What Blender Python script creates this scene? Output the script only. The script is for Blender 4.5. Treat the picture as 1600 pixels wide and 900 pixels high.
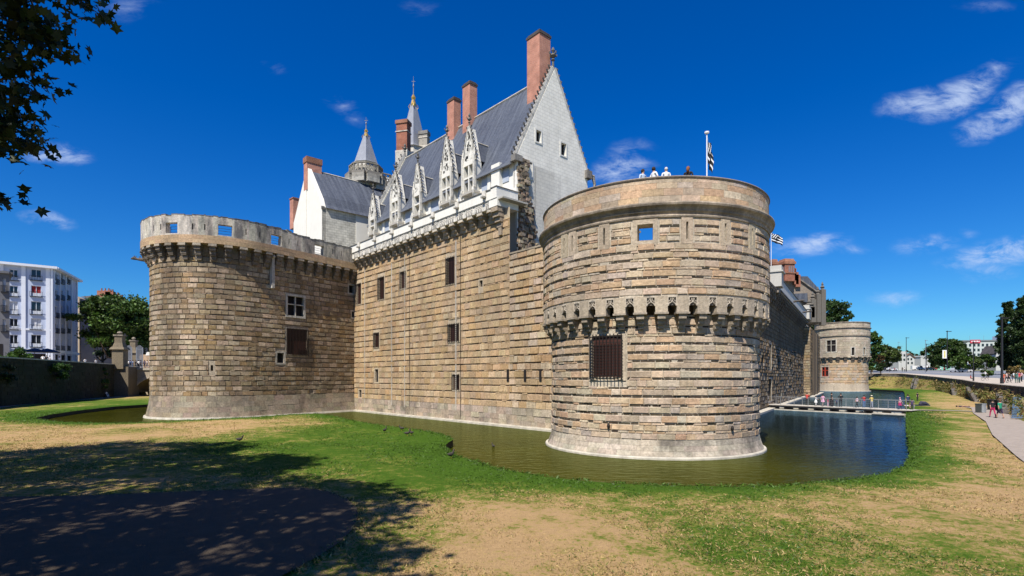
import bpy, bmesh, math, random
import numpy as np
from mathutils import Vector, Matrix
from mathutils.geometry import delaunay_2d_cdt
R = math.radians
PI = math.pi
rnd = random.Random(7)
nrg = np.random.default_rng(11)
for o in list(bpy.data.objects):
    bpy.data.objects.remove(o)
SC = bpy.context.scene
COL = SC.collection

# ------------------------------------------------------------------ camera, sky, sun, exposure
FOC, HOR, EYE = 844.0, 590.0, 4.3            # focal length and horizon of the 1600x900 photograph, eye height over the water
cam_d = bpy.data.cameras.new('camera'); cam = bpy.data.objects.new('camera', cam_d); COL.objects.link(cam)
cam.location = (0, 0, EYE); cam.rotation_euler = (PI / 2, 0, 0)
cam_d.sensor_width = 36; cam_d.lens = 36 * FOC / 1600; cam_d.shift_y = (HOR - 450) / 1600
cam_d.clip_start = 0.1; cam_d.clip_end = 6000
SC.camera = cam
SUN_AZ, SUN_EL = 203.0, 54.0                 # clockwise from +Y
W = bpy.data.worlds.new('World'); SC.world = W; W.use_nodes = True
SC.view_settings.view_transform = 'Standard'; SC.view_settings.look = 'None'
SC.view_settings.exposure = 0.58; SC.view_settings.gamma = 1
SC.view_settings.use_curve_mapping = False

def nd(nt, t, **k):
    n = nt.nodes.new(t)
    for a, b in k.items():
        setattr(n, a, b)
    return n

def build_world():
    nt = W.node_tree; nt.nodes.clear(); L = nt.links.new
    out = nd(nt, 'ShaderNodeOutputWorld'); bg = nd(nt, 'ShaderNodeBackground')
    sky = nd(nt, 'ShaderNodeTexSky', sky_type='NISHITA'); sky.sun_disc = False
    sky.sun_elevation = R(SUN_EL); sky.sun_rotation = R(SUN_AZ)
    sky.altitude = 200; sky.air_density = 1.15; sky.dust_density = 0.15; sky.ozone_density = 3.0
    hs = nd(nt, 'ShaderNodeHueSaturation'); hs.inputs['Saturation'].default_value = 1.5
    hs.inputs['Hue'].default_value = 0.502; hs.inputs['Value'].default_value = 0.86
    tn = nd(nt, 'ShaderNodeVectorMath', operation='MULTIPLY'); tn.inputs[1].default_value = (.50, 1.12, 1.72)   # polarised, deep blue
    L(sky.outputs[0], hs.inputs['Color']); L(hs.outputs[0], tn.inputs[0])
    tc = nd(nt, 'ShaderNodeTexCoord')
    sep = nd(nt, 'ShaderNodeSeparateXYZ'); L(tc.outputs['Generated'], sep.inputs[0])
    ym = nd(nt, 'ShaderNodeMath', operation='MAXIMUM'); L(sep.outputs[1], ym.inputs[0]); ym.inputs[1].default_value = 0.05
    dx = nd(nt, 'ShaderNodeMath', operation='DIVIDE'); L(sep.outputs[0], dx.inputs[0]); L(ym.outputs[0], dx.inputs[1])
    dz = nd(nt, 'ShaderNodeMath', operation='DIVIDE'); L(sep.outputs[2], dz.inputs[0]); L(ym.outputs[0], dz.inputs[1])
    cb = nd(nt, 'ShaderNodeCombineXYZ'); L(dx.outputs[0], cb.inputs[0]); L(dz.outputs[0], cb.inputs[1])
    nz = nd(nt, 'ShaderNodeTexNoise'); nz.inputs['Scale'].default_value = 17; nz.inputs['Detail'].default_value = 8; nz.inputs['Roughness'].default_value = 0.66
    nz.inputs['Distortion'].default_value = 0.4
    mpn = nd(nt, 'ShaderNodeMapping'); mpn.inputs['Rotation'].default_value = (0, 0, R(-18)); mpn.inputs['Scale'].default_value = (0.8, 1.9, 1)
    L(cb.outputs[0], mpn.inputs[0]); L(mpn.outputs[0], nz.inputs['Vector'])
    nz2 = nd(nt, 'ShaderNodeTexNoise'); nz2.inputs['Scale'].default_value = 5; nz2.inputs['Detail'].default_value = 4
    L(cb.outputs[0], nz2.inputs['Vector'])
    wv = nd(nt, 'ShaderNodeVectorMath', operation='MULTIPLY_ADD'); L(nz2.outputs['Color'], wv.inputs[0]); wv.inputs[1].default_value = (.09, .07, 0)
    wo = nd(nt, 'ShaderNodeVectorMath', operation='SUBTRACT'); L(cb.outputs[0], wo.inputs[0]); wo.inputs[1].default_value = (.045, .035, 0)
    L(wo.outputs[0], wv.inputs[2])
    # wisps: centre, half length, half height in photograph pixels, tilt, strength; kept as directions of the sky
    wisps = [(1440, 165, 70, 26, 10, .9), (1505, 140, 95, 26, 24, 1), (1570, 172, 95, 26, 22, .95), (1268, 388, 70, 20, 8, .75), (1335, 394, 35, 12, 0, .5),
             (1450, 386, 55, 17, 6, .55), (1555, 398, 95, 26, 12, .8), (1545, 430, 50, 20, 5, .5), (1405, 467, 55, 12, 5, .45), (968, 262, 60, 26, 18, .85),
             (990, 232, 45, 20, 10, .5), (90, 241, 60, 19, -5, .85), (70, 346, 42, 13, -12, .8), (424, 97, 30, 13, 0, .33), (540, 165, 42, 18, -20, .38),
             (560, 186, 34, 12, -8, .3), (200, 15, 60, 25, 0, .35), (655, 8, 40, 18, 0, .25), (1510, 364, 22, 10, 0, .4), (1540, 8, 60, 16, 0, .3)]
    acc = None
    for (px, py, a, b, t, s) in wisps:
        m = nd(nt, 'ShaderNodeMapping', vector_type='TEXTURE')
        m.inputs['Location'].default_value = ((px - 800) / FOC, (HOR - py) / FOC, 0)
        m.inputs['Rotation'].default_value = (0, 0, R(t)); m.inputs['Scale'].default_value = (a * 1.25 / FOC, b * 1.35 / FOC, 1)
        L(wv.outputs[0], m.inputs[0])
        ln = nd(nt, 'ShaderNodeVectorMath', operation='LENGTH'); L(m.outputs[0], ln.inputs[0])
        mr = nd(nt, 'ShaderNodeMapRange'); mr.inputs[1].default_value = 1.0; mr.inputs[2].default_value = 0.0; mr.inputs[3].default_value = 0; mr.inputs[4].default_value = s
        L(ln.outputs['Value'], mr.inputs[0])
        if acc is None: acc = mr.outputs[0]
        else:
            mx = nd(nt, 'ShaderNodeMath', operation='MAXIMUM'); L(acc, mx.inputs[0]); L(mr.outputs[0], mx.inputs[1]); acc = mx.outputs[0]
    # density = mask * (noise shaped)
    nr = nd(nt, 'ShaderNodeMapRange'); nr.inputs[1].default_value = .34; nr.inputs[2].default_value = .66; L(nz.outputs['Fac'], nr.inputs[0]); nr.inputs[3].default_value = .15; nr.inputs[4].default_value = 1.3
    mu = nd(nt, 'ShaderNodeMath', operation='MULTIPLY'); L(acc, mu.inputs[0]); L(nr.outputs[0], mu.inputs[1])
    cl = nd(nt, 'ShaderNodeMapRange', interpolation_type='SMOOTHSTEP'); cl.inputs[1].default_value = .06; cl.inputs[2].default_value = .85; cl.inputs[4].default_value = .72; L(mu.outputs[0], cl.inputs[0])
    mix = nd(nt, 'ShaderNodeMix', data_type='RGBA'); L(cl.outputs[0], mix.inputs[0]); L(tn.outputs[0], mix.inputs[6]); mix.inputs[7].default_value = (7.4, 8.9, 11.8, 1)
    L(mix.outputs[2], bg.inputs[0]); bg.inputs[1].default_value = 0.056
    L(bg.outputs[0], out.inputs[0])
build_world()
sd = bpy.data.lights.new('sun', 'SUN'); sun = bpy.data.objects.new('sun', sd); COL.objects.link(sun)
sd.energy = 5.0; sd.angle = R(0.5); sd.color = (1.0, .95, .87)
_az, _el = R(SUN_AZ), R(SUN_EL)
_d = Vector((math.sin(_az) * math.cos(_el), math.cos(_az) * math.cos(_el), math.sin(_el)))   # towards the sun
sun.rotation_euler = _d.to_track_quat('Z', 'Y').to_euler(); sun.location = _d * 200

def gp(px, py, z=0.45):
    """point of the level z seen at a photograph pixel"""
    Y = (EYE - z) * FOC / (py - HOR)
    return ((px - 800) / FOC * Y, Y, z)
def pw(px, py, Y):
    return ((px - 800) / FOC * Y, Y, EYE + (HOR - py) / FOC * Y)

# ------------------------------------------------------------------ materials
MATS = {}
def base_mat(name, rough=.8, spec=.3):
    m = bpy.data.materials.new(name); m.use_nodes = True; nt = m.node_tree
    b = nt.nodes['Principled BSDF']; b.inputs['Roughness'].default_value = rough
    b.inputs['Specular IOR Level'].default_value = spec
    MATS[name] = m
    return m, nt, b

def simple(name, col, rough=.7, var=.12, scale=6.0, bump=0.0, metal=0.0, spec=.3, bscale=None, tint=False):
    m, nt, b = base_mat(name, rough, spec); L = nt.links.new
    b.inputs['Metallic'].default_value = metal
    g = nd(nt, 'ShaderNodeNewGeometry')
    n = nd(nt, 'ShaderNodeTexNoise'); n.inputs['Scale'].default_value = scale; n.inputs['Detail'].default_value = 5; n.inputs['Roughness'].default_value = .65
    L(g.outputs['Position'], n.inputs['Vector'])
    mr = nd(nt, 'ShaderNodeMapRange'); mr.inputs[1].default_value = .3; mr.inputs[2].default_value = .7; mr.inputs[3].default_value = 1 - var; mr.inputs[4].default_value = 1 + var
    L(n.outputs['Fac'], mr.inputs[0])
    mx = nd(nt, 'ShaderNodeVectorMath', operation='MULTIPLY')
    if tint:
        at = nd(nt, 'ShaderNodeAttribute'); at.attribute_name = 'tint'
        L(at.outputs['Color'], mx.inputs[0])
    else:
        mx.inputs[0].default_value = col
    L(mr.outputs[0], mx.inputs[1]); L(mx.outputs[0], b.inputs['Base Color'])
    if bump:
        n2 = nd(nt, 'ShaderNodeTexNoise'); n2.inputs['Scale'].default_value = bscale or scale * 4; n2.inputs['Detail'].default_value = 6
        L(g.outputs['Position'], n2.inputs['Vector'])
        bp = nd(nt, 'ShaderNodeBump'); bp.inputs['Strength'].default_value = bump; bp.inputs['Distance'].default_value = .05
        L(n2.outputs['Fac'], bp.inputs['Height']); L(bp.outputs[0], b.inputs['Normal'])
    return m

def stone_mat(name, bump=.7, stain=.45, stain_col=(.07, .06, .05), zs=.35, thr=.55, soft=.16, streak=.22, spot=.25):
    """per-stone colour from the tint attribute, weathered with streaks, patches and speckle"""
    m, nt, b = base_mat(name, .9, .15); L = nt.links.new
    at = nd(nt, 'ShaderNodeAttribute'); at.attribute_name = 'tint'
    g = nd(nt, 'ShaderNodeNewGeometry')
    n1 = nd(nt, 'ShaderNodeTexNoise'); n1.inputs['Scale'].default_value = 5.5; n1.inputs['Detail'].default_value = 6; n1.inputs['Roughness'].default_value = .7
    L(g.outputs['Position'], n1.inputs['Vector'])
    mr = nd(nt, 'ShaderNodeMapRange'); mr.inputs[1].default_value = .28; mr.inputs[2].default_value = .72; mr.inputs[3].default_value = 1 - spot * 1.5; mr.inputs[4].default_value = 1 + spot
    L(n1.outputs['Fac'], mr.inputs[0])
    mu = nd(nt, 'ShaderNodeVectorMath', operation='MULTIPLY'); L(at.outputs['Color'], mu.inputs[0]); L(mr.outputs[0], mu.inputs[1])
    mp = nd(nt, 'ShaderNodeMapping'); mp.inputs['Scale'].default_value = (1, 1, streak); L(g.outputs['Position'], mp.inputs[0])
    n2 = nd(nt, 'ShaderNodeTexNoise'); n2.inputs['Scale'].default_value = zs; n2.inputs['Detail'].default_value = 7; n2.inputs['Roughness'].default_value = .62
    L(mp.outputs[0], n2.inputs['Vector'])
    m2 = nd(nt, 'ShaderNodeMapRange'); m2.inputs[1].default_value = thr - soft; m2.inputs[2].default_value = thr + soft; m2.inputs[3].default_value = 0; m2.inputs[4].default_value = stain
    L(n2.outputs['Fac'], m2.inputs[0])
    # narrow runs of damp down the face
    mp3 = nd(nt, 'ShaderNodeMapping'); mp3.inputs['Scale'].default_value = (1, 1, .05); L(g.outputs['Position'], mp3.inputs[0])
    n3 = nd(nt, 'ShaderNodeTexNoise'); n3.inputs['Scale'].default_value = 1.9; n3.inputs['Detail'].default_value = 3; L(mp3.outputs[0], n3.inputs['Vector'])
    m3 = nd(nt, 'ShaderNodeMapRange'); m3.inputs[1].default_value = .62; m3.inputs[2].default_value = .78; m3.inputs[4].default_value = stain * .9; L(n3.outputs['Fac'], m3.inputs[0])
    mxm = nd(nt, 'ShaderNodeMath', operation='MAXIMUM'); L(m2.outputs[0], mxm.inputs[0]); L(m3.outputs[0], mxm.inputs[1])
    mix = nd(nt, 'ShaderNodeMix', data_type='RGBA'); L(mxm.outputs[0], mix.inputs[0]); L(mu.outputs[0], mix.inputs[6]); mix.inputs[7].default_value = (*stain_col, 1)
    L(mix.outputs[2], b.inputs['Base Color'])
    n4 = nd(nt, 'ShaderNodeTexNoise'); n4.inputs['Scale'].default_value = 9; n4.inputs['Detail'].default_value = 8; n4.inputs['Roughness'].default_value = .7
    L(g.outputs['Position'], n4.inputs['Vector'])
    bp = nd(nt, 'ShaderNodeBump'); bp.inputs['Strength'].default_value = bump; bp.inputs['Distance'].default_value = .06
    L(n4.outputs['Fac'], bp.inputs['Height']); L(bp.outputs[0], b.inputs['Normal'])
    return m

def brick_mat(name, c1, c2, mortar, bw=.24, bh=.075, rough=.85, lo=.72, hi=1.15):
    """bricks laid on upright faces by world position: u runs along the wall whichever way it faces"""
    m, nt, b = base_mat(name, rough, .2); L = nt.links.new
    g = nd(nt, 'ShaderNodeNewGeometry')
    cr = nd(nt, 'ShaderNodeVectorMath', operation='CROSS_PRODUCT'); cr.inputs[0].default_value = (0, 0, 1); L(g.outputs['True Normal'], cr.inputs[1])
    nm = nd(nt, 'ShaderNodeVectorMath', operation='NORMALIZE'); L(cr.outputs[0], nm.inputs[0])
    dt = nd(nt, 'ShaderNodeVectorMath', operation='DOT_PRODUCT'); L(nm.outputs[0], dt.inputs[0]); L(g.outputs['Position'], dt.inputs[1])
    sp = nd(nt, 'ShaderNodeSeparateXYZ'); L(g.outputs['Position'], sp.inputs[0])
    cb = nd(nt, 'ShaderNodeCombineXYZ'); L(dt.outputs['Value'], cb.inputs[0]); L(sp.outputs[2], cb.inputs[1])
    br = nd(nt, 'ShaderNodeTexBrick'); br.inputs['Scale'].default_value = 1; br.inputs['Brick Width'].default_value = bw; br.inputs['Row Height'].default_value = bh
    br.inputs['Mortar Size'].default_value = min(bh, bw) * .1; br.inputs['Color1'].default_value = (*c1, 1); br.inputs['Color2'].default_value = (*c2, 1); br.inputs['Mortar'].default_value = (*mortar, 1)
    L(cb.outputs[0], br.inputs['Vector'])
    n = nd(nt, 'ShaderNodeTexNoise'); n.inputs['Scale'].default_value = 1.3; n.inputs['Detail'].default_value = 6; L(g.outputs['Position'], n.inputs['Vector'])
    mr = nd(nt, 'ShaderNodeMapRange'); mr.inputs[1].default_value = .3; mr.inputs[2].default_value = .7; mr.inputs[3].default_value = lo; mr.inputs[4].default_value = hi; L(n.outputs['Fac'], mr.inputs[0])
    mu = nd(nt, 'ShaderNodeVectorMath', operation='MULTIPLY'); L(br.outputs['Color'], mu.inputs[0]); L(mr.outputs[0], mu.inputs[1])
    L(mu.outputs[0], b.inputs['Base Color'])
    bp = nd(nt, 'ShaderNodeBump'); bp.inputs['Strength'].default_value = .3; bp.inputs['Distance'].default_value = .01; bp.invert = True
    L(br.outputs['Fac'], bp.inputs['Height']); L(bp.outputs[0], b.inputs['Normal'])
    return m

M_tan = stone_mat('tan_stone', stain=.5, stain_col=(.085, .07, .055), thr=.60, spot=.26)
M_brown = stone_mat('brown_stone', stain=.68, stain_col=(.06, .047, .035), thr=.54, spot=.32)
M_beige = stone_mat('beige_stone', stain=.5, stain_col=(.09, .08, .068), thr=.60, spot=.26)
M_base = stone_mat('stained_footing_stone', stain=.75, stain_col=(.075, .066, .052), zs=.55, thr=.57, soft=.1, streak=.7, spot=.3)
M_weath = stone_mat('weathered_parapet_stone', bump=.9, stain=.85, stain_col=(.085, .085, .085), zs=1.1, thr=.53, soft=.10, streak=.35)
M_dark_trim = stone_mat('sooty_stone', stain=.7, stain_col=(.05, .045, .04), zs=.9, thr=.5)
M_white = stone_mat('white_tuffeau', bump=.25, stain=.30, stain_col=(.33, .31, .27), zs=.5, thr=.60, soft=.12, spot=.08)
M_carved = stone_mat('carved_white_stone', bump=.5, stain=.6, stain_col=(.13, .13, .12), zs=2.4, thr=.57, soft=.06, streak=.6, spot=.14)
M_ledge = simple('pale_concrete_ledge', (.45, .41, .335), .85, .3, 1.6, .4)
M_grey = simple('lead_grey', (.16, .17, .19), .5, .15, 3)
M_iron = simple('rusty_iron', (.016, .011, .009), .6, .3, 12, 0)
M_black = simple('black_iron', (.018, .018, .02), .5, .15, 10)
M_dark = simple('dark_interior', (.012, .010, .010), .9, .1, 3)
M_shutter = simple('dark_red_shutter', (.055, .018, .013), .7, .25, 7)
M_red = simple('red_window_wood', (.38, .045, .02), .6, .15, 7)
M_eaveshade = simple('eave_shade_blue_grey', (.36, .40, .46), .8, .08, 3)
M_glass, _nt, _b = base_mat('window_glass', .05, .6); _b.inputs['Base Color'].default_value = (.02, .025, .03, 1)
M_brickp = brick_mat('pink_brick', (.47, .20, .135), (.40, .165, .11), (.48, .32, .25), .26, .10, lo=.75, hi=1.12)
M_brickr = brick_mat('red_brick', (.30, .10, .055), (.24, .075, .045), (.30, .2, .15), .24, .08)
M_brickdk = brick_mat('dark_brown_brick', (.30, .12, .065), (.24, .10, .06), (.28, .19, .14), .3, .09)
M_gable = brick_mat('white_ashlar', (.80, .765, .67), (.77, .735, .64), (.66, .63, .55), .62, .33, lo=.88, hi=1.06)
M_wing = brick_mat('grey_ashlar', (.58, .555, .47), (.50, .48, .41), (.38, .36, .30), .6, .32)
M_plaster = simple('white_plaster', (.70, .67, .59), .85, .05, 1.2, .1)
M_greywall = simple('weathered_cement', (.22, .18, .14), .9, .25, 1.5, .2)
M_rubble = stone_mat('rubble_stone', bump=1.0, stain=.3, stain_col=(.05, .04, .035), thr=.55)

def slate_mat():
    m, nt, b = base_mat('slate', .6, .3); L = nt.links.new
    g = nd(nt, 'ShaderNodeNewGeometry')
    cr = nd(nt, 'ShaderNodeVectorMath', operation='CROSS_PRODUCT'); cr.inputs[0].default_value = (0, 0, 1); L(g.outputs['True Normal'], cr.inputs[1])
    nm = nd(nt, 'ShaderNodeVectorMath', operation='NORMALIZE'); L(cr.outputs[0], nm.inputs[0])
    dt = nd(nt, 'ShaderNodeVectorMath', operation='DOT_PRODUCT'); L(nm.outputs[0], dt.inputs[0]); L(g.outputs['Position'], dt.inputs[1])
    sp = nd(nt, 'ShaderNodeSeparateXYZ'); L(g.outputs['Position'], sp.inputs[0])
    cb = nd(nt, 'ShaderNodeCombineXYZ'); L(dt.outputs['Value'], cb.inputs[0]); L(sp.outputs[2], cb.inputs[1])
    br = nd(nt, 'ShaderNodeTexBrick'); br.inputs['Scale'].default_value = 1; br.inputs['Brick Width'].default_value = .24; br.inputs['Row Height'].default_value = .13
    br.inputs['Mortar Size'].default_value = .006; br.inputs['Color1'].default_value = (.076, .086, .110, 1); br.inputs['Color2'].default_value = (.050, .058, .076, 1); br.inputs['Mortar'].default_value = (.04, .045, .06, 1)
    L(cb.outputs[0], br.inputs['Vector'])
    mp = nd(nt, 'ShaderNodeMapping'); mp.inputs['Scale'].default_value = (1, .09, 1); L(cb.outputs[0], mp.inputs[0])
    n = nd(nt, 'ShaderNodeTexNoise'); n.inputs['Scale'].default_value = 2.2; n.inputs['Detail'].default_value = 6; n.inputs['Roughness'].default_value = .6; L(mp.outputs[0], n.inputs['Vector'])
    mr = nd(nt, 'ShaderNodeMapRange'); mr.inputs[1].default_value = .42; mr.inputs[2].default_value = .75; mr.inputs[4].default_value = .26; L(n.outputs['Fac'], mr.inputs[0])
    mix = nd(nt, 'ShaderNodeMix', data_type='RGBA'); L(mr.outputs[0], mix.inputs[0]); L(br.outputs['Color'], mix.inputs[6]); mix.inputs[7].default_value = (.30, .33, .37, 1)
    L(mix.outputs[2], b.inputs['Base Color'])
    bp = nd(nt, 'ShaderNodeBump'); bp.inputs['Strength'].default_value = .35; bp.inputs['Distance'].default_value = .02; bp.invert = True
    L(br.outputs['Fac'], bp.inputs['Height']); L(bp.outputs[0], b.inputs['Normal'])
    return m
M_slate = slate_mat()

# ------------------------------------------------------------------ mesh helpers
ORG = {}
class MB:
    def __init__(s, tint=(1, 1, 1)):
        s.v = []; s.f = []; s.t = []; s.m = []; s.tint = tint; s.mi = 0
    def add(s, vs, fs, tint=None, mi=None):
        o = len(s.v); s.v.extend(vs); t = tint or s.tint; k = s.mi if mi is None else mi
        for f in fs:
            s.f.append([i + o for i in f]); s.t.append(t); s.m.append(k)
    HEX = [(0, 3, 2, 1), (4, 5, 6, 7), (0, 1, 5, 4), (1, 2, 6, 5), (2, 3, 7, 6), (3, 0, 4, 7)]
    def box(s, c, size, rz=0, tint=None, mi=None, top=1.0):
        x, y, z = c; a, b, h = size[0] / 2, size[1] / 2, size[2] / 2; cs, sn = math.cos(rz), math.sin(rz); vs = []
        for dz, k in ((-h, 1), (h, top)):
            for dx, dy in ((-a * k, -b * k), (a * k, -b * k), (a * k, b * k), (-a * k, b * k)):
                vs.append((x + dx * cs - dy * sn, y + dx * sn + dy * cs, z + dz))
        s.add(vs, s.HEX, tint, mi)
    def fbox(s, F, s0, s1, d0, d1, z0, z1, n=1, tint=None, mi=None):
        """box in wall coordinates: along the wall, out of the wall, up"""
        n = max(1, n); vs = []
        for i in range(n + 1):
            q = s0 + (s1 - s0) * i / n
            vs += [F.P(q, d0, z0), F.P(q, d1, z0), F.P(q, d1, z1), F.P(q, d0, z1)]
        fs = [(0, 1, 2, 3)]
        for i in range(n):
            a = i * 4; b = a + 4
            for k in range(4):
                k2 = (k + 1) % 4
                fs.append((a + k, b + k, b + k2, a + k2))
        e = n * 4; fs.append((e + 3, e + 2, e + 1, e))
        s.add(vs, fs, tint, mi)
    def tube(s, pts, r, n=6, r2=None, tint=None, mi=None, cap=True):
        pts = [Vector(p) for p in pts]; r2 = r if r2 is None else r2; rings = []; vs = []
        up = None
        for i, p in enumerate(pts):
            d = (pts[min(i + 1, len(pts) - 1)] - pts[max(i - 1, 0)])
            d = d.normalized() if d.length else Vector((0, 0, 1))
            if up is None or abs(up.dot(d)) > .98:
                up = Vector((1, 0, 0)) if abs(d.x) < .8 else Vector((0, 1, 0))
            a = (up - d * up.dot(d)).normalized(); b = d.cross(a); up = a
            rr = (r[i] if isinstance(r, (list, tuple)) else r + (r2 - r) * i / max(1, len(pts) - 1))
            vs += [tuple(p + a * rr * math.cos(2 * PI * k / n) + b * rr * math.sin(2 * PI * k / n)) for k in range(n)]
        fs = []
        for i in range(len(pts) - 1):
            for k in range(n):
                k2 = (k + 1) % n
                fs.append((i * n + k, i * n + k2, (i + 1) * n + k2, (i + 1) * n + k))
        if cap:
            fs.append(tuple(range(n - 1, -1, -1))); e = (len(pts) - 1) * n; fs.append(tuple(range(e, e + n)))
        s.add(vs, fs, tint, mi)
    def lathe(s, c, prof, n=24, tint=None, mi=None, a0=0, sx=1, sy=1, ring=False):
        vs = []; m = len(prof)
        for r, z in prof:
            for k in range(n):
                a = a0 + 2 * PI * k / n
                vs.append((c[0] + r * sx * math.cos(a), c[1] + r * sy * math.sin(a), c[2] + z))
        fs = [(i * n + k, i * n + (k + 1) % n, (i + 1) * n + (k + 1) % n, (i + 1) * n + k) for i in range(m - 1) for k in range(n)]
        if ring: fs += [((m - 1) * n + k, (m - 1) * n + (k + 1) % n, (k + 1) % n, k) for k in range(n)]
        if prof[0][0] > 1e-4 and not ring: fs.append(tuple(range(n - 1, -1, -1)))
        if prof[-1][0] > 1e-4 and not ring: fs.append(tuple(range((m - 1) * n, m * n)))
        s.add(vs, fs, tint, mi)
    def prism(s, poly, ext, tint=None, mi=None):
        """polygon of 3-D points swept by the vector ext"""
        n = len(poly); e = Vector(ext)
        vs = [tuple(p) for p in poly] + [tuple(Vector(p) + e) for p in poly]
        fs = [tuple(range(n - 1, -1, -1)), tuple(range(n, 2 * n))] + [(k, (k + 1) % n, n + (k + 1) % n, n + k) for k in range(n)]
        s.add(vs, fs, tint, mi)
    def build(s, name, mats, parent=None, smooth=False, fix=True):
        me = bpy.data.meshes.new(name); off = ORG.get(parent, (0, 0, 0)) if parent else (0, 0, 0)
        V = np.array(s.v, dtype=float).reshape(-1, 3) - np.array(off)
        me.from_pydata(V.tolist(), [], s.f)
        if not isinstance(mats, (list, tuple)): mats = [mats]
        for m in mats: me.materials.append(m)
        if len(mats) > 1: me.polygons.foreach_set('material_index', s.m)
        at = me.attributes.new('tint', 'FLOAT_COLOR', 'FACE')
        c = np.ones((len(s.f), 4), dtype=np.float32); c[:, :3] = np.array(s.t, dtype=np.float32).reshape(-1, 3)
        at.data.foreach_set('color', c.ravel())
        if fix:
            bm = bmesh.new(); bm.from_mesh(me); bmesh.ops.recalc_face_normals(bm, faces=bm.faces); bm.to_mesh(me); bm.free()
        if smooth: me.polygons.foreach_set('use_smooth', [True] * len(me.polygons))
        me.update()
        o = bpy.data.objects.new(name, me); COL.objects.link(o)
        if parent: o.parent = parent; ORG[o] = off
        return o

def tag(o, label=None, cat=None, group=None, kind=None):
    if label: o['label'] = label
    if cat: o['category'] = cat
    if group: o['group'] = group
    if kind: o['kind'] = kind
    return o
def thing(name, loc, label, cat, group=None):
    o = bpy.data.objects.new(name, None); COL.objects.link(o); o.location = loc; o.empty_display_size = .3
    ORG[o] = tuple(loc); return tag(o, label, cat, group)
def place(proto, parent, loc, rz, name=None, scale=None):
    """a copy of a part standing at world loc under its thing"""
    c = proto.copy(); COL.objects.link(c); c.parent = parent
    off = ORG[parent]; c.location = (loc[0] - off[0], loc[1] - off[1], loc[2] - off[2]); c.rotation_euler = (0, 0, rz)
    if scale: c.scale = scale
    return c
def copy_tree(o, parent=None):
    c = o.copy(); COL.objects.link(c)
    if parent: c.parent = parent
    for ch in list(o.children): copy_tree(ch, c)
    return c

class LineF:
    def __init__(s, o, u, n, flare=None):
        s.o, s.u, s.n, s.fl = o, u, n, flare
    def P(s, q, d, z):
        if s.fl: d = d + s.fl(z)
        return (s.o[0] + s.u[0] * q + s.n[0] * d, s.o[1] + s.u[1] * q + s.n[1] * d, z)
    def N(s, q): return s.n
class CylF:
    """q = arc length at radius R, going anticlockwise from angle a0 (dirn=1)"""
    def __init__(s, c, r, a0=0, dirn=1, flare=None):
        s.c, s.r, s.a0, s.dn, s.fl = c, r, a0, dirn, flare
    def P(s, q, d, z):
        a = s.a0 + s.dn * q / s.r; rr = s.r + d + (s.fl(z) if s.fl else 0)
        return (s.c[0] + rr * math.cos(a), s.c[1] + rr * math.sin(a), z)
    def N(s, q):
        a = s.a0 + s.dn * q / s.r; return (math.cos(a), math.sin(a))
class JoinF:
    """a straight wall of length l that runs on into a round tower"""
    def __init__(s, line, l, cyl): s.a, s.l, s.b = line, l, cyl
    def P(s, q, d, z): return s.a.P(q, d, z) if q <= s.l else s.b.P(q - s.l, d, z)
    def N(s, q): return s.a.N(q) if q <= s.l else s.b.N(q - s.l)

def spot(F, px, py, lo, hi, d=0.05):
    """wall coordinates of the photograph pixel on the side of F that faces the camera"""
    best = None; n = 600; pr = None
    for i in range(n + 1):
        q = lo + (hi - lo) * i / n; p = F.P(q, d, 5.0); x = 800 + FOC * p[0] / p[1] if p[1] > .5 else 1e9
        nn = F.N(q); facing = nn[0] * p[0] + nn[1] * p[1] < 0
        if facing and (best is None or abs(x - px) < best[0]): best = (abs(x - px), q, p[1])
    q, Y = best[1], best[2]
    return q, EYE + (HOR - py) / FOC * Y
def rect(F, x0, y0, x1, y1, lo, hi):
    xc = (x0 + x1) / 2
    qa, _ = spot(F, x0, y0, lo, hi); qb, _ = spot(F, x1, y0, lo, hi); _, zt = spot(F, xc, y0, lo, hi); _, zb = spot(F, xc, y1, lo, hi)
    return (min(qa, qb), max(qa, qb), zb, zt)

def grid_lines(a, b, step, extra):
    g = set(np.linspace(a, b, max(2, int(round((b - a) / step)) + 1)).round(4).tolist())
    g = {v for v in g if all(abs(v - e) > step * .3 for e in extra if a < e < b) or v in (round(a, 4), round(b, 4))}
    g |= {round(e, 4) for e in extra if a < e < b}
    return sorted(g)
def skin(mb, F, s0, s1, z0, z1, ds, ops, d=0., tint=None, zl=(), rev=.45):
    """the wall face with its openings left out, and the reveals of the openings"""
    S = grid_lines(s0, s1, ds, [e for o in ops for e in o[:2]]); Z = grid_lines(z0, z1, 2.5, list(zl) + [e for o in ops for e in o[2:4]])
    nz = len(Z); vs = [F.P(a, d, z) for a in S for z in Z]; fs = []
    for i in range(len(S) - 1):
        for j in range(nz - 1):
            ca, cz = (S[i] + S[i + 1]) / 2, (Z[j] + Z[j + 1]) / 2
            if any(o[0] < ca < o[1] and o[2] < cz < o[3] for o in ops): continue
            fs.append((i * nz + j, (i + 1) * nz + j, (i + 1) * nz + j + 1, i * nz + j + 1))
    mb.add(vs, fs, tint)
    for (a, b, c, e) in [o[:4] for o in ops]:
        f = [F.P(a, d, c), F.P(b, d, c), F.P(b, d, e), F.P(a, d, e)]; k = [F.P(a, -rev, c), F.P(b, -rev, c), F.P(b, -rev, e), F.P(a, -rev, e)]
        mb.add(f + k, [(0, 1, 5, 4), (1, 2, 6, 5), (2, 3, 7, 6), (3, 0, 4, 7)], tint)

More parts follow.
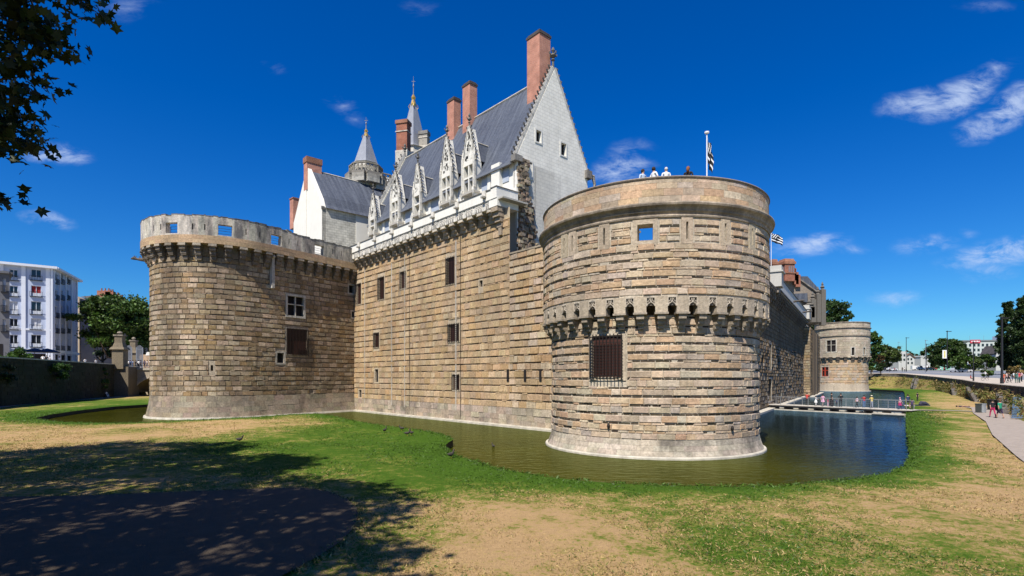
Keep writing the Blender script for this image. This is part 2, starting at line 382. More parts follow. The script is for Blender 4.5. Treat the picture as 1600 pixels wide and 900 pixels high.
def jit(c, k, r=rnd):
    f = 1 + r.uniform(-k, k); return tuple(min(.8, max(.01, x * f * (1 + r.uniform(-k * .25, k * .25)))) for x in c)
def stones(mb, F, s0, s1, z0, z1, ops, pal, slate, period=.5, rows=1, thin=.09, Lr=(.5, 1.1), prot=(.035, .08), pthin=.75, zjit=.10, gap=.015, wav=0.0, seed=1, fade=None):
    """laid masonry: every course of stones, with thin courses of dark slate set back between them"""
    r = random.Random(seed); z = z0
    def run(za, zb, kind):
        blk = sorted((o[0] - .02, o[1] + .02) for o in ops if o[2] - .03 < zb and o[3] + .03 > za)
        s = s0 - r.uniform(0, .6); dark_run = 0; skip = False
        while s < s1:
            if kind == 'thin': Ls = r.uniform(.35, .8)
            else: Ls = r.uniform(*Lr)
            a, b = max(s, s0), min(s + Ls, s1); s += Ls
            segs = [(a, b)]
            for (u, v) in blk:
                segs = [t for (p, q) in segs for t in ((p, min(q, u)), (max(p, v), q)) if t[1] - t[0] > .07]
            for (p, q) in segs:
                if q - p < .07: continue
                if kind == 'thin':
                    if r.random() < .12: skip = not skip
                    pt = pthin if not skip else pthin * .35
                    if fade: pt *= fade((p + q) / 2, za)
                    if r.random() < pt: d, c = r.uniform(.002, .016), jit(slate, .3, r)
                    else: d, c = r.uniform(prot[0], prot[1]) * .8, jit(r.choice(pal), .14, r)
                else:
                    d, c = r.uniform(*prot), jit(r.choice(pal), .13, r)
                g = gap; e = .018 if kind != 'thin' else .006
                w = r.uniform(-wav, wav)
                o = [(p + g, 0, za + g), (q - g, 0, za + g), (q - g, 0, zb - g), (p + g, 0, zb - g)]
                t1, t2, t3, t4 = (r.uniform(.7, 1.15) for _ in range(4))
                i = [(p + g + e, d * t1, za + g + e * r.uniform(.6, 1.6)), (q - g - e, d * t2, za + g + e * r.uniform(.6, 1.6)), (q - g - e, d * t3, zb - g - e), (p + g + e, d * t4, zb - g - e)]
                mb.add([F.P(*x) for x in o + i], [(4, 5, 6, 7), (0, 1, 5, 4), (1, 2, 6, 5), (2, 3, 7, 6), (3, 0, 4, 7)], c)
    while z < z1 - .12:
        per = period * (1 + r.uniform(-zjit, zjit)); hr = (per - thin) / rows
        for k in range(rows):
            if z >= z1 - .1: break
            run(z, min(z + hr, z1), 'thick'); z += hr
        if z < z1 - thin: run(z, z + thin, 'thin')
        z += thin

def frame_ring(mb, F, o, w=.18, d=.05, tint=None, cross=False, bar=.11):
    a, b, c, e = o[:4]
    for (p, q, x, y) in ((a - w, a, c - w, e + w), (b, b + w, c - w, e + w), (a, b, e, e + w), (a, b, c - w, c)):
        mb.fbox(F, p, q, .0, d, x, y, 1, tint)
    if cross:
        m = (a + b) / 2; h = c + (e - c) * .58
        mb.fbox(F, m - bar / 2, m + bar / 2, -.2, .03, c, e, 1, tint); mb.fbox(F, a, b, -.19, .025, h - bar / 2, h + bar / 2, 1, tint)
def opening_part(F, o, parent, pane=M_dark, depth=.3, frame=None, fm=None, ftint=(.5, .46, .38), fw=.17, cross=False, grille=None, gmat=M_iron, name='window', label=None, gd=.14, fd=.05):
    """a window: its pane, then its stone frame and iron grille as sub-parts"""
    a, b, c, e = o[:4]; mb = MB(); n = max(1, int((b - a) / .5))
    mb.fbox(F, a, b, -depth - .05, -depth, c, e, n); p = mb.build(name, pane, parent)
    if label: p['label'] = label
    if frame:
        mb = MB(); frame_ring(mb, F, o, fw, fd, ftint, cross); mb.build('frame', fm or M_white, p)
    if grille:
        nx, nz = grille; mb = MB(); g = .013 if (b - a) < 1.3 else .022
        for i in range(nx):
            q = a + (b - a) * i / (nx - 1)
            mb.fbox(F, q - g, q + g, gd - g, gd + g, c - .14, e + .06)
        for j in range(nz):
            z = c + (e - c) * (j + .5) / nz
            mb.fbox(F, a - .05, b + .05, gd - g - .02, gd - g, z - g, z + g, n)
        for (z, k) in ((c + .06, 1), (e - .06, 1)):
            for q in (a + .03, b - .03): mb.fbox(F, q - g, q + g, -.0, gd, z - g, z + g)
        mb.build('grille', gmat, p)
    return p
# ================================================================== THE CASTLE
PAL_TAN = [(.48, .34, .20), (.51, .37, .22), (.50, .36, .22), (.46, .33, .20), (.44, .32, .20), (.53, .40, .26), (.46, .31, .17), (.44, .33, .22)]
PAL_BEIGE = [(.50, .40, .29), (.53, .43, .31), (.47, .38, .28), (.45, .37, .28), (.52, .39, .26), (.50, .36, .23), (.45, .39, .32), (.55, .47, .36), (.48, .34, .22), (.50, .41, .30)]
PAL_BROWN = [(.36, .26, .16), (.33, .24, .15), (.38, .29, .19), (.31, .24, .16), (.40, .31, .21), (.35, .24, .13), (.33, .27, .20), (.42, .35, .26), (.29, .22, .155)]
PAL_GREY = [(.40, .37, .32), (.36, .33, .28), (.44, .40, .33), (.42, .35, .26)]
def warm(P, k=(1.05, .965, .80)): return [tuple(c * f for c, f in zip(p, k)) for p in P]
PAL_TAN, PAL_BEIGE, PAL_BROWN = warm(PAL_TAN, (1.0, .98, .93)), warm(PAL_BEIGE, (1.03, .985, .94)), warm(PAL_BROWN, (.99, .965, .88))
SLATE = (.070, .052, .034)
MORT = (.50, .43, .33)

# ---------------------------------------------------------------- big round tower, right
TB = (8.93, 34.75)
def flare_b(z): return .33 * max(0., (1.0 - z) / 1.0) ** 1.6 if z < 1.0 else 0.
A0 = math.atan2(-TB[1], -TB[0])                       # towards the lawn in front
CB = CylF(TB, 6.32, A0 - PI, 1, flare_b)              # lower drum, q=0 at the back
CU = CylF(TB, 6.86, A0 - PI, 1)                       # upper drum
LB, LU = 2 * PI * 6.32, 2 * PI * 6.86
big = thing('round_tower', (TB[0], TB[1], 0), 'massive round tower ringed with arched tracery at mid height, nearest the lawn', 'castle tower')
gr = rect(CB, 925, 524, 972, 589, LB * .25, LB * .75)
mb = MB(MORT); skin(mb, CB, 0, LB, 0, 7.6, .55, [gr], zl=(.15, .3, .5, .75, 1.0)); 
stones(mb, CB, .02, LB - .02, 1.0, 7.55, [(gr[0] - .22, gr[1] + .22, gr[2] - .2, gr[3] + .2)], PAL_BEIGE, SLATE, .47, 1, .13, (.45, 1.2), (.04, .085), .97, .06, seed=3, fade=lambda s, z: .55 if z < 1.7 else 1)
mb.build('lower_drum', M_beige, big)
mb = MB((.50, .43, .36)); r0 = random.Random(5)
for (za, zb) in ((.16, .42), (.42, .70), (.70, 1.0)):
    s = 0
    while s < LB:
        L_ = r0.uniform(.7, 1.2); e = min(s + L_, LB); mb.fbox(CB, s + .004, e - .004, .0, r0.uniform(.03, .045), za + .004, zb - .004, 2, jit((.45, .385, .30), .12, r0)); s = e
mb.build('footing', M_base, big)
mb = MB(); mb.lathe((*TB, 0), [(6.5, -.9), (6.76, -.9), (6.76, .09), (6.73, .14), (6.5, .165)], 96, ring=True); mb.build('water_ledge', M_ledge, big)
opening_part(CB, gr, big, M_shutter, .12, True, M_beige, (.46, .38, .28), .2, False, (10, 14), M_iron, 'window', 'barred window with rusty iron cage', .26)
# upper drum: slits, one gun port, mouldings, parapet
ops_u = []
for px in (881, 894, 944, 1074, 1134, 1176):
    q, z = spot(CU, px, 360, LU * .25, LU * .75)
    ops_u.append((q - .055, q + .055, 11.45, 12.35))
port = rect(CU, 995.5, 350, 1020, 376, LU * .25, LU * .75); ops_u.append(port)
mb = MB(MORT); skin(mb, CU, 0, LU, 8.53, 12.62, .55, ops_u, rev=.8)
wide = [(o[0] - .3, o[1] + .3, o[2] - .1, o[3] + .1) for o in ops_u]
stones(mb, CU, .02, LU - .02, 8.6, 11.35, [], PAL_BEIGE, SLATE, .46, 1, .125, (.5, 1.3), (.04, .085), .96, .05, seed=6)
stones(mb, CU, .02, LU - .02, 11.35, 12.6, wide, PAL_BEIGE, SLATE, .42, 1, .12, (.5, 1.0), (.035, .07), .95, .02, seed=9)
for o in wide: frame_ring(mb, CU, (o[0] + .3, o[1] - .3, o[2] + .1, o[3] - .1), .24, .045, jit((.48, .39, .28), .08))
mb.build('upper_drum', M_beige, big)
mb = MB((.44, .36, .27))
mb.lathe((*TB, 0), [(6.6, 12.6), (6.93, 12.6), (6.95, 12.68), (6.88, 12.74), (6.90, 12.82), (6.98, 12.9), (6.99, 12.98), (7.05, 13.08), (7.17, 13.17), (7.2, 13.26), (7.18, 13.33), (6.9, 13.36), (6.6, 13.36)], 128, ring=True)
mb.build('cornice', M_dark_trim, big)
CP = CylF(TB, 6.84, A0 - PI, 1); LP = 2 * PI * 6.84
mb = MB((.40, .34, .26)); r0 = random.Random(8); z = 13.36
mb.lathe((*TB, 0), [(6.45, 13.3), (6.83, 13.3), (6.83, 14.6), (6.45, 14.6)], 128, (.36, .30, .23), ring=True)
for h in (.37, .37, .30, .25):
    s = r0.uniform(-.8, 0)
    while s < LP:
        e = s + r0.uniform(.8, 1.25); a, b = max(s, 0), min(e, LP)
        if b - a > .1: mb.fbox(CP, a + .005, b - .005, -.005, r0.uniform(.02, .032), z + .005, min(z + h, 14.62) - .005, 2, jit(r0.choice(PAL_BEIGE), .16, r0))
        s = e
    z += h
mb.lathe((*TB, 0), [(6.40, 14.62), (6.90, 14.62), (6.93, 14.68), (6.88, 14.74), (6.42, 14.74)], 128, (.24, .20, .16), ring=True)
mb.build('parapet', M_beige, big)
mb = MB((.35, .32, .27)); mb.lathe((*TB, 0), [(6.5, 13.75), (6.5, 13.98), (4.7, 14.0), (4.7, 13.7)], 64, ring=True); mb.build('rampart_walk', M_ledge, big)
mb = MB((.35, .32, .27)); mb.lathe((*TB, 0), [(6.4, 10.6), (0.0, 10.65)], 64); mb.build('gun_floor', M_ledge, big)
# tracery ring: 40 corbels with a carved panel between each pair
NC = 40; mb = MB((.46, .38, .28)); dq = 2 * PI / NC
def arcblk(m, a0, a1, r0_, r1_, z0_, z1_, n=2, tint=None):
    m.fbox(CylF((0, 0), 1.0), a0, a1, r0_ - 1, r1_ - 1, z0_, z1_, n, tint)
hw = dq * .29
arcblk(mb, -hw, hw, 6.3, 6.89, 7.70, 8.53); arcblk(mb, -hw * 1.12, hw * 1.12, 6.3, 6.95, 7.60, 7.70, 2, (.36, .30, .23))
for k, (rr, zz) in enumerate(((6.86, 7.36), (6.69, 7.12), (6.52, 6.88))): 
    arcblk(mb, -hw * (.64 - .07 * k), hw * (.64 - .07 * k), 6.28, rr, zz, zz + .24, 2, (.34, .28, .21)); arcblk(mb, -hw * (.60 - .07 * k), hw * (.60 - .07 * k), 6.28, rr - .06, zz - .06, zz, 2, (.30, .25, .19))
corb0 = mb.build('corbel', M_beige, None); corb0.parent = big; ORG[corb0] = ORG[big]
mb = MB((.50, .43, .34)); h2 = dq * .5 - hw
CC = CylF((0, 0), 1.0)
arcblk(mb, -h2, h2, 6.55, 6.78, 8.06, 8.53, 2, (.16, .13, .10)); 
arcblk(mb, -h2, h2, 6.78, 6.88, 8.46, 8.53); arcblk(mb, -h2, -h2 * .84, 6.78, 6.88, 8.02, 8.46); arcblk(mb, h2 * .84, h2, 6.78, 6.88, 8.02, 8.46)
for sg in (-1, 1):
    mb.tube([CC.P(sg * h2 * .9, 5.84, 8.03), CC.P(sg * h2 * .62, 5.84, 8.16), CC.P(sg * h2 * .2, 5.84, 8.2), CC.P(0, 5.84, 8.32), CC.P(0, 5.84, 8.47)], .026, 5)
    mb.tube([CC.P(sg * h2 * .85, 5.84, 8.26), CC.P(sg * h2 * .5, 5.84, 8.27), CC.P(sg * h2 * .3, 5.84, 8.38), CC.P(sg * h2 * .55, 5.84, 8.47)], .02, 5)
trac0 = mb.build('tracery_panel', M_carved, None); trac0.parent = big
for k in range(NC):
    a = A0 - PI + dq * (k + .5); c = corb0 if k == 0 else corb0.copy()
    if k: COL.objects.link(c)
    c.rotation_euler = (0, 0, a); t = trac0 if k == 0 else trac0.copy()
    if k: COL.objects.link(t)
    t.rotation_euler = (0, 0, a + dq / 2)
mb = MB()
for k, (px, py) in enumerate(((951, 665), (1143, 669))):
    q, z = spot(CB, px, py, LB * .25, LB * .75); mb = MB(); p = CB.P(q, .1, z); mb.lathe(p, [(.0, -.16), (.07, -.12), (.09, 0), (.06, .1), (.0, .14)], 8); mb.fbox(CB, q - .03, q + .03, -.02, .12, z - .02, z + .03); mb.build('mooring_ring', M_iron, big)

# ---------------------------------------------------------------- curtain wall between the towers
C0 = (-20.3, 69.6); U = (.666, -.746); NV = (-.746, -.666)
CW = LineF(C0, U, NV)
cw = thing('curtain_wall', (C0[0], C0[1], 0), 'tall tan masonry wall with grilled windows and white balcony between the two round towers', 'castle wall')
WR = lambda *a: rect(CW, *a, -2, 42)
W_ = {'a': WR(697.5, 402, 710.5, 443), 'b': WR(591, 433, 600, 467), 'c': WR(625, 424, 634, 450), 'd': WR(557, 443, 564, 475), 'e': WR(701, 506, 717, 533),
      'f': WR(584, 520, 592, 542), 'g': WR(585.5, 577, 591, 597), 'h': WR(707, 585, 717.5, 609), 'i': WR(748.5, 438, 753.5, 448), 'j': WR(560, 609, 564, 621)}
ops = list(W_.values()); pad = [(o[0] - .15, o[1] + .15, o[2] - .12, o[3] + .12) for o in ops]
mb = MB((.49, .40, .28)); skin(mb, CW, 0, 30.2, 0, 19.2, 2.0, ops); skin(mb, CW, 30.2, 42, 0, 15.0, 2.0, [])
stones(mb, CW, 0, 30.2, 1.7, 18.3, pad, PAL_TAN, (.13, .085, .05), .66, 1, .11, (.5, 1.15), (.045, .095), .88, .06, seed=21)
stones(mb, CW, 30.2, 42, 1.7, 15.0, pad, PAL_TAN + PAL_BEIGE[:4], (.13, .085, .05), .64, 1, .11, (.5, 1.2), (.07, .125), .88, .06, seed=22)
mb.fbox(CW, 30.2, 42, -2.5, .14, 15.0, 15.14, 4, (.34, .28, .2))
for (q, w) in ((9.7, .09), (22.3, .10), (12.6, .06), (3.0, .06)):   # the upright construction joints
    mb.fbox(CW, q - w, q + w, 0, .085, 1.0, 18.0, 1, (.45, .40, .33))
mb.build('masonry', M_tan, cw)
mb = MB(); r0 = random.Random(31)
for (za, zb) in ((.2, .62), (.62, 1.1), (1.1, 1.7)):
    s = 0
    while s < 42:
        e = min(42, s + r0.uniform(.6, 1.4)); mb.fbox(CW, s + .005, e - .005, .0, r0.uniform(.06, .12), za + .004, zb - .004, 1, jit((.42, .34, .25), .2, r0)); s = e
mb.build('footing', M_base, cw)
mb = MB(); mb.fbox(CW, 0, 42, -.5, .5, -.9, .16); mb.fbox(CW, 0, 42, -.5, .3, .16, .22); mb.build('water_ledge', M_ledge, cw)
for k, o in W_.items():
    g = {'a': (6, 16), 'b': (5, 14), 'c': (5, 10), 'd': (5, 12), 'e': (7, 9), 'f': (5, 10), 'g': None, 'h': (4, 8)}.get(k)
    opening_part(CW, o, cw, M_dark if k in 'gij' else M_shutter, .2, k not in 'ij', M_tan, (.50, .41, .29), .15, False, g)
for px in (794, 821, 845):
    o = WR(px - 1, 577, px + 1, 596); mb = MB(); mb.fbox(CW, o[0] - .06, o[1] + .06, .09, .13, o[2], o[3]); mb.build('wall_slot', M_dark, cw)
for px in (640, 720):                                       # lightning rod wires
    q, z = spot(CW, px, 500, 0, 30); mb = MB(); mb.fbox(CW, q - .014, q + .014, .1, .13, .3, 18.2); mb.build('wire', M_iron, cw)
# machicolation of the curtain
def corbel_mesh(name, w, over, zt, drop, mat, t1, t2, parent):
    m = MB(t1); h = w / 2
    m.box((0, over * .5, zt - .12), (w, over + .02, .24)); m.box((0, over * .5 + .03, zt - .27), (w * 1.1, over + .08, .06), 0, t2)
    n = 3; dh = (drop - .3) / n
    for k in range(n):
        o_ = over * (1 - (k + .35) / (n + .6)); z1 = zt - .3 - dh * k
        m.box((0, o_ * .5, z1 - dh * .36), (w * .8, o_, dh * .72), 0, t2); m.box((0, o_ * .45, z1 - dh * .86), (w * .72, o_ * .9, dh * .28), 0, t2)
    o = m.build(name, mat); o.parent = parent; return o
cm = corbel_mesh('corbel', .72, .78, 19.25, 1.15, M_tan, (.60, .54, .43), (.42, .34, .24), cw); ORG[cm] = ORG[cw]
mb = MB((.70, .66, .58))                                     # one bay of carved panels above a corbel
mb.box((0, .40, 19.62), (1.40, .80, .74), 0, (.72, .68, .60))
for sx in (-.52, -.17, .17, .52):
    mb.box((sx, .815, 19.60), (.055, .05, .70))
for sx in (-.345, 0, .345):
    mb.tube([(sx - .14, .82, 19.3), (sx - .08, .82, 19.55), (sx + .07, .82, 19.66), (sx + .02, .82, 19.85)], .028, 5); mb.tube([(sx + .14, .82, 19.32), (sx + .05, .82, 19.48), (sx - .1, .82, 19.74), (sx + .1, .82, 19.9)], .026, 5)
    mb.box((sx, .806, 19.58), (.27, .012, .66), 0, (.26, .24, .21))
mb.box((0, .82, 19.95), (1.46, .09, .08)); 
pm = mb.build('carved_panel', M_carved); pm.parent = cw; ORG[pm] = ORG[cw]
ang = math.atan2(NV[1], NV[0]) - PI / 2
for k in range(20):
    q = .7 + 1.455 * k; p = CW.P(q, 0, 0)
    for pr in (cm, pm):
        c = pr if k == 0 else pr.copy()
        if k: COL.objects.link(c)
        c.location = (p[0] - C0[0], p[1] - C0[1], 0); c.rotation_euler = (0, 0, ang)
mb = MB((.74, .71, .63)); mb.fbox(CW, -1.0, 29.4, .55, .86, 20.0, 20.86, 10)
mb.fbox(CW, 28.4, 29.55, -1.6, .88, 19.3, 20.0); mb.fbox(CW, 28.7, 29.5, -1.6, .93, 20.0, 20.95)
mb.fbox(CW, -1, 30.2, -2.2, .8, 19.84, 19.98, 10, (.4, .38, .33)); mb.build('balcony_parapet', M_white, cw)
mb = MB((.20, .19, .18)); mb.fbox(CW, -1.0, 29.0, .5, .93, 20.861, 20.93, 10); mb.fbox(CW, -1, 29.4, .4, .91, 19.98, 20.03, 10, (.5, .48, .42)); mb.fbox(CW, 28.65, 29.55, -1.62, .98, 20.951, 21.02); mb.build('coping', M_dark_trim, cw)
for k in range(7):
    q = 3.2 + 4.1 * k; mb = MB((.62, .58, .50)); mb.fbox(CW, q - .22, q + .22, .86, 1.05, 20.42, 20.95); mb.fbox(CW, q - .16, q + .16, .86, 1.25, 20.30, 20.45, 1, (.35, .33, .29)); mb.build('water_spout', M_white, cw)
mb = MB((.36, .29, .21))
for k in range(4):
    mb.fbox(CW, 28.6 + .04 * k, 29.5 - .04 * k, -.3, .85 - .2 * k, 19.3 - .42 * (k + 1), 19.3 - .42 * k)
mb.fbox(CW, 28.9, 29.3, -.3, .22, 16.9, 17.6); mb.build('end_bracket', M_tan, cw)

# ---------------------------------------------------------------- left wall and round tower (one thing)
DL = (-.56, -.828); NL = (.828, -.56); LL = 13.2; RL = 7.02
T_ = (C0[0] + DL[0] * LL, C0[1] + DL[1] * LL); PL = (T_[0] - NL[0] * RL, T_[1] - NL[1] * RL)
def flare_l(z): return .42 * ((2.6 - z) / 2.6) ** 1.5 if z < 2.6 else 0.
def flare_w(z): return .35 * ((2.0 - z) / 2.0) ** 1.5 if z < 2.0 else 0.
a_n = math.atan2(NL[1], NL[0])
FLW = JoinF(LineF(C0, DL, NL, flare_l), LL, CylF(PL, RL, a_n, -1, flare_l))
LEND = LL + RL * PI * 1.55; LVIS = LL + RL * 2.9
lt = thing('round_tower', (PL[0], PL[1], 0), 'broad round tower with pale weathered parapet and straight flank, beside the small moat bridge', 'castle tower')
LR_ = lambda *a: rect(FLW, *a, 0, LVIS)
V = {'cross': LR_(449.5, 463.5, 474, 493.5), 'cage': LR_(448, 514, 480, 554), 'sq': LR_(433, 551.5, 444, 567), 'n1': LR_(545.5, 446, 553, 458), 'n2': LR_(550, 487, 555, 496),
     'd1': LR_(485, 617, 488, 621), 'slot': LR_(329, 570.5, 333, 579.5), 'd2': LR_(447.5, 639, 451, 642)}
ops = list(V.values()); pad = [(o[0] - .16, o[1] + .16, o[2] - .14, o[3] + .14) for o in ops]
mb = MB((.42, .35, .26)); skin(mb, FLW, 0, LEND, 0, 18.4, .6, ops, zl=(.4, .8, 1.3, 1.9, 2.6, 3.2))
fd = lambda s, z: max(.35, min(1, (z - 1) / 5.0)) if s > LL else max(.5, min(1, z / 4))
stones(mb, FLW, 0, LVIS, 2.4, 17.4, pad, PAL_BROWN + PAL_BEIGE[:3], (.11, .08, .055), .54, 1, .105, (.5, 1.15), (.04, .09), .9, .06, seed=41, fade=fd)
stones(mb, FLW, LVIS, LEND, 2.4, 17.4, [], PAL_BROWN, (.11, .08, .055), .9, 1, .09, (.9, 1.6), (.03, .06), .7, .05, seed=43)
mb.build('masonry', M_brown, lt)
mb = MB(); r0 = random.Random(44)
for (za, zb) in ((.2, .7), (.7, 1.25), (1.25, 1.8), (1.8, 2.4)):
    s = 0
    while s < LVIS:
        e = min(LVIS, s + r0.uniform(.6, 1.3)); mb.fbox(FLW, s + .005, e - .005, .0, r0.uniform(.03, .055), za + .004, zb - .004, 2, jit((.29, .235, .17), .2, r0)); s = e
mb.build('footing', M_base, lt)
mb = MB(); mb.fbox(FLW, 0, LEND, -.6, .22, -.9, .20, 60); mb.build('water_ledge', M_ledge, lt)
opening_part(FLW, V['cross'], lt, M_dark, .3, True, M_carved, (.50, .47, .40), .24, True, None, fd=.1)
opening_part(FLW, V['cage'], lt, M_shutter, .15, True, M_brown, (.38, .32, .25), .12, False, (15, 18), M_iron, gd=.22)
for k in ('sq', 'n1', 'n2'): opening_part(FLW, V[k], lt, M_dark, .35, True, M_carved, (.46, .42, .35), .2)
for k in ('d1', 'd2', 'slot'): opening_part(FLW, V[k], lt, M_dark, .35)
# orange band, weathered parapet with embrasures
OV = .88
emb = [LR_(269, 354, 285.5, 372), LR_(341.5, 356, 361, 374.5), LR_(417, 366, 433.5, 384), LR_(485, 378, 500, 396)]
emb = [(a, b, 18.95, 20.05) for (a, b, c, d) in emb]
for (s, z) in ((LL + RL * 2.25, 0), (LL + RL * 2.9, 0)): emb.append((s, s + .9, 18.95, 20.05))
slits = []
for px in (240, 251, 301, 320, 385, 406, 452, 466, 520, 534):
    q, _ = spot(FLW, px, 365, 0, LVIS, OV); slits.append((q - .055, q + .055, 19.35, 19.95))
mb = MB((.50, .36, .22)); r0 = random.Random(47); s = 0
while s < LEND:
    e = min(LEND, s + r0.uniform(.7, 1.2))
    mb.fbox(FLW, s + .003, e - .003, .35, OV + r0.uniform(.0, .012), 18.02, 18.42, 3, jit((.46, .33, .20), .12, r0)); mb.fbox(FLW, s + .003, e - .003, .35, OV + r0.uniform(.0, .012), 18.43, 18.82, 3, jit((.44, .31, .19), .12, r0)); s = e
mb.build('cornice_band', M_tan, lt)
mb = MB((.54, .52, .47)); PO = OV - .03
S = grid_lines(0, LEND, .6, [e for o in emb + slits for e in o[:2]])
for i in range(len(S) - 1):
    a, b = S[i], S[i + 1]; c = (a + b) / 2; top = 20.62 + .05 * math.sin(c * 7) + .03 * math.sin(c * 17 + 1) + (.22 if c > 9.3 else 0); o = [x for x in emb + slits if x[0] < c < x[1]]; th = .55
    t = jit((.53, .48, .395), .13, r0)
    if not o: mb.fbox(FLW, a, b, PO - th, PO, 18.82, top, 1, t)
    else:
        mb.fbox(FLW, a, b, PO - th, PO, 18.82, o[0][2], 1, t); mb.fbox(FLW, a, b, PO - th, PO, o[0][3], top, 1, t)
    mb.fbox(FLW, a, b, PO - th - .03, PO + .03, top, top + .05, 1, jit((.16, .15, .14), .3, r0))
mb.build('parapet', M_weath, lt)
mb = MB((.3, .28, .24)); mb.fbox(FLW, 0, LEND, -3.5, .3, 18.0, 18.2, 60); mb.build('wall_walk', M_ledge, lt)
mb = MB()
for o in emb[:4]:
    for z in (19.25, 19.55, 19.8): mb.fbox(FLW, o[0] - .1, o[1] + .1, .1, .13, z, z + .035)
    for q in (o[0] - .1, o[1] + .1): mb.fbox(FLW, q - .02, q + .02, .1, .14, 18.2, 19.85)
mb.build('guard_rail', M_grey, lt)
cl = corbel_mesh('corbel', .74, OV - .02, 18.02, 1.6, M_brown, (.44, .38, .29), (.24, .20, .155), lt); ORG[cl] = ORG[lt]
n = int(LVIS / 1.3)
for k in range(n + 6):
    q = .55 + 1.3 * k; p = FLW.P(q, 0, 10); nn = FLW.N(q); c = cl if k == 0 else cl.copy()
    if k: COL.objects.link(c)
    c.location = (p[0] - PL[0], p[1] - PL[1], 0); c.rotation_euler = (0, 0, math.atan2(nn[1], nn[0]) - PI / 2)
q, _ = spot(FLW, 424, 400, 0, LVIS); mb = MB((.45, .42, .36)); mb.fbox(FLW, q - .16, q + .16, .0, .5, 14.2, 17.6); mb.lathe(FLW.P(q, .5, 17.7), [(0, -.25), (.2, -.12), (.22, .05), (.1, .2), (0, .22)], 8); mb.build('drain_spout', M_carved, lt)
# gargoyle pointing left
q = LL + RL * 2.33; nn = FLW.N(q); p = Vector(FLW.P(q, .7, 17.55)); d = Vector((-1.0, -.12, .05)).normalized()
mb = MB((.13, .11, .09)); mb.tube([p - d * .4, p + d * .3, p + d * .8, p + d * 1.15 + Vector((0, 0, .03)), p + d * 1.5 + Vector((0, 0, .12)), p + d * 1.8 + Vector((0, 0, .02))], [.2, .22, .17, .13, .2, .07], 8)
for sx in (-.1, .1): mb.tube([p + d * 1.42 + Vector((0, sx, .25)), p + d * 1.3 + Vector((0, sx * 1.5, .42))], .05, 5, .015)
mb.tube([p + d * .7 + Vector((0, 0, .1)), p + d * .95 + Vector((0, 0, .3)), p + d * .8 + Vector((0, 0, .34))], .05, 5)
mb.build('gargoyle', M_dark_trim, lt)

# ---------------------------------------------------------------- the palace: gabled slate roof, white walls, carved dormers
PB = 1.8; PO_ = CW.P(0, -PB, 0); PF = LineF((PO_[0], PO_[1]), U, NV)      # q along the front, d out, behind is negative d
QA, QZ, DEP = 1.0, 29.17, 9.78
pal = thing('palace', (PO_[0], PO_[1], 0), 'white ducal palace with steep slate roof, carved gothic dormers and tall crocketed gable', 'palace')
ZE, ZR, ZF = 24.45, 33.85, 19.2
mb = MB((.72, .69, .60)); ff = PF
frontops = []
mb.fbox(PF, QA, QZ, -DEP + .02, 0, 6.0, ZE - .35); mb.build('wall', M_plaster, pal)
def front_q(px): 
    q, z = spot(PF, px, 280, 0, 30, 0.0); return q
dq_ = [front_q(x) for x in (589.5, 625, 659.5, 705, 740.5)]
# front buttress strips, plinth
mb = MB((.74, .71, .63))
for px in (601, 611, 645, 673, 690, 722, 766): 
    q = front_q(px); mb.fbox(PF, q - .22, q + .22, 0, .16, ZF + .7, ZE - .2)
mb.fbox(PF, 26.0, 27.2, 0, .45, 20.0, ZE - .1); mb.fbox(PF, QA, QZ, 0, .10, 20.0, 21.6, 4); mb.build('pilaster', M_plaster, pal)
for (a, b) in ((560, 0),):
    pass
edges = [QA + .2] + sum([[q - 1.2, q + 1.2] for q in dq_], []) + [28.2]
for i in range(0, len(edges), 2):
    a, b = edges[i], edges[i + 1]
    if b - a > .5:
        mb = MB(); mb.fbox(PF, a + .12, b - .12, -.0, .06, 22.45, 23.75); mb.build('eave_shade_panel', M_eaveshade, pal)  # blue-grey sheets painting the shade below the eaves
# roof: bell-cast eaves on both sides
prof = [(.55, ZE - .55), (.1, ZE - .1), (-.55, ZE + .85), (-1.4, ZE + 2.5), (-DEP / 2, ZR)]
back = [(-DEP - p[0], p[1]) for p in prof[::-1]][1:]
pr2 = prof + back
mb = MB(); n = 40; vs = []
for i in range(n + 1):
    q = QA + (QZ - .35 - QA) * i / n
    sag = .05 * math.sin(i * .9)
    for (d, z) in pr2: vs.append(PF.P(q, d, z + (sag if d < -2 and d > -8 else 0)))
m_ = len(pr2); fs = [(i * m_ + j, (i + 1) * m_ + j, (i + 1) * m_ + j + 1, i * m_ + j + 1) for i in range(n) for j in range(m_ - 1)]
fs += [tuple(range(m_)), tuple(range(n * m_ + m_ - 1, n * m_ - 1, -1))]
mb.add(vs, fs); mb.build('roof', M_slate, pal)
mb = MB((.55, .56, .57)); mb.tube([PF.P(QA, -DEP / 2, ZR + .04), PF.P(QZ - .4, -DEP / 2, ZR + .04)], .13, 6); mb.build('ridge_cap', M_ledge, pal)
mb = MB((.2, .2, .2)); mb.fbox(PF, QA, QZ - .35, .42, .58, ZE - .78, ZE - .56, 4); mb.build('gutter', M_grey, pal)
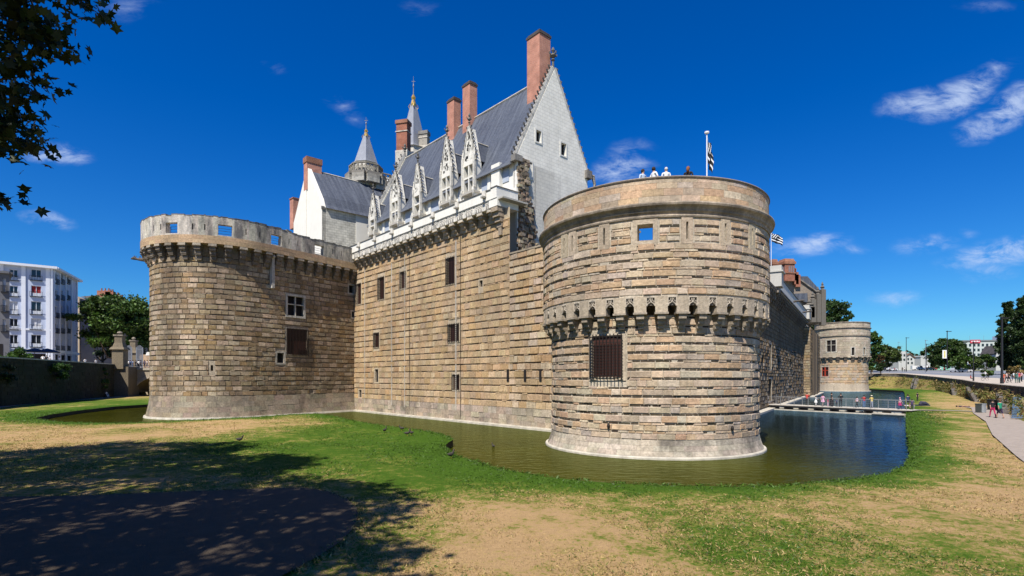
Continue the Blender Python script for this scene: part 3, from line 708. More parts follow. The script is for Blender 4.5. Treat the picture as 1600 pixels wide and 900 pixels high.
# gables
GU = LineF(PF.P(QZ, 0, 0)[:2], (-NV[0], -NV[1]), U)                       # q runs back along the gable, d out to the right
gpoly = [(0, 6.0), (DEP, 6.0), (DEP, 25.4), (DEP / 2, 34.15), (0, 24.5)]
gw = [rect(GU, 822, 252.5, 832, 277.5, 0, DEP), rect(GU, 838, 204, 846, 222, 0, DEP), rect(GU, 877, 224, 885, 243, 0, DEP)]
mb = MB(); 
def gable_mesh(mb, G, poly, ops, th=.5):
    """gable wall cut into columns so that its windows are real holes"""
    qs = sorted(set([p[0] for p in poly] + [e for o in ops for e in o[:2]]))
    lo = poly[0][1]
    def top(q):
        if q <= DEP / 2: return poly[4][1] + (poly[3][1] - poly[4][1]) * q / (DEP / 2)
        return poly[3][1] + (poly[2][1] - poly[3][1]) * (q - DEP / 2) / (DEP / 2)
    for i in range(len(qs) - 1):
        a, b = qs[i], qs[i + 1]; c = (a + b) / 2; cuts = sorted([o for o in ops if o[0] - .001 < c < o[1] + .001], key=lambda o: o[2]); z = lo
        for o in cuts + [None]:
            za, zb = (o[2], o[2]) if o else (top(a), top(b))
            v = [G.P(a, 0, z), G.P(b, 0, z), G.P(b, 0, zb), G.P(a, 0, za)]; k = [G.P(a, -th, z), G.P(b, -th, z), G.P(b, -th, zb), G.P(a, -th, za)]
            mb.add(v + k, [(0, 1, 2, 3), (7, 6, 5, 4), (0, 1, 5, 4), (1, 2, 6, 5), (2, 3, 7, 6), (3, 0, 4, 7)])
            if o: z = o[3]
gable_mesh(mb, GU, gpoly, gw); mb.build('gable_wall', M_gable, pal, fix=True)
for o in gw: opening_part(GU, o, pal, M_dark, .3, True, M_white, (.66, .64, .58), .14)
GL = LineF(PF.P(QA, 0, 0)[:2], (-NV[0], -NV[1]), (-U[0], -U[1]))
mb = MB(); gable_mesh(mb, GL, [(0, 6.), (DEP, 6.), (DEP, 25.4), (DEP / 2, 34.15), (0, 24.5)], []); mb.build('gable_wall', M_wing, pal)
def crockets(G, pa, pb, n, parent, name='gable_coping', w=.34, knob=.17, mat=M_carved, tint=(.52, .50, .45), d0=-.2, dark=True, th=.26):
    m = MB(tint); (qa, za), (qb, zb) = pa, pb; L_ = math.hypot(qb - qa, zb - za); tx, tz = (qb - qa) / L_, (zb - za) / L_; nx, nz = -tz, tx
    if nz < 0: nx, nz = -nx, -nz
    for (e0, e1, dd, t) in ((0, th, w, tint), (th, th + .07, w * .75, tuple(c * .6 for c in tint))):
        pts = [(qa + nx * e0, za + nz * e0), (qb + nx * e0, zb + nz * e0), (qb + nx * e1, zb + nz * e1), (qa + nx * e1, za + nz * e1)]
        m.prism([G.P(p[0], d0 - dd / 2, p[1]) for p in pts], Vector((*G.N(0), 0)) * dd, t)
    mk = MB((.15, .14, .13) if dark else tint)
    for i in range(n):
        f = (i + .5) / n; q, z = qa + (qb - qa) * f + nx * (th + .07), za + (zb - za) * f + nz * (th + .07)
        b0 = Vector(G.P(q, d0, z)); t3 = Vector(G.P(q + tx * .1, d0, z + tz * .1)) - b0; n3 = Vector(G.P(q + nx, d0, z + nz)) - b0; t3.normalize(); n3.normalize()
        mk.tube([b0 - n3 * .05, b0 + n3 * knob * .9, b0 + n3 * knob * 1.5 + t3 * knob * .7, b0 + n3 * knob * 1.1 + t3 * knob * 1.3], [knob * .5, knob * .42, knob * .6, knob * .25], 6)
    o = m.build(name, mat, parent); k = mk.build('crocket_row', M_dark_trim if dark else mat, o); return o
def finial(p, h, parent, r=.12, tint=(.2, .19, .17), mat=M_dark_trim):
    m = MB(tint); m.lathe(p, [(r * .9, 0), (r * .7, h * .3), (r * 1.5, h * .36), (r * .6, h * .44), (r * 2.3, h * .56), (r * 1.3, h * .66), (r * .5, h * .7), (r * 1.3, h * .82), (r * .9, h * .92), (0, h)], 8)
    for k in range(4):
        a = k * PI / 2 + .6; m.tube([(p[0], p[1], p[2] + h * .58), (p[0] + r * 3 * math.cos(a), p[1] + r * 3 * math.sin(a), p[2] + h * .62), (p[0] + r * 3.2 * math.cos(a), p[1] + r * 3.2 * math.sin(a), p[2] + h * .7)], r * .6, 5)
    return m.build('finial', mat, parent)
crockets(GU, (-.15, 24.15), (DEP / 2, 34.3), 20, pal); crockets(GU, (DEP + .1, 25.2), (DEP / 2, 34.3), 18, pal)
crockets(GL, (-.15, 24.15), (DEP / 2, 34.3), 16, pal); crockets(GL, (DEP + .1, 25.2), (DEP / 2, 34.3), 12, pal)
finial(GU.P(DEP / 2, -.2, 34.4), 2.0, pal, .14); finial(GL.P(DEP / 2, -.2, 34.4), 1.6, pal, .12)
mb = MB((.34, .31, .27)); mb.fbox(GU, DEP - .45, DEP + .35, -.3, .35, 24.7, 25.5); mb.tube([GU.P(DEP + .2, 0, 25.2), GU.P(DEP + .7, .15, 25.1), GU.P(DEP + .9, .2, 24.3), GU.P(DEP + .75, .2, 23.8)], [.16, .2, .14, .05], 6); mb.build('kneeler', M_dark_trim, pal)
mb = MB((.30, .28, .25)); mb.fbox(GU, -.5, .4, -.3, .3, 23.9, 24.45); mb.build('kneeler', M_dark_trim, pal)
mb = MB(); r0 = random.Random(77)                          # torn rubble where a wall once joined the gable
for k in range(420):
    z = r0.uniform(15.2, 24.2); w = 1.15 if z > 22 else 1.15 + (22 - z) * .22 + r0.uniform(-.15, .2); q = r0.uniform(.15, max(.3, w)); s = r0.uniform(.09, .26)
    mb.fbox(GU, q - s, q + s, -.05, r0.uniform(.08, .36), z - s * .6, z + s * .6, 1, jit(r0.choice([(.26, .20, .14), (.32, .25, .17), (.20, .16, .12), (.38, .31, .22)]), .25, r0))
mb.fbox(GU, .1, 1.2, -.1, .10, 15, 24.3, 1, (.16, .12, .09)); mb.fbox(GU, 1.0, 2.1, -.1, .09, 15, 20.2, 1, (.16, .12, .09)); mb.build('rubble_toothing', M_rubble, pal)
mb = MB((.70, .67, .6)); mb.fbox(GU, -.02, .22, -.3, .035, 16, 24.3); mb.build('quoin_strip', M_white, pal)
# chimneys on the ridge
def chimney(q, d, w, dp, z0, z1, parent, mat=M_brickp, cap=(.09, .075, .07)):
    m = MB(); m.fbox(PF, q - w / 2, q + w / 2, d - dp / 2, d + dp / 2, z0, z1); o = m.build('chimney', mat, parent)
    m = MB(cap); m.fbox(PF, q - w / 2 - .07, q + w / 2 + .07, d - dp / 2 - .07, d + dp / 2 + .07, z1, z1 + .22); m.fbox(PF, q - w / 2 + .05, q + w / 2 - .05, d - dp / 2 + .05, d + dp / 2 - .05, z1 + .22, z1 + .4); m.build('chimney_cap', M_dark_trim, o)
    return o
dd = -DEP / 2
chimney(27.6, dd + .6, 1.75, 1.5, 30.2, 37.5, pal); chimney(12.9, dd + .25, 1.35, 1.0, 31.2, 37.0, pal); chimney(16.0, dd + .25, 1.35, 1.05, 31.2, 37.6, pal)
# dormers
def dormer(q, apex, win_b, win_t, w, double, k):
    h = w / 2; F = PF; D0, D1 = -.2, .72
    m = MB((.70, .67, .59)); cw_ = .24
    for sx in (-1, 1): m.fbox(F, q + sx * h - cw_ / 2, q + sx * h + cw_ / 2, D0, D1, win_b - .9, win_t + .2)
    m.fbox(F, q - h, q + h, D0, D1 - .04, win_t, win_t + .45); m.fbox(F, q - h - .2, q + h + .2, D0, D1 + .14, win_b - .22, win_b, 1, (.40, .37, .32))
    o = m.build('dormer', M_white, pal)
    m = MB((.66, .63, .55)); m.fbox(F, q - h, q + h, .03, .10, win_b, win_t); p = m.build('window', M_dark, o)
    m2 = MB((.70, .67, .59)); m2.fbox(F, q - .07, q + .07, .10, D1 - .06, win_b, win_t) if double else None; m2.fbox(F, q - h + .1, q + h - .1, .10, D1 - .08, win_b + (win_t - win_b) * .52, win_b + (win_t - win_b) * .52 + .16)
    m2.build('mullion', M_white, o)
    # carved gablet
    gz = win_t + .3; m3 = MB((.70, .67, .59)); tri = [(q - h - .05, gz), (q + h + .05, gz), (q, apex)]
    m3.prism([F.P(a, D0, z) for a, z in tri], Vector((*F.N(0), 0)) * (D1 - D0 - .06)); r1 = random.Random(k)
    for i in range(38 if double else 18):          # blind tracery: bosses and sunk eyes
        f = r1.uniform(.04, .86); z = gz + (apex - gz) * f; ww = (h - .2) * (1 - f) * .95; a = q + r1.uniform(-ww, ww); c = r1.uniform(.06, .13)
        m3.fbox(F, a - c, a + c, D1 - .1, D1 - .045, z - c * 1.2, z + c * 1.2, 1, (.035, .033, .03) if i % 2 else (.66, .63, .55))
    g = m3.build('gablet', M_carved, o)
    for (sa, sb) in ((-1, 1), (1, -1)):
        crockets(F, (q + sa * (h + .16), gz - .05), (q, apex + .1), 9, o, 'gablet_edge', .2, .13, M_carved, (.58, .55, .48), D1 - .12, True, .1)
    for sx in (-1, 1):
        x = q + sx * (h + .08); m4 = MB((.58, .55, .48)); m4.fbox(F, x - .13, x + .13, D1 - .2, D1 + .06, win_b + .3, gz + .5); pp = F.P(x, D1 - .07, gz + .5)
        m4.lathe(pp, [(.17, 0), (.14, .15), (.05, .75), (.1, .82), (0, 1.0)], 6); m4.lathe(F.P(x, D1 + .1, win_b - .1), [(0, -.5), (.12, -.2), (.16, .1), (.1, .4)], 6); m4.build('pinnacle', M_carved, o)
    finial(F.P(q, D1 - .15, apex - .05), 1.5, o, .085)
    # little slate roof running back to the main one
    zr = gz + (apex - gz) * .64; m5 = MB(); dep = -(zr - ZE) * .5 - .3; e = [(q - h, gz + .1), (q + h, gz + .1), (q, zr)]
    a = [F.P(x, D0, z) for x, z in e]; b = [F.P(q - h, -1.0, gz + .1), F.P(q + h, -1.0, gz + .1), F.P(q, dep - .9, zr)]
    m5.add(a + b, [(0, 3, 5, 2), (1, 2, 5, 4), (3, 4, 5)]); m5.build('dormer_roof', M_slate, o, fix=False)
    m6 = MB((.5, .5, .5)); m6.tube([F.P(q, D0, zr + .03), F.P(q, dep - .9, zr + .03)], .075, 5); m6.build('ridge_cap', M_ledge, o)
    return o
Yq = lambda q: PF.P(q, 0, 0)[1]
spec = [(589.5, 306, 366, 345, 1.3, 0), (625, 273, 350, 317, 1.7, 1), (659.5, 260, 337, 308, 1.3, 0), (705, 219, 318, 279, 1.7, 1), (740.5, 202, 303, 261, 1.7, 1)]
for k, (px, ya, yb, yt, w, dbl) in enumerate(spec):
    q = dq_[k]; Y = Yq(q); z = lambda y: EYE + (HOR - y) / FOC * Y
    dormer(q, z(ya), z(yb), z(yt), w, dbl, 50 + k)

# ---------------------------------------------------------------- wing with grey side wall
WC = (-24.2, 68.8)                                         # its near corner; the long wall runs back along -NV
WG = LineF(WC, (-U[0], -U[1]), NV)                         # gable front: q to the left
WS = LineF(WC, (-NV[0], -NV[1]), U)                        # long side
wing = thing('palace_wing', (*WC, 0), 'narrow white wing with slate roof and grey side wall behind the left wall walk', 'castle building')
WH, WD, WZ, WRZ = 4.96, 13.0, 26.1, 32.3
sw = rect(WS, 561.5, 347, 568.5, 374, 0, WD)
mb = MB(); skin(mb, WS, 0, WD, 6, WZ, 3, [sw], rev=.4); mb.build('side_wall', M_wing, wing)
opening_part(WS, sw, wing, M_shutter, .2, True, M_white, (.62, .60, .53), .18)
mb = MB((.62, .60, .53)); mb.fbox(WS, 4.6, 7, -.1, .06, 20, 26); mb.build('plaster_strip', M_plaster, wing)
mb = MB(); P_ = [(0, 6), (2 * WH, 6), (2 * WH, WZ), (WH, WRZ + .35), (.55, WZ + 1.1), (0, WZ)]
mb.prism([WG.P(a, 0, z) for a, z in P_], Vector((-NV[0], -NV[1], 0)) * .5); mb.build('gable_wall', M_plaster, wing)
mb = MB((.2, .19, .17)); mb.fbox(WG, -.12, .06, -.3, .09, WZ - .3, WZ + .05); mb.build('kneeler', M_dark_trim, wing)
pr = [(.35, WZ - .15), (-.3, WZ + .45), (-1.0, WZ + 1.75), (-WH, WRZ), (-2 * WH - .2, WZ - .1)]
vs = []
for q in (.5, WD): vs += [WS.P(q, d, z) for d, z in pr]
mb = MB(); m_ = len(pr); mb.add(vs, [(j, m_ + j, m_ + j + 1, j + 1) for j in range(m_ - 1)] + [tuple(range(m_)), tuple(range(2 * m_ - 1, m_ - 1, -1))]); mb.build('roof', M_slate, wing)
mb = MB((.55, .55, .55)); mb.tube([WS.P(.4, -WH, WRZ + .03), WS.P(WD, -WH, WRZ + .03)], .11, 6); mb.build('ridge_cap', M_ledge, wing)
mb = MB(); mb.fbox(WG, WH - .25, WH + .85, -1.9, .12, 29.5, 33.2); ch = mb.build('chimney', M_brickp, wing)
mb = MB((.12, .07, .05)); mb.fbox(WG, WH - .33, WH + .93, -1.98, .2, 33.2, 33.95); mb.build('chimney_cap', M_brickdk, ch)
mb = MB((.5, .42, .36)); mb.fbox(WG, WH + .05, WH + .7, .0, .12, 19, 29.5); mb.build('chimney_breast', M_plaster, wing)
# low roofed house left of the wing
lh = thing('slate_roofed_house', WG.P(9.5, -3, 0), 'low slate roof with small pink chimney peeping over the left parapet', 'castle building')
LHF = LineF(WG.P(8.0, -2.2, 0)[:2], (-U[0], -U[1]), NV)
mb = MB(); mb.prism([LHF.P(a, d, z) for a, d, z in ((-1.2, 0, 19), (4.2, 0, 19), (4.2, -4, 19), (-1.2, -4, 19))], (0, 0, 4.2)); mb.build('wall', M_plaster, lh)
mb = MB(); mb.add([LHF.P(-1.2, .3, 22.6), LHF.P(2.6, .3, 22.6), LHF.P(1.15, -3.4, 28.9), LHF.P(-1.2, -3.4, 28.9), LHF.P(-1.2, -7, 22.6), LHF.P(2.6, -7, 22.6)], [(0, 1, 2, 3), (3, 2, 5, 4), (1, 5, 2), (0, 3, 4)]); mb.build('roof', M_slate, lh)
crockets(LHF, (3.0, 22.4), (1.35, 28.0), 9, lh, 'gable_coping', .3, .2)
finial(LHF.P(1.3, -.2, 27.9), 1.7, lh, .12)
mb = MB(); p = pw(462.5, 322, 77); mb.box((p[0], p[1], 27.5), (1.3, 1.1, 4.2), .8); ch = mb.build('chimney', M_brickp, lh); mb = MB((.3, .2, .16)); mb.box((p[0], p[1], 29.68), (1.45, 1.25, .16), .8); mb.build('chimney_cap', M_brickdk, ch)

# ---------------------------------------------------------------- stair towers with lead spires
def spire_tower(px, base_y, tip_y, Y, rb, label, n=6, gall=True, gold=.15, a0=0.3):
    x = (px - 800) / FOC * Y; zb = EYE + (HOR - base_y) / FOC * Y; zt = EYE + (HOR - tip_y) / FOC * Y
    t = thing('stair_tower', (x, Y, 0), label, 'castle tower'); c = (x, Y, 0)
    mb = MB((.6, .57, .5)); mb.lathe(c, [(rb * 1.05, 6), (rb * 1.05, zb - 2.4), (rb * 1.15, zb - 2.2), (rb * 1.0, zb - 2.0), (rb * 1.0, zb - .1), (rb * 1.12, zb), (rb * .9, zb + .1)], 8, a0=a0); mb.build('shaft', M_white, t)
    hb = (zt - zb); zc = zb + hb * .68
    mb = MB(); mb.lathe(c, [(rb * 1.02, zb + .05), (rb * .92, zb + .5), (rb * .12, zc)], n, a0=a0); s = mb.build('spire', M_lead, t)
    mb = MB((.6, .42, .13)); mb.lathe(c, [(rb * .15, zc - hb * .12), (rb * .20, zc - hb * .06), (rb * .1, zc), (rb * .17, zc + hb * .03), (rb * .06, zc + hb * .07)], 8); 
    for k in range(n):
        a = a0 + 2 * PI * k / n
        mb.tube([(x + rb * .2 * math.cos(a), Y + rb * .2 * math.sin(a), zc - hb * .13), (x + rb * .34 * math.cos(a), Y + rb * .34 * math.sin(a), zc - hb * .1), (x + rb * .25 * math.cos(a), Y + rb * .25 * math.sin(a), zc - hb * .06)], .05, 5)
    mb.build('gilded_crown', M_gold, t)
    mb = MB((.5, .5, .5)); mb.lathe(c, [(.1, zc + hb * .05), (.05, zc + hb * .16), (.12, zc + hb * .19), (.04, zc + hb * .22), (.02, zt)], 6); mb.box((x, Y, zt - hb * .07), (.5, .05, .06)); mb.build('finial_rod', M_grey, t)
    return t, c, zb
M_lead = simple('pale_lead', (.29, .30, .325), .6, .12, 1.5, 0, .25)
M_gold = simple('gilding', (.65, .42, .12), .35, .2, 6, 0, .8)
t1, c1, zb1 = spire_tower(572, 258, 183, 80, 1.75, 'slim stair tower with pale faceted spire above a tracery balcony, left of the pair', 4, a0=R(-76))
t2, c2, zb2 = spire_tower(646, 236, 119, 83, 2.2, 'taller stair tower whose lead spire has a gilded crown, behind the brick chimney', 4, a0=R(-80))
def balustrade(par, pts, z0, z1, name='balcony'):
    m = MB((.27, .245, .20)); ok = MB((.5, .47, .40))
    for i in range(len(pts) - 1):
        a, b = Vector((*pts[i], 0)), Vector((*pts[i + 1], 0)); L_ = (b - a).length; u = (b - a).normalized(); nn = (-u.y, u.x); F = LineF((a.x, a.y), (u.x, u.y), nn)
        m.fbox(F, 0, L_, -.14, .14, z1 - .16, z1); m.fbox(F, 0, L_, -.14, .14, z0, z0 + .16); k = max(2, int(L_ / .55))
        for j in range(k + 1): m.fbox(F, L_ * j / k - .06, L_ * j / k + .06, -.1, .1, z0, z1)
        for j in range(k):
            q0, q1 = L_ * j / k, L_ * (j + 1) / k; qm = (q0 + q1) / 2; zm = (z0 + z1) / 2
            m.tube([F.P(q0, 0, z0 + .2), F.P(qm, 0, zm), F.P(q1, 0, z1 - .2)], .05, 5); m.tube([F.P(q1, 0, z0 + .2), F.P(qm, 0, zm), F.P(q0, 0, z1 - .2)], .05, 5)
        m.fbox(F, -.05, L_ + .05, -.7, .22, z0 - .35, z0 - .002, 1, (.22, .20, .17)); m.fbox(F, 0, L_, -.7, .05, z0 - .9, z0 - .352, 1, (.30, .28, .24)); m.fbox(F, 0, L_, -.7, -.15, z0 - 1.5, z0 - .9, 1, (.4, .38, .33))
    return m.build(name, M_carved, par)
ring = [(c1[0] + 2.35 * math.cos(a), c1[1] + 2.35 * math.sin(a)) for a in [PI + .25 + k * PI / 4 for k in range(0, 5)]]
balustrade(t1, ring, zb1 - 1.75, zb1 - .35)
pa = pw(585, 270, 79); pb = pw(609, 270, 80.5); pc = pw(618, 262, 83); pd = pw(634, 250, 84)
balustrade(t1, [pa[:2], pb[:2], pc[:2]], zb1 - 2.5, zb1 - 1.2, 'gallery')
balustrade(t2, [pc[:2], pd[:2]], zb1 - 1.6, zb1 - .1, 'gallery')
bx = thing('attic_block', (c2[0], 84, 0), 'white attic storey linking the two spired stair towers behind the palace roof', 'castle building')
mb = MB(); mb.box((-20.5, 85.5, 20.5), (9, 6, 29), .3); mb.build('wall', M_white, bx)
def stack(px0, px1, ytop, ybot, Y, label, mat, rz=-.25, capc=(.2, .08, .05)):
    xa, xb = (px0 - 800) / FOC * Y, (px1 - 800) / FOC * Y; zt = EYE + (HOR - ytop) / FOC * Y; zb = EYE + (HOR - ybot) / FOC * Y; w = (xb - xa) * .86; x = (xa + xb) / 2
    t = thing('chimney_stack', (x, Y, zb - 12), label, 'chimney')
    mb = MB((.45, .42, .36)); mb.box((x, Y, zb - 6), (w * 1.1, w * .9, 12), rz); mb.build('plinth', M_carved, t)
    mb = MB((.34, .31, .26)); mb.box((x, Y, (zb + zt) / 2), (w, w * .75, zt - zb), rz); mb.build('shaft', mat, t)
    mb = MB((.55, .5, .42)); mb.box((x, Y, zb + .12), (w * 1.12, w * .88, .25), rz); mb.build('string_course', M_carved, t); mb = MB((.55, .5, .42)); mb.box((x, Y, zt - (zt - zb) * .3), (w * 1.1, w * .86, .14), rz); mb.build('string_course', M_carved, t)
    mb = MB(capc); mb.box((x, Y, zt + .1), (w * 1.14, w * .9, .5), rz); mb.build('chimney_cap', M_brickdk if mat is M_brickr else M_dark_trim, t); return t
stack(620, 641, 194, 240, 78, 'ribbed red brick chimney beside the taller spire, behind the palace roof', M_brickr)
stack(655, 671, 210, 232, 82, 'stubby grey stone chimney peeping over the ridge beside the taller spire', M_carved, -.25, (.3, .28, .25))

# ---------------------------------------------------------------- right flank: wall in shade, far tower, houses on top
OR_ = (31.5, 68.5); UR = (.5407, .8412); NR = (.8412, -.5407)
RW = LineF(OR_, UR, NR)
rw = thing('curtain_wall', (*OR_, 0), 'long shaded rough masonry wall rising from the moat behind the footbridge', 'castle wall')
RO = lambda *a: rect(RW, *a, 0, 108)
vops = [RO(1189.5, 558, 1193, 567), RO(1214, 561, 1217, 568), RO(1234, 562, 1236.5, 569), RO(1200, 592, 1206, 627), RO(1202.5, 538, 1205.5, 577)]
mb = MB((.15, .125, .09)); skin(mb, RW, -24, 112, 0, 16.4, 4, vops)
stones(mb, RW, -12, 40, .4, 9.5, vops, warm(PAL_GREY + PAL_BROWN, (.62, .6, .6)), (.05, .04, .03), .48, 1, .05, (.3, .9), (.03, .16), .5, .2, seed=61)  # palette scaled down: the wall's shade is painted into its stones
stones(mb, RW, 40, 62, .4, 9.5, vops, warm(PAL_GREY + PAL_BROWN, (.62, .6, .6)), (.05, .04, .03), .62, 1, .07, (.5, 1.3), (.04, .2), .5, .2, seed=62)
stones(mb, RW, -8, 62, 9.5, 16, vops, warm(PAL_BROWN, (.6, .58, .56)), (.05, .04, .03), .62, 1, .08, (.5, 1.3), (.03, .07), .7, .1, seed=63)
for (a, b) in ((62, 112),):
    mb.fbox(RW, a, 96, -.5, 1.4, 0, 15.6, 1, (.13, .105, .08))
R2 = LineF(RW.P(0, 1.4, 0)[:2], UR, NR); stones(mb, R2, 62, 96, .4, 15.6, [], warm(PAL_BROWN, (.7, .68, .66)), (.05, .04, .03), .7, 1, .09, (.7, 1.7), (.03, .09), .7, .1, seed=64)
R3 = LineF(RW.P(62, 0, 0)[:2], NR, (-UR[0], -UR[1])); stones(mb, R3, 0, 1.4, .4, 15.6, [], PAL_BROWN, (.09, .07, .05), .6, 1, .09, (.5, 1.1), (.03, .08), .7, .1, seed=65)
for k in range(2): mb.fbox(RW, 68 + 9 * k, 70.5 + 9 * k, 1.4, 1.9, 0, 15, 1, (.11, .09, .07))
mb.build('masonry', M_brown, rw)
mb = MB(); mb.fbox(RW, -24, 62, -.5, 1.0, -.9, .22, 1); mb.fbox(RW, 62, 100, 1.0, 2.3, -.9, .22); mb.build('water_ledge', M_ledge, rw)
for i, o in enumerate(vops): opening_part(RW, o, rw, M_dark, .35, i > 2, M_carved, (.44, .39, .32), .2, name='doorway' if i == 3 else 'window')
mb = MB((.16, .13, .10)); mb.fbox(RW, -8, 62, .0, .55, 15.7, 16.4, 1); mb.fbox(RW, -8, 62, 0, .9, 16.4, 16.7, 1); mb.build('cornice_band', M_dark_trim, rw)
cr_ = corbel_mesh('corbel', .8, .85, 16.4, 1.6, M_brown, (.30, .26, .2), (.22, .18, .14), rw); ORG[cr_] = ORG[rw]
for k in range(34):
    q = -6 + 2.0 * k; p = RW.P(q, 0, 0); c = cr_ if k == 0 else cr_.copy()
    if k: COL.objects.link(c)
    c.location = (p[0] - OR_[0], p[1] - OR_[1], 0); c.rotation_euler = (0, 0, math.atan2(NR[1], NR[0]) - PI / 2)
mb = MB((.60, .58, .53)); mb.fbox(RW, 12, 62, .4, .95, 16.7, 18.7, 12); mb.build('balcony_parapet', M_white, rw)
mb = MB((.16, .16, .16)); mb.fbox(RW, 12, 62, .35, 1.05, 18.7, 18.85, 12); mb.fbox(RW, 12, 62, .9, 1.1, 16.75, 16.95, 12); mb.build('coping', M_dark_trim, rw)
mb = MB((.46, .44, .39))
for (q, z0_, z1_, s) in ((9.6, 17.0, 19.9, 1.2), (60, 17.0, 20.0, 1.9)):
    mb.fbox(RW, q - s, q + s, -1.2, 1.5, z0_, z1_); mb.fbox(RW, q - s - .15, q + s + .15, -1.2, 1.7, z1_ - .9, z1_ - .7); mb.fbox(RW, q - s * .7, q + s * .7, -1, 1.1, z0_ - .8, z0_, 1, (.24, .2, .16)); mb.fbox(RW, q - s * .5, q + s * .5, -1, .6, z0_ - 1.7, z0_ - .8, 1, (.2, .17, .14))
mb.build('bartizan', M_white, rw)
mb = MB((.14, .12, .10))
for q in (30, 48):
    p = Vector(RW.P(q, 1.0, 17.4)); d = Vector((NR[0], NR[1], .08)); mb.tube([p, p + d * .8, p + d * 1.3, p + d * 1.7], [.2, .17, .2, .06], 6)
mb.build('gargoyle', M_dark_trim, rw)
mb = MB((.4, .36, .3)); mb.fbox(RW, 9, 112, -6, .4, 16.2, 16.45); mb.build('wall_walk', M_ledge, rw)

TF = (105.3, 172.5); RF = 7.1
ft = thing('round_tower', (*TF, 0), 'distant squat round tower with a red window, at the far end of the moat', 'castle tower')
AF = math.atan2(-TF[1], -TF[0])
F1 = CylF(TF, RF, AF - PI, 1, lambda z: .35 * max(0, (1 - z)) if z < 1 else 0); F2 = CylF(TF, RF + .55, AF - PI, 1); lf = 2 * PI * RF; lf2 = 2 * PI * (RF + .55)
o1 = rect(F1, 1284, 573.5, 1294.5, 588, lf * .25, lf * .75); o2 = [rect(F2, 1291.5, 531.5, 1306, 549.5, lf2 * .25, lf2 * .75), rect(F2, 1330.5, 543, 1335, 555, lf2 * .25, lf2 * .75), rect(F2, 1349, 543, 1352, 554, lf2 * .25, lf2 * .75)]
mb = MB((.44, .36, .26)); skin(mb, F1, 0, lf, 0, 10.4, 1.1, [o1]); stones(mb, F1, .1, lf - .1, .5, 9.9, [(o1[0] - .2, o1[1] + .2, o1[2] - .2, o1[3] + .2)], PAL_TAN + PAL_BEIGE, (.12, .09, .06), .8, 1, .13, (.8, 2.0), (.03, .08), .7, .1, seed=71); mb.build('lower_drum', M_tan, ft)
mb = MB((.46, .38, .28)); skin(mb, F2, 0, lf2, 10.4, 21.2, 1.1, o2); stones(mb, F2, .1, lf2 - .1, 10.5, 21.1, [(o[0] - .3, o[1] + .3, o[2] - .3, o[3] + .3) for o in o2], [(.47, .39, .29), (.42, .35, .26), (.5, .42, .32)], (.3, .25, .19), .7, 1, .04, (.6, 1.4), (.015, .03), .3, .1, seed=72); mb.build('upper_drum', M_tan, ft)
for (z, w, h) in ((17.1, .25, .3), (19.5, .3, .35), (21.2, .15, .25)): mb = MB((.3, .25, .19)); mb.lathe((*TF, 0), [(RF, z), (RF + .55 + w, z), (RF + .55 + w, z + h * .6), (RF + .5, z + h)], 48, ring=True); mb.build('string_course', M_dark_trim, ft)
mb = MB((.35, .3, .25)); mb.lathe((*TF, 0), [(RF + .5, 21.0), (0, 21.05)], 40); mb.build('terrace', M_ledge, ft)
opening_part(F1, o1, ft, M_dark, .25, True, M_carved, (.45, .38, .3), .22, False, None)
mb = MB(); a, b, c, e = o1; m_ = (a + b) / 2
for (p, q, x, y) in ((a, a + .14, c, e), (b - .14, b, c, e), (a, b, c, c + .14), (a, b, e - .14, e), (m_ - .22, m_ + .22, c, e), (a, b, (c + e) / 2 + .3, (c + e) / 2 + .5)): mb.fbox(F1, p, q, -.15, -.05, x, y)
wr = mb.build('window', M_red, ft); wr['label'] = 'red painted wooden window'
for i, o in enumerate(o2): opening_part(F2, o, ft, M_dark, .3, True, M_carved, (.52, .48, .4), .25, i == 0, None, fd=.1)
cf = corbel_mesh('corbel', 1.0, .85, 10.9, 1.7, M_tan, (.42, .34, .25), (.20, .16, .12), ft); ORG[cf] = ORG[ft]
for k in range(24):
    q = lf * (k + .5) / 24; p = F1.P(q, 0, 10); nn = F1.N(q); c = cf if k == 0 else cf.copy()
    if k: COL.objects.link(c)
    c.location = (p[0] - TF[0], p[1] - TF[1], 0); c.rotation_euler = (0, 0, math.atan2(nn[1], nn[0]) - PI / 2)
mb = MB(); mb.lathe((*TF, 0), [(RF - .2, -.9), (RF + .75, -.9), (RF + .75, .2), (RF, .24)], 48, ring=True); mb.build('water_ledge', M_ledge, ft)

# house with brick chimneys standing on the right wall, gable towards us
HY = 152.0
h0 = pw(1208, 500, HY); h1 = pw(1283, 500, HY)
hs = thing('gabled_house', ((h0[0] + h1[0]) / 2, HY, 0), 'grey gabled house with ornate brick chimneys standing above the shaded right wall', 'house')
zz = lambda y, Y=HY: EYE + (HOR - y) / FOC * Y; xx = lambda x, Y=HY: (x - 800) / FOC * Y
mb = MB(); poly = [(1206, 505), (1281.5, 505), (1281.5, 458), (1247, 433), (1236, 430), (1206, 430)]
mb.prism([(xx(x), HY, zz(y)) for x, y in poly], (3.5, 14, 0)); mb.build('wall', M_greywall, hs)
mb = MB(); mb.prism([(xx(x), HY - .3, zz(y)) for x, y in ((1244, 434), (1286, 463), (1286, 460), (1261, 432), (1248, 432))], (8, 20, 0)); mb.build('roof', M_slate, hs)
mb = MB((.25, .23, .2)); mb.tube([(xx(1244), HY - .3, zz(433.5)), (xx(1285), HY - .3, zz(463))], .28, 5); mb.build('gable_coping', M_dark_trim, hs)
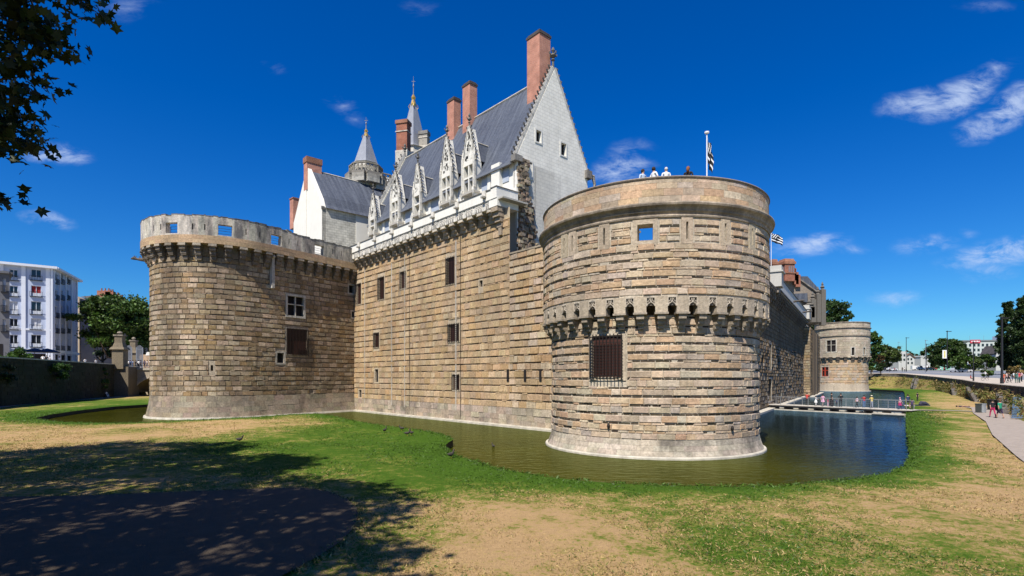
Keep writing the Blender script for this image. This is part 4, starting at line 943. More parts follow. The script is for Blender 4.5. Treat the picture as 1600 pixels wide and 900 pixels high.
for (xa, xb, yt, yb) in ((1218, 1235.5, 404, 441), (1203, 1211.5, 409, 441)):
    x, w = xx((xa + xb) / 2), xx(xb) - xx(xa); mb = MB(); mb.box((x, HY - .6, (zz(yb) + zz(415)) / 2), (w * .95, w, zz(415) - zz(yb)), .15); c = mb.build('chimney', M_brickr, hs)
    mb = MB((.1, .09, .09))
    for k in range(5): mb.box((x + w * (-.36 + .18 * k), HY - .62 - w * .5, zz(423)), (w * .09, .12, zz(418) - zz(428)), .15)
    mb.build('slate_inlay', M_grey, c)
    mb = MB((.35, .2, .1)); mb.box((x, HY - .6, zz(413)), (w * 1.12, w * 1.15, .7), .15); mb.box((x, HY - .6, zz(409.5)), (w * 1.1, w * 1.12, 1.1), .15, None, None, .75); mb.box((x, HY - .6, zz(428.5)), (w * 1.08, w * 1.12, .35), .15); mb.build('chimney_cap', M_brickdk, c)
mb = MB()
for k, (x, y) in enumerate(((1238.5, 421), (1242, 427), (1213, 425), (1245, 431))): mb.box((xx(x), HY - .2, zz(y) - 1.5), (1.3, 1.2, 3.4))
mb.build('stepped_brick_gable', M_brickr, hs)
# ornate dormer and low slate roof below it
mb = MB((.13, .115, .095)); X0 = xx(1268)
for (x, y0, y1, w) in ((1262, 505, 470, 1.3), (1270, 505, 462, 1.1), (1277, 510, 455, 1.2), (1257, 498, 482, 2.2)): 
    mb.box((xx(x), HY - 2.5, (zz(y0) + zz(y1)) / 2), (w, 1.4, zz(y1) - zz(y0))); mb.lathe((xx(x), HY - 2.5, zz(y1)), [(w * .5, 0), (w * .3, .4), (w * .55, .7), (w * .2, 1.2), (w * .3, 1.5), (0, 2.3)], 6)
mb.build('carved_dormer', M_carved, hs)
mb = MB(); mb.prism([(xx(x), HY - 1.2, zz(y)) for x, y in ((1234, 466), (1259, 474), (1258, 459), (1236, 460))], (0, 1.0, 0)); mb.build('dormer_roof', M_slate, hs)
# ================================================================== GROUND, WATER, STREETS
def lawn_mat():
    m, nt, b = base_mat('dry_lawn', .95, .1); L = nt.links.new
    g = nd(nt, 'ShaderNodeNewGeometry'); at = nd(nt, 'ShaderNodeAttribute'); at.attribute_name = 'green'
    def noise(s, d, r=.6, sc=None):
        n = nd(nt, 'ShaderNodeTexNoise'); n.inputs['Scale'].default_value = s; n.inputs['Detail'].default_value = d; n.inputs['Roughness'].default_value = r
        if sc:
            mp = nd(nt, 'ShaderNodeMapping'); mp.inputs['Scale'].default_value = sc; L(g.outputs['Position'], mp.inputs[0]); L(mp.outputs[0], n.inputs['Vector'])
        else: L(g.outputs['Position'], n.inputs['Vector'])
        return n.outputs['Fac']
    def math_(op, a, b_, clamp=False):
        k = nd(nt, 'ShaderNodeMath', operation=op); k.use_clamp = clamp
        for i, v in enumerate((a, b_)):
            if isinstance(v, (int, float)): k.inputs[i].default_value = v
            else: L(v, k.inputs[i])
        return k.outputs[0]
    big, mid, fine, vf = noise(.28, 6, .62), noise(1.7, 6, .7), noise(9, 5, .75), noise(45, 3, .7)
    s = math_('ADD', at.outputs['Fac'], math_('MULTIPLY', math_('SUBTRACT', big, .5), 1.7))
    s = math_('ADD', s, math_('MULTIPLY', math_('SUBTRACT', mid, .5), 1.9))
    s = math_('ADD', s, math_('MULTIPLY', math_('SUBTRACT', fine, .5), 2.2))
    s = math_('ADD', s, math_('MULTIPLY', math_('SUBTRACT', vf, .5), .9))
    cr = nd(nt, 'ShaderNodeValToRGB'); e = cr.color_ramp; L(s, cr.inputs[0])
    e.elements[0].position = 0.05; e.elements[0].color = (.46, .30, .145, 1); e.elements[1].position = .95; e.elements[1].color = (.055, .115, .008, 1)
    for p, c in ((.25, (.44, .295, .13, 1)), (.42, (.27, .22, .06, 1)), (.58, (.17, .19, .032, 1)), (.75, (.10, .155, .016, 1))):
        x = e.elements.new(p); x.color = c
    mr = nd(nt, 'ShaderNodeMapRange'); mr.inputs[1].default_value = .3; mr.inputs[2].default_value = .7; mr.inputs[3].default_value = .45; mr.inputs[4].default_value = 1.38; L(math_('ADD', math_('MULTIPLY', vf, .6), math_('MULTIPLY', fine, .4)), mr.inputs[0])
    mu = nd(nt, 'ShaderNodeVectorMath', operation='MULTIPLY'); L(cr.outputs[0], mu.inputs[0]); L(mr.outputs[0], mu.inputs[1]); L(mu.outputs[0], b.inputs['Base Color'])
    h = math_('ADD', math_('MULTIPLY', fine, .5), vf)
    bp = nd(nt, 'ShaderNodeBump'); bp.inputs['Strength'].default_value = .9; bp.inputs['Distance'].default_value = .05; L(h, bp.inputs['Height']); L(bp.outputs[0], b.inputs['Normal'])
    return m
M_lawn = lawn_mat()
M_soil = simple('dark_bank_soil', (.045, .035, .018), .95, .4, 5, .6)
def water_mat():
    m, nt, b = base_mat('moat_water', .9, .0); L = nt.links.new
    g = nd(nt, 'ShaderNodeNewGeometry')
    mp = nd(nt, 'ShaderNodeMapping'); mp.inputs['Rotation'].default_value = (0, 0, R(12)); mp.inputs['Scale'].default_value = (.75, 1.25, 1); L(g.outputs['Position'], mp.inputs[0])
    n = nd(nt, 'ShaderNodeTexNoise'); n.inputs['Scale'].default_value = 1.9; n.inputs['Detail'].default_value = 3; n.inputs['Roughness'].default_value = .5; n.inputs['Distortion'].default_value = .3; L(mp.outputs[0], n.inputs['Vector'])
    bp = nd(nt, 'ShaderNodeBump'); bp.inputs['Strength'].default_value = 1; bp.inputs['Distance'].default_value = .065; L(n.outputs['Fac'], bp.inputs['Height'])
    n2 = nd(nt, 'ShaderNodeTexNoise'); n2.inputs['Scale'].default_value = .12; n2.inputs['Detail'].default_value = 2; L(g.outputs['Position'], n2.inputs['Vector'])
    mr = nd(nt, 'ShaderNodeMapRange'); mr.inputs[1].default_value = .3; mr.inputs[2].default_value = .7; mr.inputs[3].default_value = .75; mr.inputs[4].default_value = 1.25; L(n2.outputs['Fac'], mr.inputs[0])
    mu = nd(nt, 'ShaderNodeVectorMath', operation='MULTIPLY'); px_ = nd(nt, 'ShaderNodeSeparateXYZ'); L(g.outputs['Position'], px_.inputs[0])      # muddy in front; olive tower and blue sky reflections painted in along x
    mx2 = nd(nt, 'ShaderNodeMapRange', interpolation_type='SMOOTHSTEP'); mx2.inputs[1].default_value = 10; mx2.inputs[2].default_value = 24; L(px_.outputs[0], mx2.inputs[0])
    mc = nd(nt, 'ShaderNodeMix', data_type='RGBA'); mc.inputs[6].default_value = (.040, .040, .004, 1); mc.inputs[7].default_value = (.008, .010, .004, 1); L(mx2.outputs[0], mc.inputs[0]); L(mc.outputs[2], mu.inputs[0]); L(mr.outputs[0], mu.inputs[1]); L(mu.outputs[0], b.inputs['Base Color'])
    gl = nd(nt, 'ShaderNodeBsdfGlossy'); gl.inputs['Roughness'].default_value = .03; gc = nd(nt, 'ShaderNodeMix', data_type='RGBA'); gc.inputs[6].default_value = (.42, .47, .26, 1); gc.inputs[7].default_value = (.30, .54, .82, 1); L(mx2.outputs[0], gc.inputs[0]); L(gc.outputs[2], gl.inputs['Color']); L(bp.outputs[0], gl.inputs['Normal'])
    fr = nd(nt, 'ShaderNodeFresnel'); fr.inputs['IOR'].default_value = 1.30; L(bp.outputs[0], fr.inputs['Normal'])
    mx = nd(nt, 'ShaderNodeMixShader'); fm = nd(nt, 'ShaderNodeMath', operation='MULTIPLY'); L(fr.outputs[0], fm.inputs[0]); fm.inputs[1].default_value = .8; L(fm.outputs[0], mx.inputs[0]); L(b.outputs[0], mx.inputs[1]); L(gl.outputs[0], mx.inputs[2]); L(mx.outputs[0], nt.nodes['Material Output'].inputs[0])
    return m
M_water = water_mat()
M_path = simple('grey_gravel_path', (.30, .25, .205), .95, .14, 2.5, .5, bscale=30)
M_asph = simple('dark_asphalt_path', (.070, .052, .034), .9, .16, 3, .5, bscale=40)
M_road = simple('road_asphalt', (.17, .18, .20), .9, .12, .4, .1)
M_sand = simple('sandy_pavement', (.42, .36, .29), .95, .12, .5, .1)
M_verge = simple('dry_verge', (.20, .19, .06), .95, .4, .3, .3)

EDGE = [(-40, 118, 0), (-52, 96, 0)] + [gp(*p) for p in ((235, 631), (180, 634.5), (120, 641), (78, 647), (58, 651.3), (58, 654), (80, 657), (110, 659), (160, 660), (229, 659.3), (270, 657), (330, 654), (400, 650.7), (453, 646.9), (493, 645.5),
        (515, 648), (533, 652), (556, 657), (600, 664), (650, 670), (690, 676.5), (706, 682), (709, 686), (700, 690), (696, 695), (703, 704), (722, 713), (745, 720), (790, 732), (850, 742), (910, 749), (980, 754), (1060, 757), (1150, 758), (1230, 756), (1300, 751),
        (1350, 745), (1390, 736.5), (1412, 727), (1421, 715), (1420.5, 700), (1417.5, 675), (1416, 652), (1414, 625), (1413.5, 613.6), (1411, 610.3), (1351, 607), (1290, 606))] + [(90, 215, 0), (20, 200, 0)]
EDGE = [(p[0], p[1]) for p in EDGE]
# round off the corners of the traced shore and give it a slightly uneven lip
def dens(P, step, amp, closed=True):
    out = []; n = len(P)
    for i in range(n if closed else n - 1):
        a, b = P[i], P[(i + 1) % n]; L_ = math.hypot(b[0] - a[0], b[1] - a[1]); k = max(1, int(L_ / step))
        for j in range(k):
            f = j / k; out.append((a[0] + (b[0] - a[0]) * f + rnd.uniform(-amp, amp), a[1] + (b[1] - a[1]) * f + rnd.uniform(-amp, amp)))
    return out
EDGE = dens(EDGE, .9, .06)
TOE = [(-6, -30), (13, 0), (30, 26.5), (44, 46.5), (66, 74.5), (90, 108), (126, 160), (143, 203), (128, 224), (60, 228)]
WT = [(12, -30, 3.0), (24, 0, 3.0), (42, 30, 3.05), (56.9, 60, 3.16), (79, 92, 3.4), (103.7, 125, 3.75), (139, 178, 4.5), (153, 213, 5.8), (134, 238, 6.2), (60, 242, 6.2)]
MLW = [(-33, -30), (-43, 0), (-66.9, 70.6), (-79.6, 108), (-83, 118)]
outer = dens(TOE, 4, 0, False) + [TOE[-1], (20, 226), (-40, 150), (-83, 130)] + dens(MLW[::-1], 4, 0, False) + [MLW[0]]
def inside(p, poly):
    x, y = p; c = False; j = len(poly) - 1
    for i in range(len(poly)):
        xi, yi = poly[i]; xj, yj = poly[j]
        if (yi > y) != (yj > y) and x < (xj - xi) * (y - yi) / (yj - yi) + xi: c = not c
        j = i
    return c
ea = np.array(EDGE)
def shore_dist(x, y): return float(np.min(np.hypot(ea[:, 0] - x, ea[:, 1] - y)))
GREEN_BLOBS = [(gp(600, 690), 7, .55), (gp(480, 672), 6, .5), (gp(560, 720), 5, .3), (gp(1080, 860), 3.0, .1), (gp(1060, 840), 1.6, .2), (gp(930, 800), 2.6, .2), (gp(1240, 860), 2.2, .15), (gp(1380, 840), 2.4, .2), (gp(1470, 610), 28, .75), (gp(60, 645), 9, .5), (gp(170, 628), 14, .55),
               (gp(640, 760), 3, .3), (gp(640, 840), 2.4, .3), (gp(225, 672), 2.5, .5), (gp(350, 700), 6, .3), (gp(740, 740), 3, .4), (gp(1200, 800), 3, .2), (gp(1000, 880), 3, .06), (gp(1150, 870), 3, .05), (gp(1330, 870), 2.5, .1), (gp(900, 770), 3, .15), (gp(1560, 870), 2.5, .3)]
DRY_BLOBS = [(gp(150, 675), 10, -.22), (gp(360, 668), 7, -.25), (gp(860, 840), 4, -.28), (gp(800, 800), 3, -.2), (gp(1400, 690), 8, -.3), (gp(1450, 632), 12, -.35), (gp(1250, 800), 6, -.2), (gp(750, 870), 2, -.3), (gp(1500, 760), 7, -.3)]
def green(x, y):
    d = shore_dist(x, y); g = .34 + .75 * math.exp(-(d / 1.9) ** 2) + .22 * math.exp(-d / 4.0)
    for c, r_, a in GREEN_BLOBS + DRY_BLOBS: g += a * math.exp(-((x - c[0]) ** 2 + (y - c[1]) ** 2) / (r_ * r_))
    return g
bnd = outer; nb = len(bnd); pts = [Vector(p) for p in bnd] + [Vector(p) for p in EDGE]; ne = len(EDGE)
ced = [(i, (i + 1) % nb) for i in range(nb)] + [(nb + i, nb + (i + 1) % ne) for i in range(ne)]
def add_grid(x0, x1, y0, y1, st):
    y = y0
    while y < y1:
        x = x0
        while x < x1:
            p = (x + rnd.uniform(-.3, .3) * st, y + rnd.uniform(-.3, .3) * st)
            if inside(p, outer) and not inside(p, EDGE) and shore_dist(*p) > st * .4: pts.append(Vector(p))
            x += st
        y += st
add_grid(-30, 34, 7, 46, .8); add_grid(-90, 160, 46, 240, 4.0); add_grid(-60, 30, -30, 7, 4); add_grid(-70, -30, 7, 46, 3); add_grid(34, 50, 20, 46, 2)
vo, eo, fo, *_ = delaunay_2d_cdt(pts, ced, [], 0, 1e-4)
vs, fs = [], []
for v in vo:
    d = shore_dist(v.x, v.y); zn = .45 + (.035 * math.sin(v.x * .6 + 1) * math.cos(v.y * .45) + .02 * math.sin(v.x * 1.7 + v.y * 1.3)) * min(1, d / 2) - (.05 if d < .1 else 0)
    vs.append((v.x, v.y, zn))
for f in fo:
    c = (sum(vo[i].x for i in f) / 3, sum(vo[i].y for i in f) / 3)
    if inside(c, outer) and not inside(c, EDGE): fs.append(tuple(f))
me = bpy.data.meshes.new('lawn'); me.from_pydata(vs, [], fs); me.materials.append(M_lawn)
ga = me.attributes.new('green', 'FLOAT', 'POINT'); ga.data.foreach_set('value', [green(v[0], v[1]) for v in vs])
bm = bmesh.new(); bm.from_mesh(me); bmesh.ops.recalc_face_normals(bm, faces=bm.faces)
if sum(f.normal.z for f in bm.faces) < 0: bmesh.ops.reverse_faces(bm, faces=bm.faces)
bm.to_mesh(me); bm.free(); me.polygons.foreach_set('use_smooth', [True] * len(me.polygons))
lawn = bpy.data.objects.new('lawn', me); COL.objects.link(lawn); tag(lawn, kind='structure')
mb = MB(); n = len(EDGE)
for i in range(n):
    a, b = EDGE[i], EDGE[(i + 1) % n]; mb.add([(*a, -.6), (*b, -.6), (*b, .402), (*a, .402)], [(0, 1, 2, 3)])
tag(mb.build('bank_edge', M_soil), kind='structure')
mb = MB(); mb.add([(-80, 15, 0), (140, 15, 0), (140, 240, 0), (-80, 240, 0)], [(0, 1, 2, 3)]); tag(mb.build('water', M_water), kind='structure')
mb = MB(); mb.add([(-3000, -1500, -1.2), (3000, -1500, -1.2), (3000, 5000, -1.2), (-3000, 5000, -1.2)], [(0, 1, 2, 3)]); tag(mb.build('ground', M_verge), kind='structure')
def flat(name, poly, z, mat, skirt=0):
    """flat sheet from an outline"""
    o = delaunay_2d_cdt([Vector(p) for p in poly], [(i, (i + 1) % len(poly)) for i in range(len(poly))], [], 1, 1e-4)
    mb = MB(); mb.add([(v.x, v.y, z) for v in o[0]], [tuple(f) for f in o[2]]); ob = mb.build(name, mat); tag(ob, kind='structure'); return ob
def strip(name, pts, w, z, mat):
    mb = MB(); vs = []
    for i, p in enumerate(pts):
        a = pts[max(0, i - 1)]; b = pts[min(len(pts) - 1, i + 1)]; dx, dy = b[0] - a[0], b[1] - a[1]; l = math.hypot(dx, dy); nx, ny = -dy / l, dx / l
        vs += [(p[0] + nx * w / 2, p[1] + ny * w / 2, z), (p[0] - nx * w / 2, p[1] - ny * w / 2, z)]
    mb.add(vs, [(2 * i, 2 * i + 1, 2 * i + 3, 2 * i + 2) for i in range(len(pts) - 1)]); ob = mb.build(name, mat); tag(ob, kind='structure'); return ob
PZ = .512
fp = [gp(*p)[:2] for p in ((0, 779), (80, 778), (153, 776), (250, 772), (350, 768), (430, 765), (475, 764.5), (512, 770), (542, 782), (558, 797), (559, 812), (550, 832), (532, 850), (500, 872), (462, 893))]
flat('path', [(-42, 17.6), (-25, 17.2)] + fp + [(-5.2, 7.5), (-9, 2), (-20, -4), (-44, 4)], PZ, M_asph)
strip('path', [(10, 2), (19, 16.5), (25.6, 25.4), (33, 35), (42.2, 46), (50.5, 57), gp(1541, 639)[:2], gp(1528, 637)[:2]], 2.8, PZ, M_path)
strip('path', [gp(1417, 641)[:2], gp(1450, 641.5)[:2], gp(1500, 642.5)[:2], gp(1534, 644)[:2]], 1.3, PZ + .004, M_path)
strip('path', [gp(-40, 641)[:2], gp(0, 636)[:2], gp(45, 631)[:2], gp(90, 627)[:2], gp(167, 621.9)[:2], gp(233, 617.7)[:2], gp(270, 615)[:2]], 2.0, PZ, M_path)

# the grassy slope, street wall and street on the right
def bank_mat():
    m, nt, b = base_mat('rough_bank_grass', .95, .1); L = nt.links.new
    g = nd(nt, 'ShaderNodeNewGeometry'); n = nd(nt, 'ShaderNodeTexNoise'); n.inputs['Scale'].default_value = .45; n.inputs['Detail'].default_value = 9; n.inputs['Roughness'].default_value = .72; L(g.outputs['Position'], n.inputs['Vector'])
    cr = nd(nt, 'ShaderNodeValToRGB'); e = cr.color_ramp; L(n.outputs['Fac'], cr.inputs[0])
    e.elements[0].position = .3; e.elements[0].color = (.06, .09, .012, 1); e.elements[1].position = .72; e.elements[1].color = (.10, .055, .025, 1)
    for p, c in ((.42, (.13, .15, .025, 1)), (.5, (.28, .22, .07, 1)), (.6, (.22, .15, .06, 1))): x = e.elements.new(p); x.color = c
    L(cr.outputs[0], b.inputs['Base Color'])
    n2 = nd(nt, 'ShaderNodeTexNoise'); n2.inputs['Scale'].default_value = 6; n2.inputs['Detail'].default_value = 6; L(g.outputs['Position'], n2.inputs['Vector'])
    bp = nd(nt, 'ShaderNodeBump'); bp.inputs['Strength'].default_value = 1; bp.inputs['Distance'].default_value = .25; L(n2.outputs['Fac'], bp.inputs['Height']); L(bp.outputs[0], b.inputs['Normal']); return m
M_bank = bank_mat()
def lerp_poly(P, t):
    i = min(len(P) - 2, int(t)); f = t - i; return tuple(P[i][k] + (P[i + 1][k] - P[i][k]) * f for k in range(len(P[0])))
mb = MB(); NB_, MB_ = 140, 10; vs = []
WH_ = 1.15
for i in range(NB_ + 1):
    t = (len(TOE) - 1) * i / NB_; a = lerp_poly(TOE, t); w = lerp_poly(WT, t)
    for j in range(MB_ + 1):
        f = j / MB_; z = .44 + (w[2] - WH_ - .44) * (f ** .85); k = rnd.uniform(-.12, .12) if 0 < j < MB_ else 0
        vs.append((a[0] + (w[0] - a[0]) * f + k, a[1] + (w[1] - a[1]) * f + k, z + k * 1.3))
mb.add(vs, [(i * (MB_ + 1) + j, (i + 1) * (MB_ + 1) + j, (i + 1) * (MB_ + 1) + j + 1, i * (MB_ + 1) + j + 1) for i in range(NB_) for j in range(MB_)])
tag(mb.build('grass_slope', M_bank, None, True), kind='structure')
def bank_pt(t, f):
    a = lerp_poly(TOE, t); w = lerp_poly(WT, t); return Vector((a[0] + (w[0] - a[0]) * f, a[1] + (w[1] - a[1]) * f, .44 + (w[2] - WH_ - .44) * f ** .85))
mb = MB(); r0 = random.Random(81)
for i in range(110):
    t0, t1 = (len(WT) - 1) * i / 110, (len(WT) - 1) * (i + 1) / 110; a, b = lerp_poly(WT, t0), lerp_poly(WT, t1); L_ = math.hypot(b[0] - a[0], b[1] - a[1]); u = ((b[0] - a[0]) / L_, (b[1] - a[1]) / L_); F = LineF(a[:2], u, (-u[1], u[0]))
    n = max(1, int(L_ / 1.3))
    for j in range(n):
        for (h0, h1) in ((-WH_ - .4, -.75), (-.75, -.35), (-.35, -.002)): mb.fbox(F, L_ * j / n + .01, L_ * (j + 1) / n - .01, -.45, r0.uniform(0, .05), (a[2] + b[2]) / 2 + h0, (a[2] + b[2]) / 2 + h1 - .01, 1, jit((.17, .14, .11), .3, r0))
    mb.fbox(F, 0, L_ , -.5, .08, (a[2] + b[2]) / 2 - .002, (a[2] + b[2]) / 2 + .1, 1, (.26, .23, .19))
sw_ = mb.build('retaining_wall', M_dark_trim); tag(sw_, 'long low dark stone wall holding up the street above the grassy slope on the right', 'wall')
OUTD = [(.8, -.6), (.8, -.6), (.8, -.6), (.8, -.6), (.82, -.5), (.88, -.35), (.95, .05), (.66, .75), (.2, .98), (-.1, 1)]
OFF = [.46, 3.0, 8.0, 22.0, 24, 60, 140, 400, 1800]; ZO = [-.05, .05, .35, 1.0, 1.05, 2.0, 3.0, 4.0, 5.0]
mb = MB(); vs = []; NS = 60; K = len(OFF)
for i in range(NS + 1):
    t = (len(WT) - 1) * i / NS; w = lerp_poly(WT, t); d = lerp_poly(OUTD, t); l = math.hypot(*d)
    for o, z in zip(OFF, ZO): vs.append((w[0] + d[0] / l * o, w[1] + d[1] / l * o, w[2] + z))
for i in range(NS):
    for j in range(K - 1):
        mb.mi = [0, 0, 1, 2, 2, 2, 3, 3][j]; mb.add([], []); 
        mb.f.append([i * K + j, (i + 1) * K + j, (i + 1) * K + j + 1, i * K + j + 1]); mb.t.append((1, 1, 1)); mb.m.append([0, 0, 1, 3, 1, 2, 2, 2][j])
mb.v = vs
street = mb.build('street', [M_sand, M_road, M_verge, M_sand]); tag(street, kind='structure')
# left street on top of the moat wall
LZ = 6.35
mb = MB(); vs = []
for p in MLW + [(-60, 124), (-40, 130), (60, 242)]: vs += [(p[0] - .25, p[1], LZ)]
far = [(-1500, -30), (-1500, 0), (-1500, 70), (-1500, 160), (-1500, 700), (-1200, 1500), (-600, 2000), (60, 2000)]
vs += [(x, y, LZ + .2) for x, y in far]; k = len(far)
mb.add(vs, [(i, i + 1, k + i + 1, k + i) for i in range(k - 1)]); lstreet = mb.build('street', M_sand); tag(lstreet, kind='structure')
from mathutils.bvhtree import BVHTree
def bvh(o): return BVHTree.FromPolygons([tuple(v.co) for v in o.data.vertices], [tuple(p.vertices) for p in o.data.polygons])
_bv = [bvh(street), bvh(lstreet)]
def gz(x, y, dflt=6.3):
    zs = []
    for b in _bv:
        h = b.ray_cast(Vector((x, y, 200)), Vector((0, 0, -1)))
        if h[0] is not None: zs.append(h[0].z)
    return max(zs) if zs else dflt
def at(px, Y):
    x = (px - 800) / FOC * Y; return (x, Y, gz(x, Y))

# left moat wall
M_mossw = stone_mat('mossy_shade_stone', stain=.75, stain_col=(.035, .04, .018), zs=.35, thr=.48, streak=.6)
mw = thing('moat_wall', (-70, 80, 0), 'tall mossy shade-darkened stone wall along the left side of the moat, cafe terrace on top', 'wall')
mb = MB((.05, .043, .03)); mbc = MB((.42, .38, .30))  # mossy stone, its tints darkened to carry the shade of the unlit face
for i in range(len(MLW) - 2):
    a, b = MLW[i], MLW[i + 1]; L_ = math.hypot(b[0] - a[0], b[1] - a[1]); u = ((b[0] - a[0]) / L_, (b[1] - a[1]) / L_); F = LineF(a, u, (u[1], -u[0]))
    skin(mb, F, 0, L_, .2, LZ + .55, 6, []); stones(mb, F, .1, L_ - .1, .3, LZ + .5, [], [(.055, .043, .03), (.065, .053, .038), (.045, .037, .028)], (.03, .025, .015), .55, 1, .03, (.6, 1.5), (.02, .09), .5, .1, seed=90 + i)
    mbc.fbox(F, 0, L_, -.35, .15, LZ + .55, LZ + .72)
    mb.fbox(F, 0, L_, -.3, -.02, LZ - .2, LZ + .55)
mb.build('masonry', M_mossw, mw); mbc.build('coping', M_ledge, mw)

# little stone bridge and gate pillars
br = thing('stone_bridge', (-66, 114, 0), 'small arched stone bridge over the moat half hidden behind the left tower', 'bridge')
BF = LineF((-82, 112.5), (1, 0), (0, -1))
mb = MB((.40, .33, .24)); arcp = [(3.4 + 6.8 + 6.8 * math.cos(PI - k * PI / 16), 1.2 + 3.6 * math.sin(PI - k * PI / 16)) for k in range(17)]
poly = [(0, .2), (0, LZ - .5), (32, LZ - .5), (32, .2)] + [(q, z) for q, z in ([(17.0, .2)] + arcp[::-1] + [(3.4, .2)])]
o = delaunay_2d_cdt([Vector(p) for p in poly], [(i, (i + 1) % len(poly)) for i in range(len(poly))], [], 1, 1e-4)
for (d, fl) in ((0, 1), (-7, -1)): mb.add([BF.P(v.x, d, v.y) for v in o[0]], [tuple(f)[::fl] for f in o[2]])
for i in range(len(arcp) - 1):
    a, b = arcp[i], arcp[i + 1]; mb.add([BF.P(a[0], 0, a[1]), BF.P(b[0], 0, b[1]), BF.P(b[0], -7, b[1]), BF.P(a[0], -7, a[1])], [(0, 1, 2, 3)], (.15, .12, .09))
    mid = (3.4 + 6.8, 1.2); e0 = [mid[0] + (a[0] - mid[0]) * 1.11, mid[1] + (a[1] - mid[1]) * 1.16]; e1 = [mid[0] + (b[0] - mid[0]) * 1.11, mid[1] + (b[1] - mid[1]) * 1.16]
    mb.prism([BF.P(*a[:1], .0, a[1]), BF.P(b[0], .0, b[1]), BF.P(e1[0], .0, e1[1]), BF.P(e0[0], .0, e0[1])], (0, -.12, 0), jit((.44, .37, .28), .12))
mb.build('arch_masonry', M_tan, br, fix=False)
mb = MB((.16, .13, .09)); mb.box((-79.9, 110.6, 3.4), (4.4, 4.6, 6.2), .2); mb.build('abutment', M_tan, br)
mb = MB((.46, .40, .31)); mb.fbox(BF, 0, 32, -7.2, .25, LZ - .5, LZ - .05); mb.build('deck', M_beige, br)
mb = MB(); 
for z in (.45, .95): mb.fbox(BF, 2.2, 32, .05, .1, LZ + z, LZ + z + .06)
for q in range(2, 32, 2): mb.fbox(BF, q, q + .07, .05, .1, LZ - .05, LZ + 1.0)
mb.build('railing', M_black, br)
def gate_pillar(px, Y, w, h, label, ball=True):
    x = (px - 800) / FOC * Y; c = (x, Y, LZ - .3); t = thing('gate_pillar', c, label, 'gate pillar', 'stone gate pillars by the bridge')
    mb = MB((.20, .16, .105)); mb.box((x, Y, c[2] + h * .26), (w, w, h * .52), .2); mb.box((x, Y, c[2] + h * .56), (w * 1.35, w * 1.35, h * .07), .2, None, None, .8); mb.box((x, Y, c[2] + h * .65), (w * .95, w * .95, h * .12), .2, None, None, .75)
    mb.box((x, Y, c[2] + h * .8), (w * .68, w * .68, h * .2), .2); mb.build('shaft', M_beige, t)
    mb = MB((.3, .25, .19)); mb.box((x, Y, c[2] + h * .91), (w * .85, w * .85, h * .04), .2); mb.lathe((x, Y, c[2] + h * .93), [(w * .2, 0), (w * .1, h * .02), (w * .26, h * .045), (w * .2, h * .08), (0, h * .1)], 8); mb.build('finial', M_dark_trim, t)
gate_pillar(187.5, 109, 2.0, 7.4, 'weathered stone gate pillar with ball finial at the head of the moat wall'); gate_pillar(209, 122, 1.6, 7.2, 'second stone gate pillar behind the iron gate leaves')
for (xa, xb, Y, lab) in ((197, 206, 119, 'tall iron gate leaf standing open between the stone pillars'), (213, 223, 119, 'tall iron gate leaf with rounded top beside the tree')):
    x0, x1 = (xa - 800) / FOC * Y, (xb - 800) / FOC * Y; t = thing('iron_gate', ((x0 + x1) / 2, Y, LZ), lab, 'gate'); mb = MB((.25, .3, .36)); n = 12
    for i in range(n + 1):
        f = i / n; top = 4.6 + (.5 * math.sin(f * PI)); mb.box((x0 + (x1 - x0) * f, Y, LZ + top / 2), (.05 if 0 < i < n else .14, .06, top))
    for z in (.3, 2.0, 4.2): mb.box(((x0 + x1) / 2, Y, LZ + z), (x1 - x0, .05, .1))
    mb.build('bars', M_grey, t); mb = MB(); mb.box(((x0 + x1) / 2, Y + .03, LZ + 1.1), (x1 - x0 - .1, .02, 1.6)); mb.build('kick_panel', M_grey, t)

# ------------------------------------------------------------------ left houses
M_paint = simple('pale_blue_paint', (.42, .47, .58), .8, .05, .6)
M_trim = simple('white_paint', (.66, .68, .72), .7, .04, .8)
M_beigew = simple('beige_render', (.34, .27, .19), .9, .12, .5)
M_greyr = simple('grey_render', (.13, .13, .14), .9, .12, .6)
M_curtain = simple('net_curtain', (.5, .5, .5), .9, .2, 2)
M_redc = simple('red_curtain', (.3, .03, .03), .9, .2, 2)
AC = (-102, 120); AU = (-.795, -.607); AN = (.607, -.795); AU2 = (-.42, .907); AN2 = (.907, .42)
AF1 = LineF(AC, AU, AN); AF2 = LineF(AC, AU2, AN2)
apt = thing('apartment_building', (*AC, LZ), 'pale blue six storey apartment block with white pilasters and flat overhanging roof', 'apartment block')
rows = [(421, 438), (446.5, 463), (471, 491), (497.5, 515), (523, 542)]
aw = []
for (xa, xb) in ((14.5, 28), (48.5, 64.5), (-22, -8)):
    for (ya, yb) in rows: aw.append(rect(AF1, xa, ya, xb, yb, 0, 26))
aw2 = []
for (xa, xb) in ((86, 90.5), (94, 99), (104, 107.5)):
    for (ya, yb) in rows: aw2.append(rect(AF2, xa, ya + 7, xb, yb + 5, 0, 18))
grd = [(1.2, 4.2, LZ + .2, LZ + 3.2), (5.6, 8.6, LZ + .2, LZ + 3.2), (10, 13, LZ + .2, LZ + 3.2)]
mb = MB(); skin(mb, AF1, 0, 26, LZ, 28.6, 8, aw + grd, rev=.4); skin(mb, AF2, 0, 18, LZ, 28.6, 8, aw2 + grd, rev=.4)
mb.add([AF1.P(0, -.6, 28.5), AF1.P(26, -.6, 28.5), AF2.P(18, -20, 28.5), AF2.P(18, -.6, 28.5)], [(0, 1, 2, 3)]); mb.build('wall', M_paint, apt)
mb = MB()
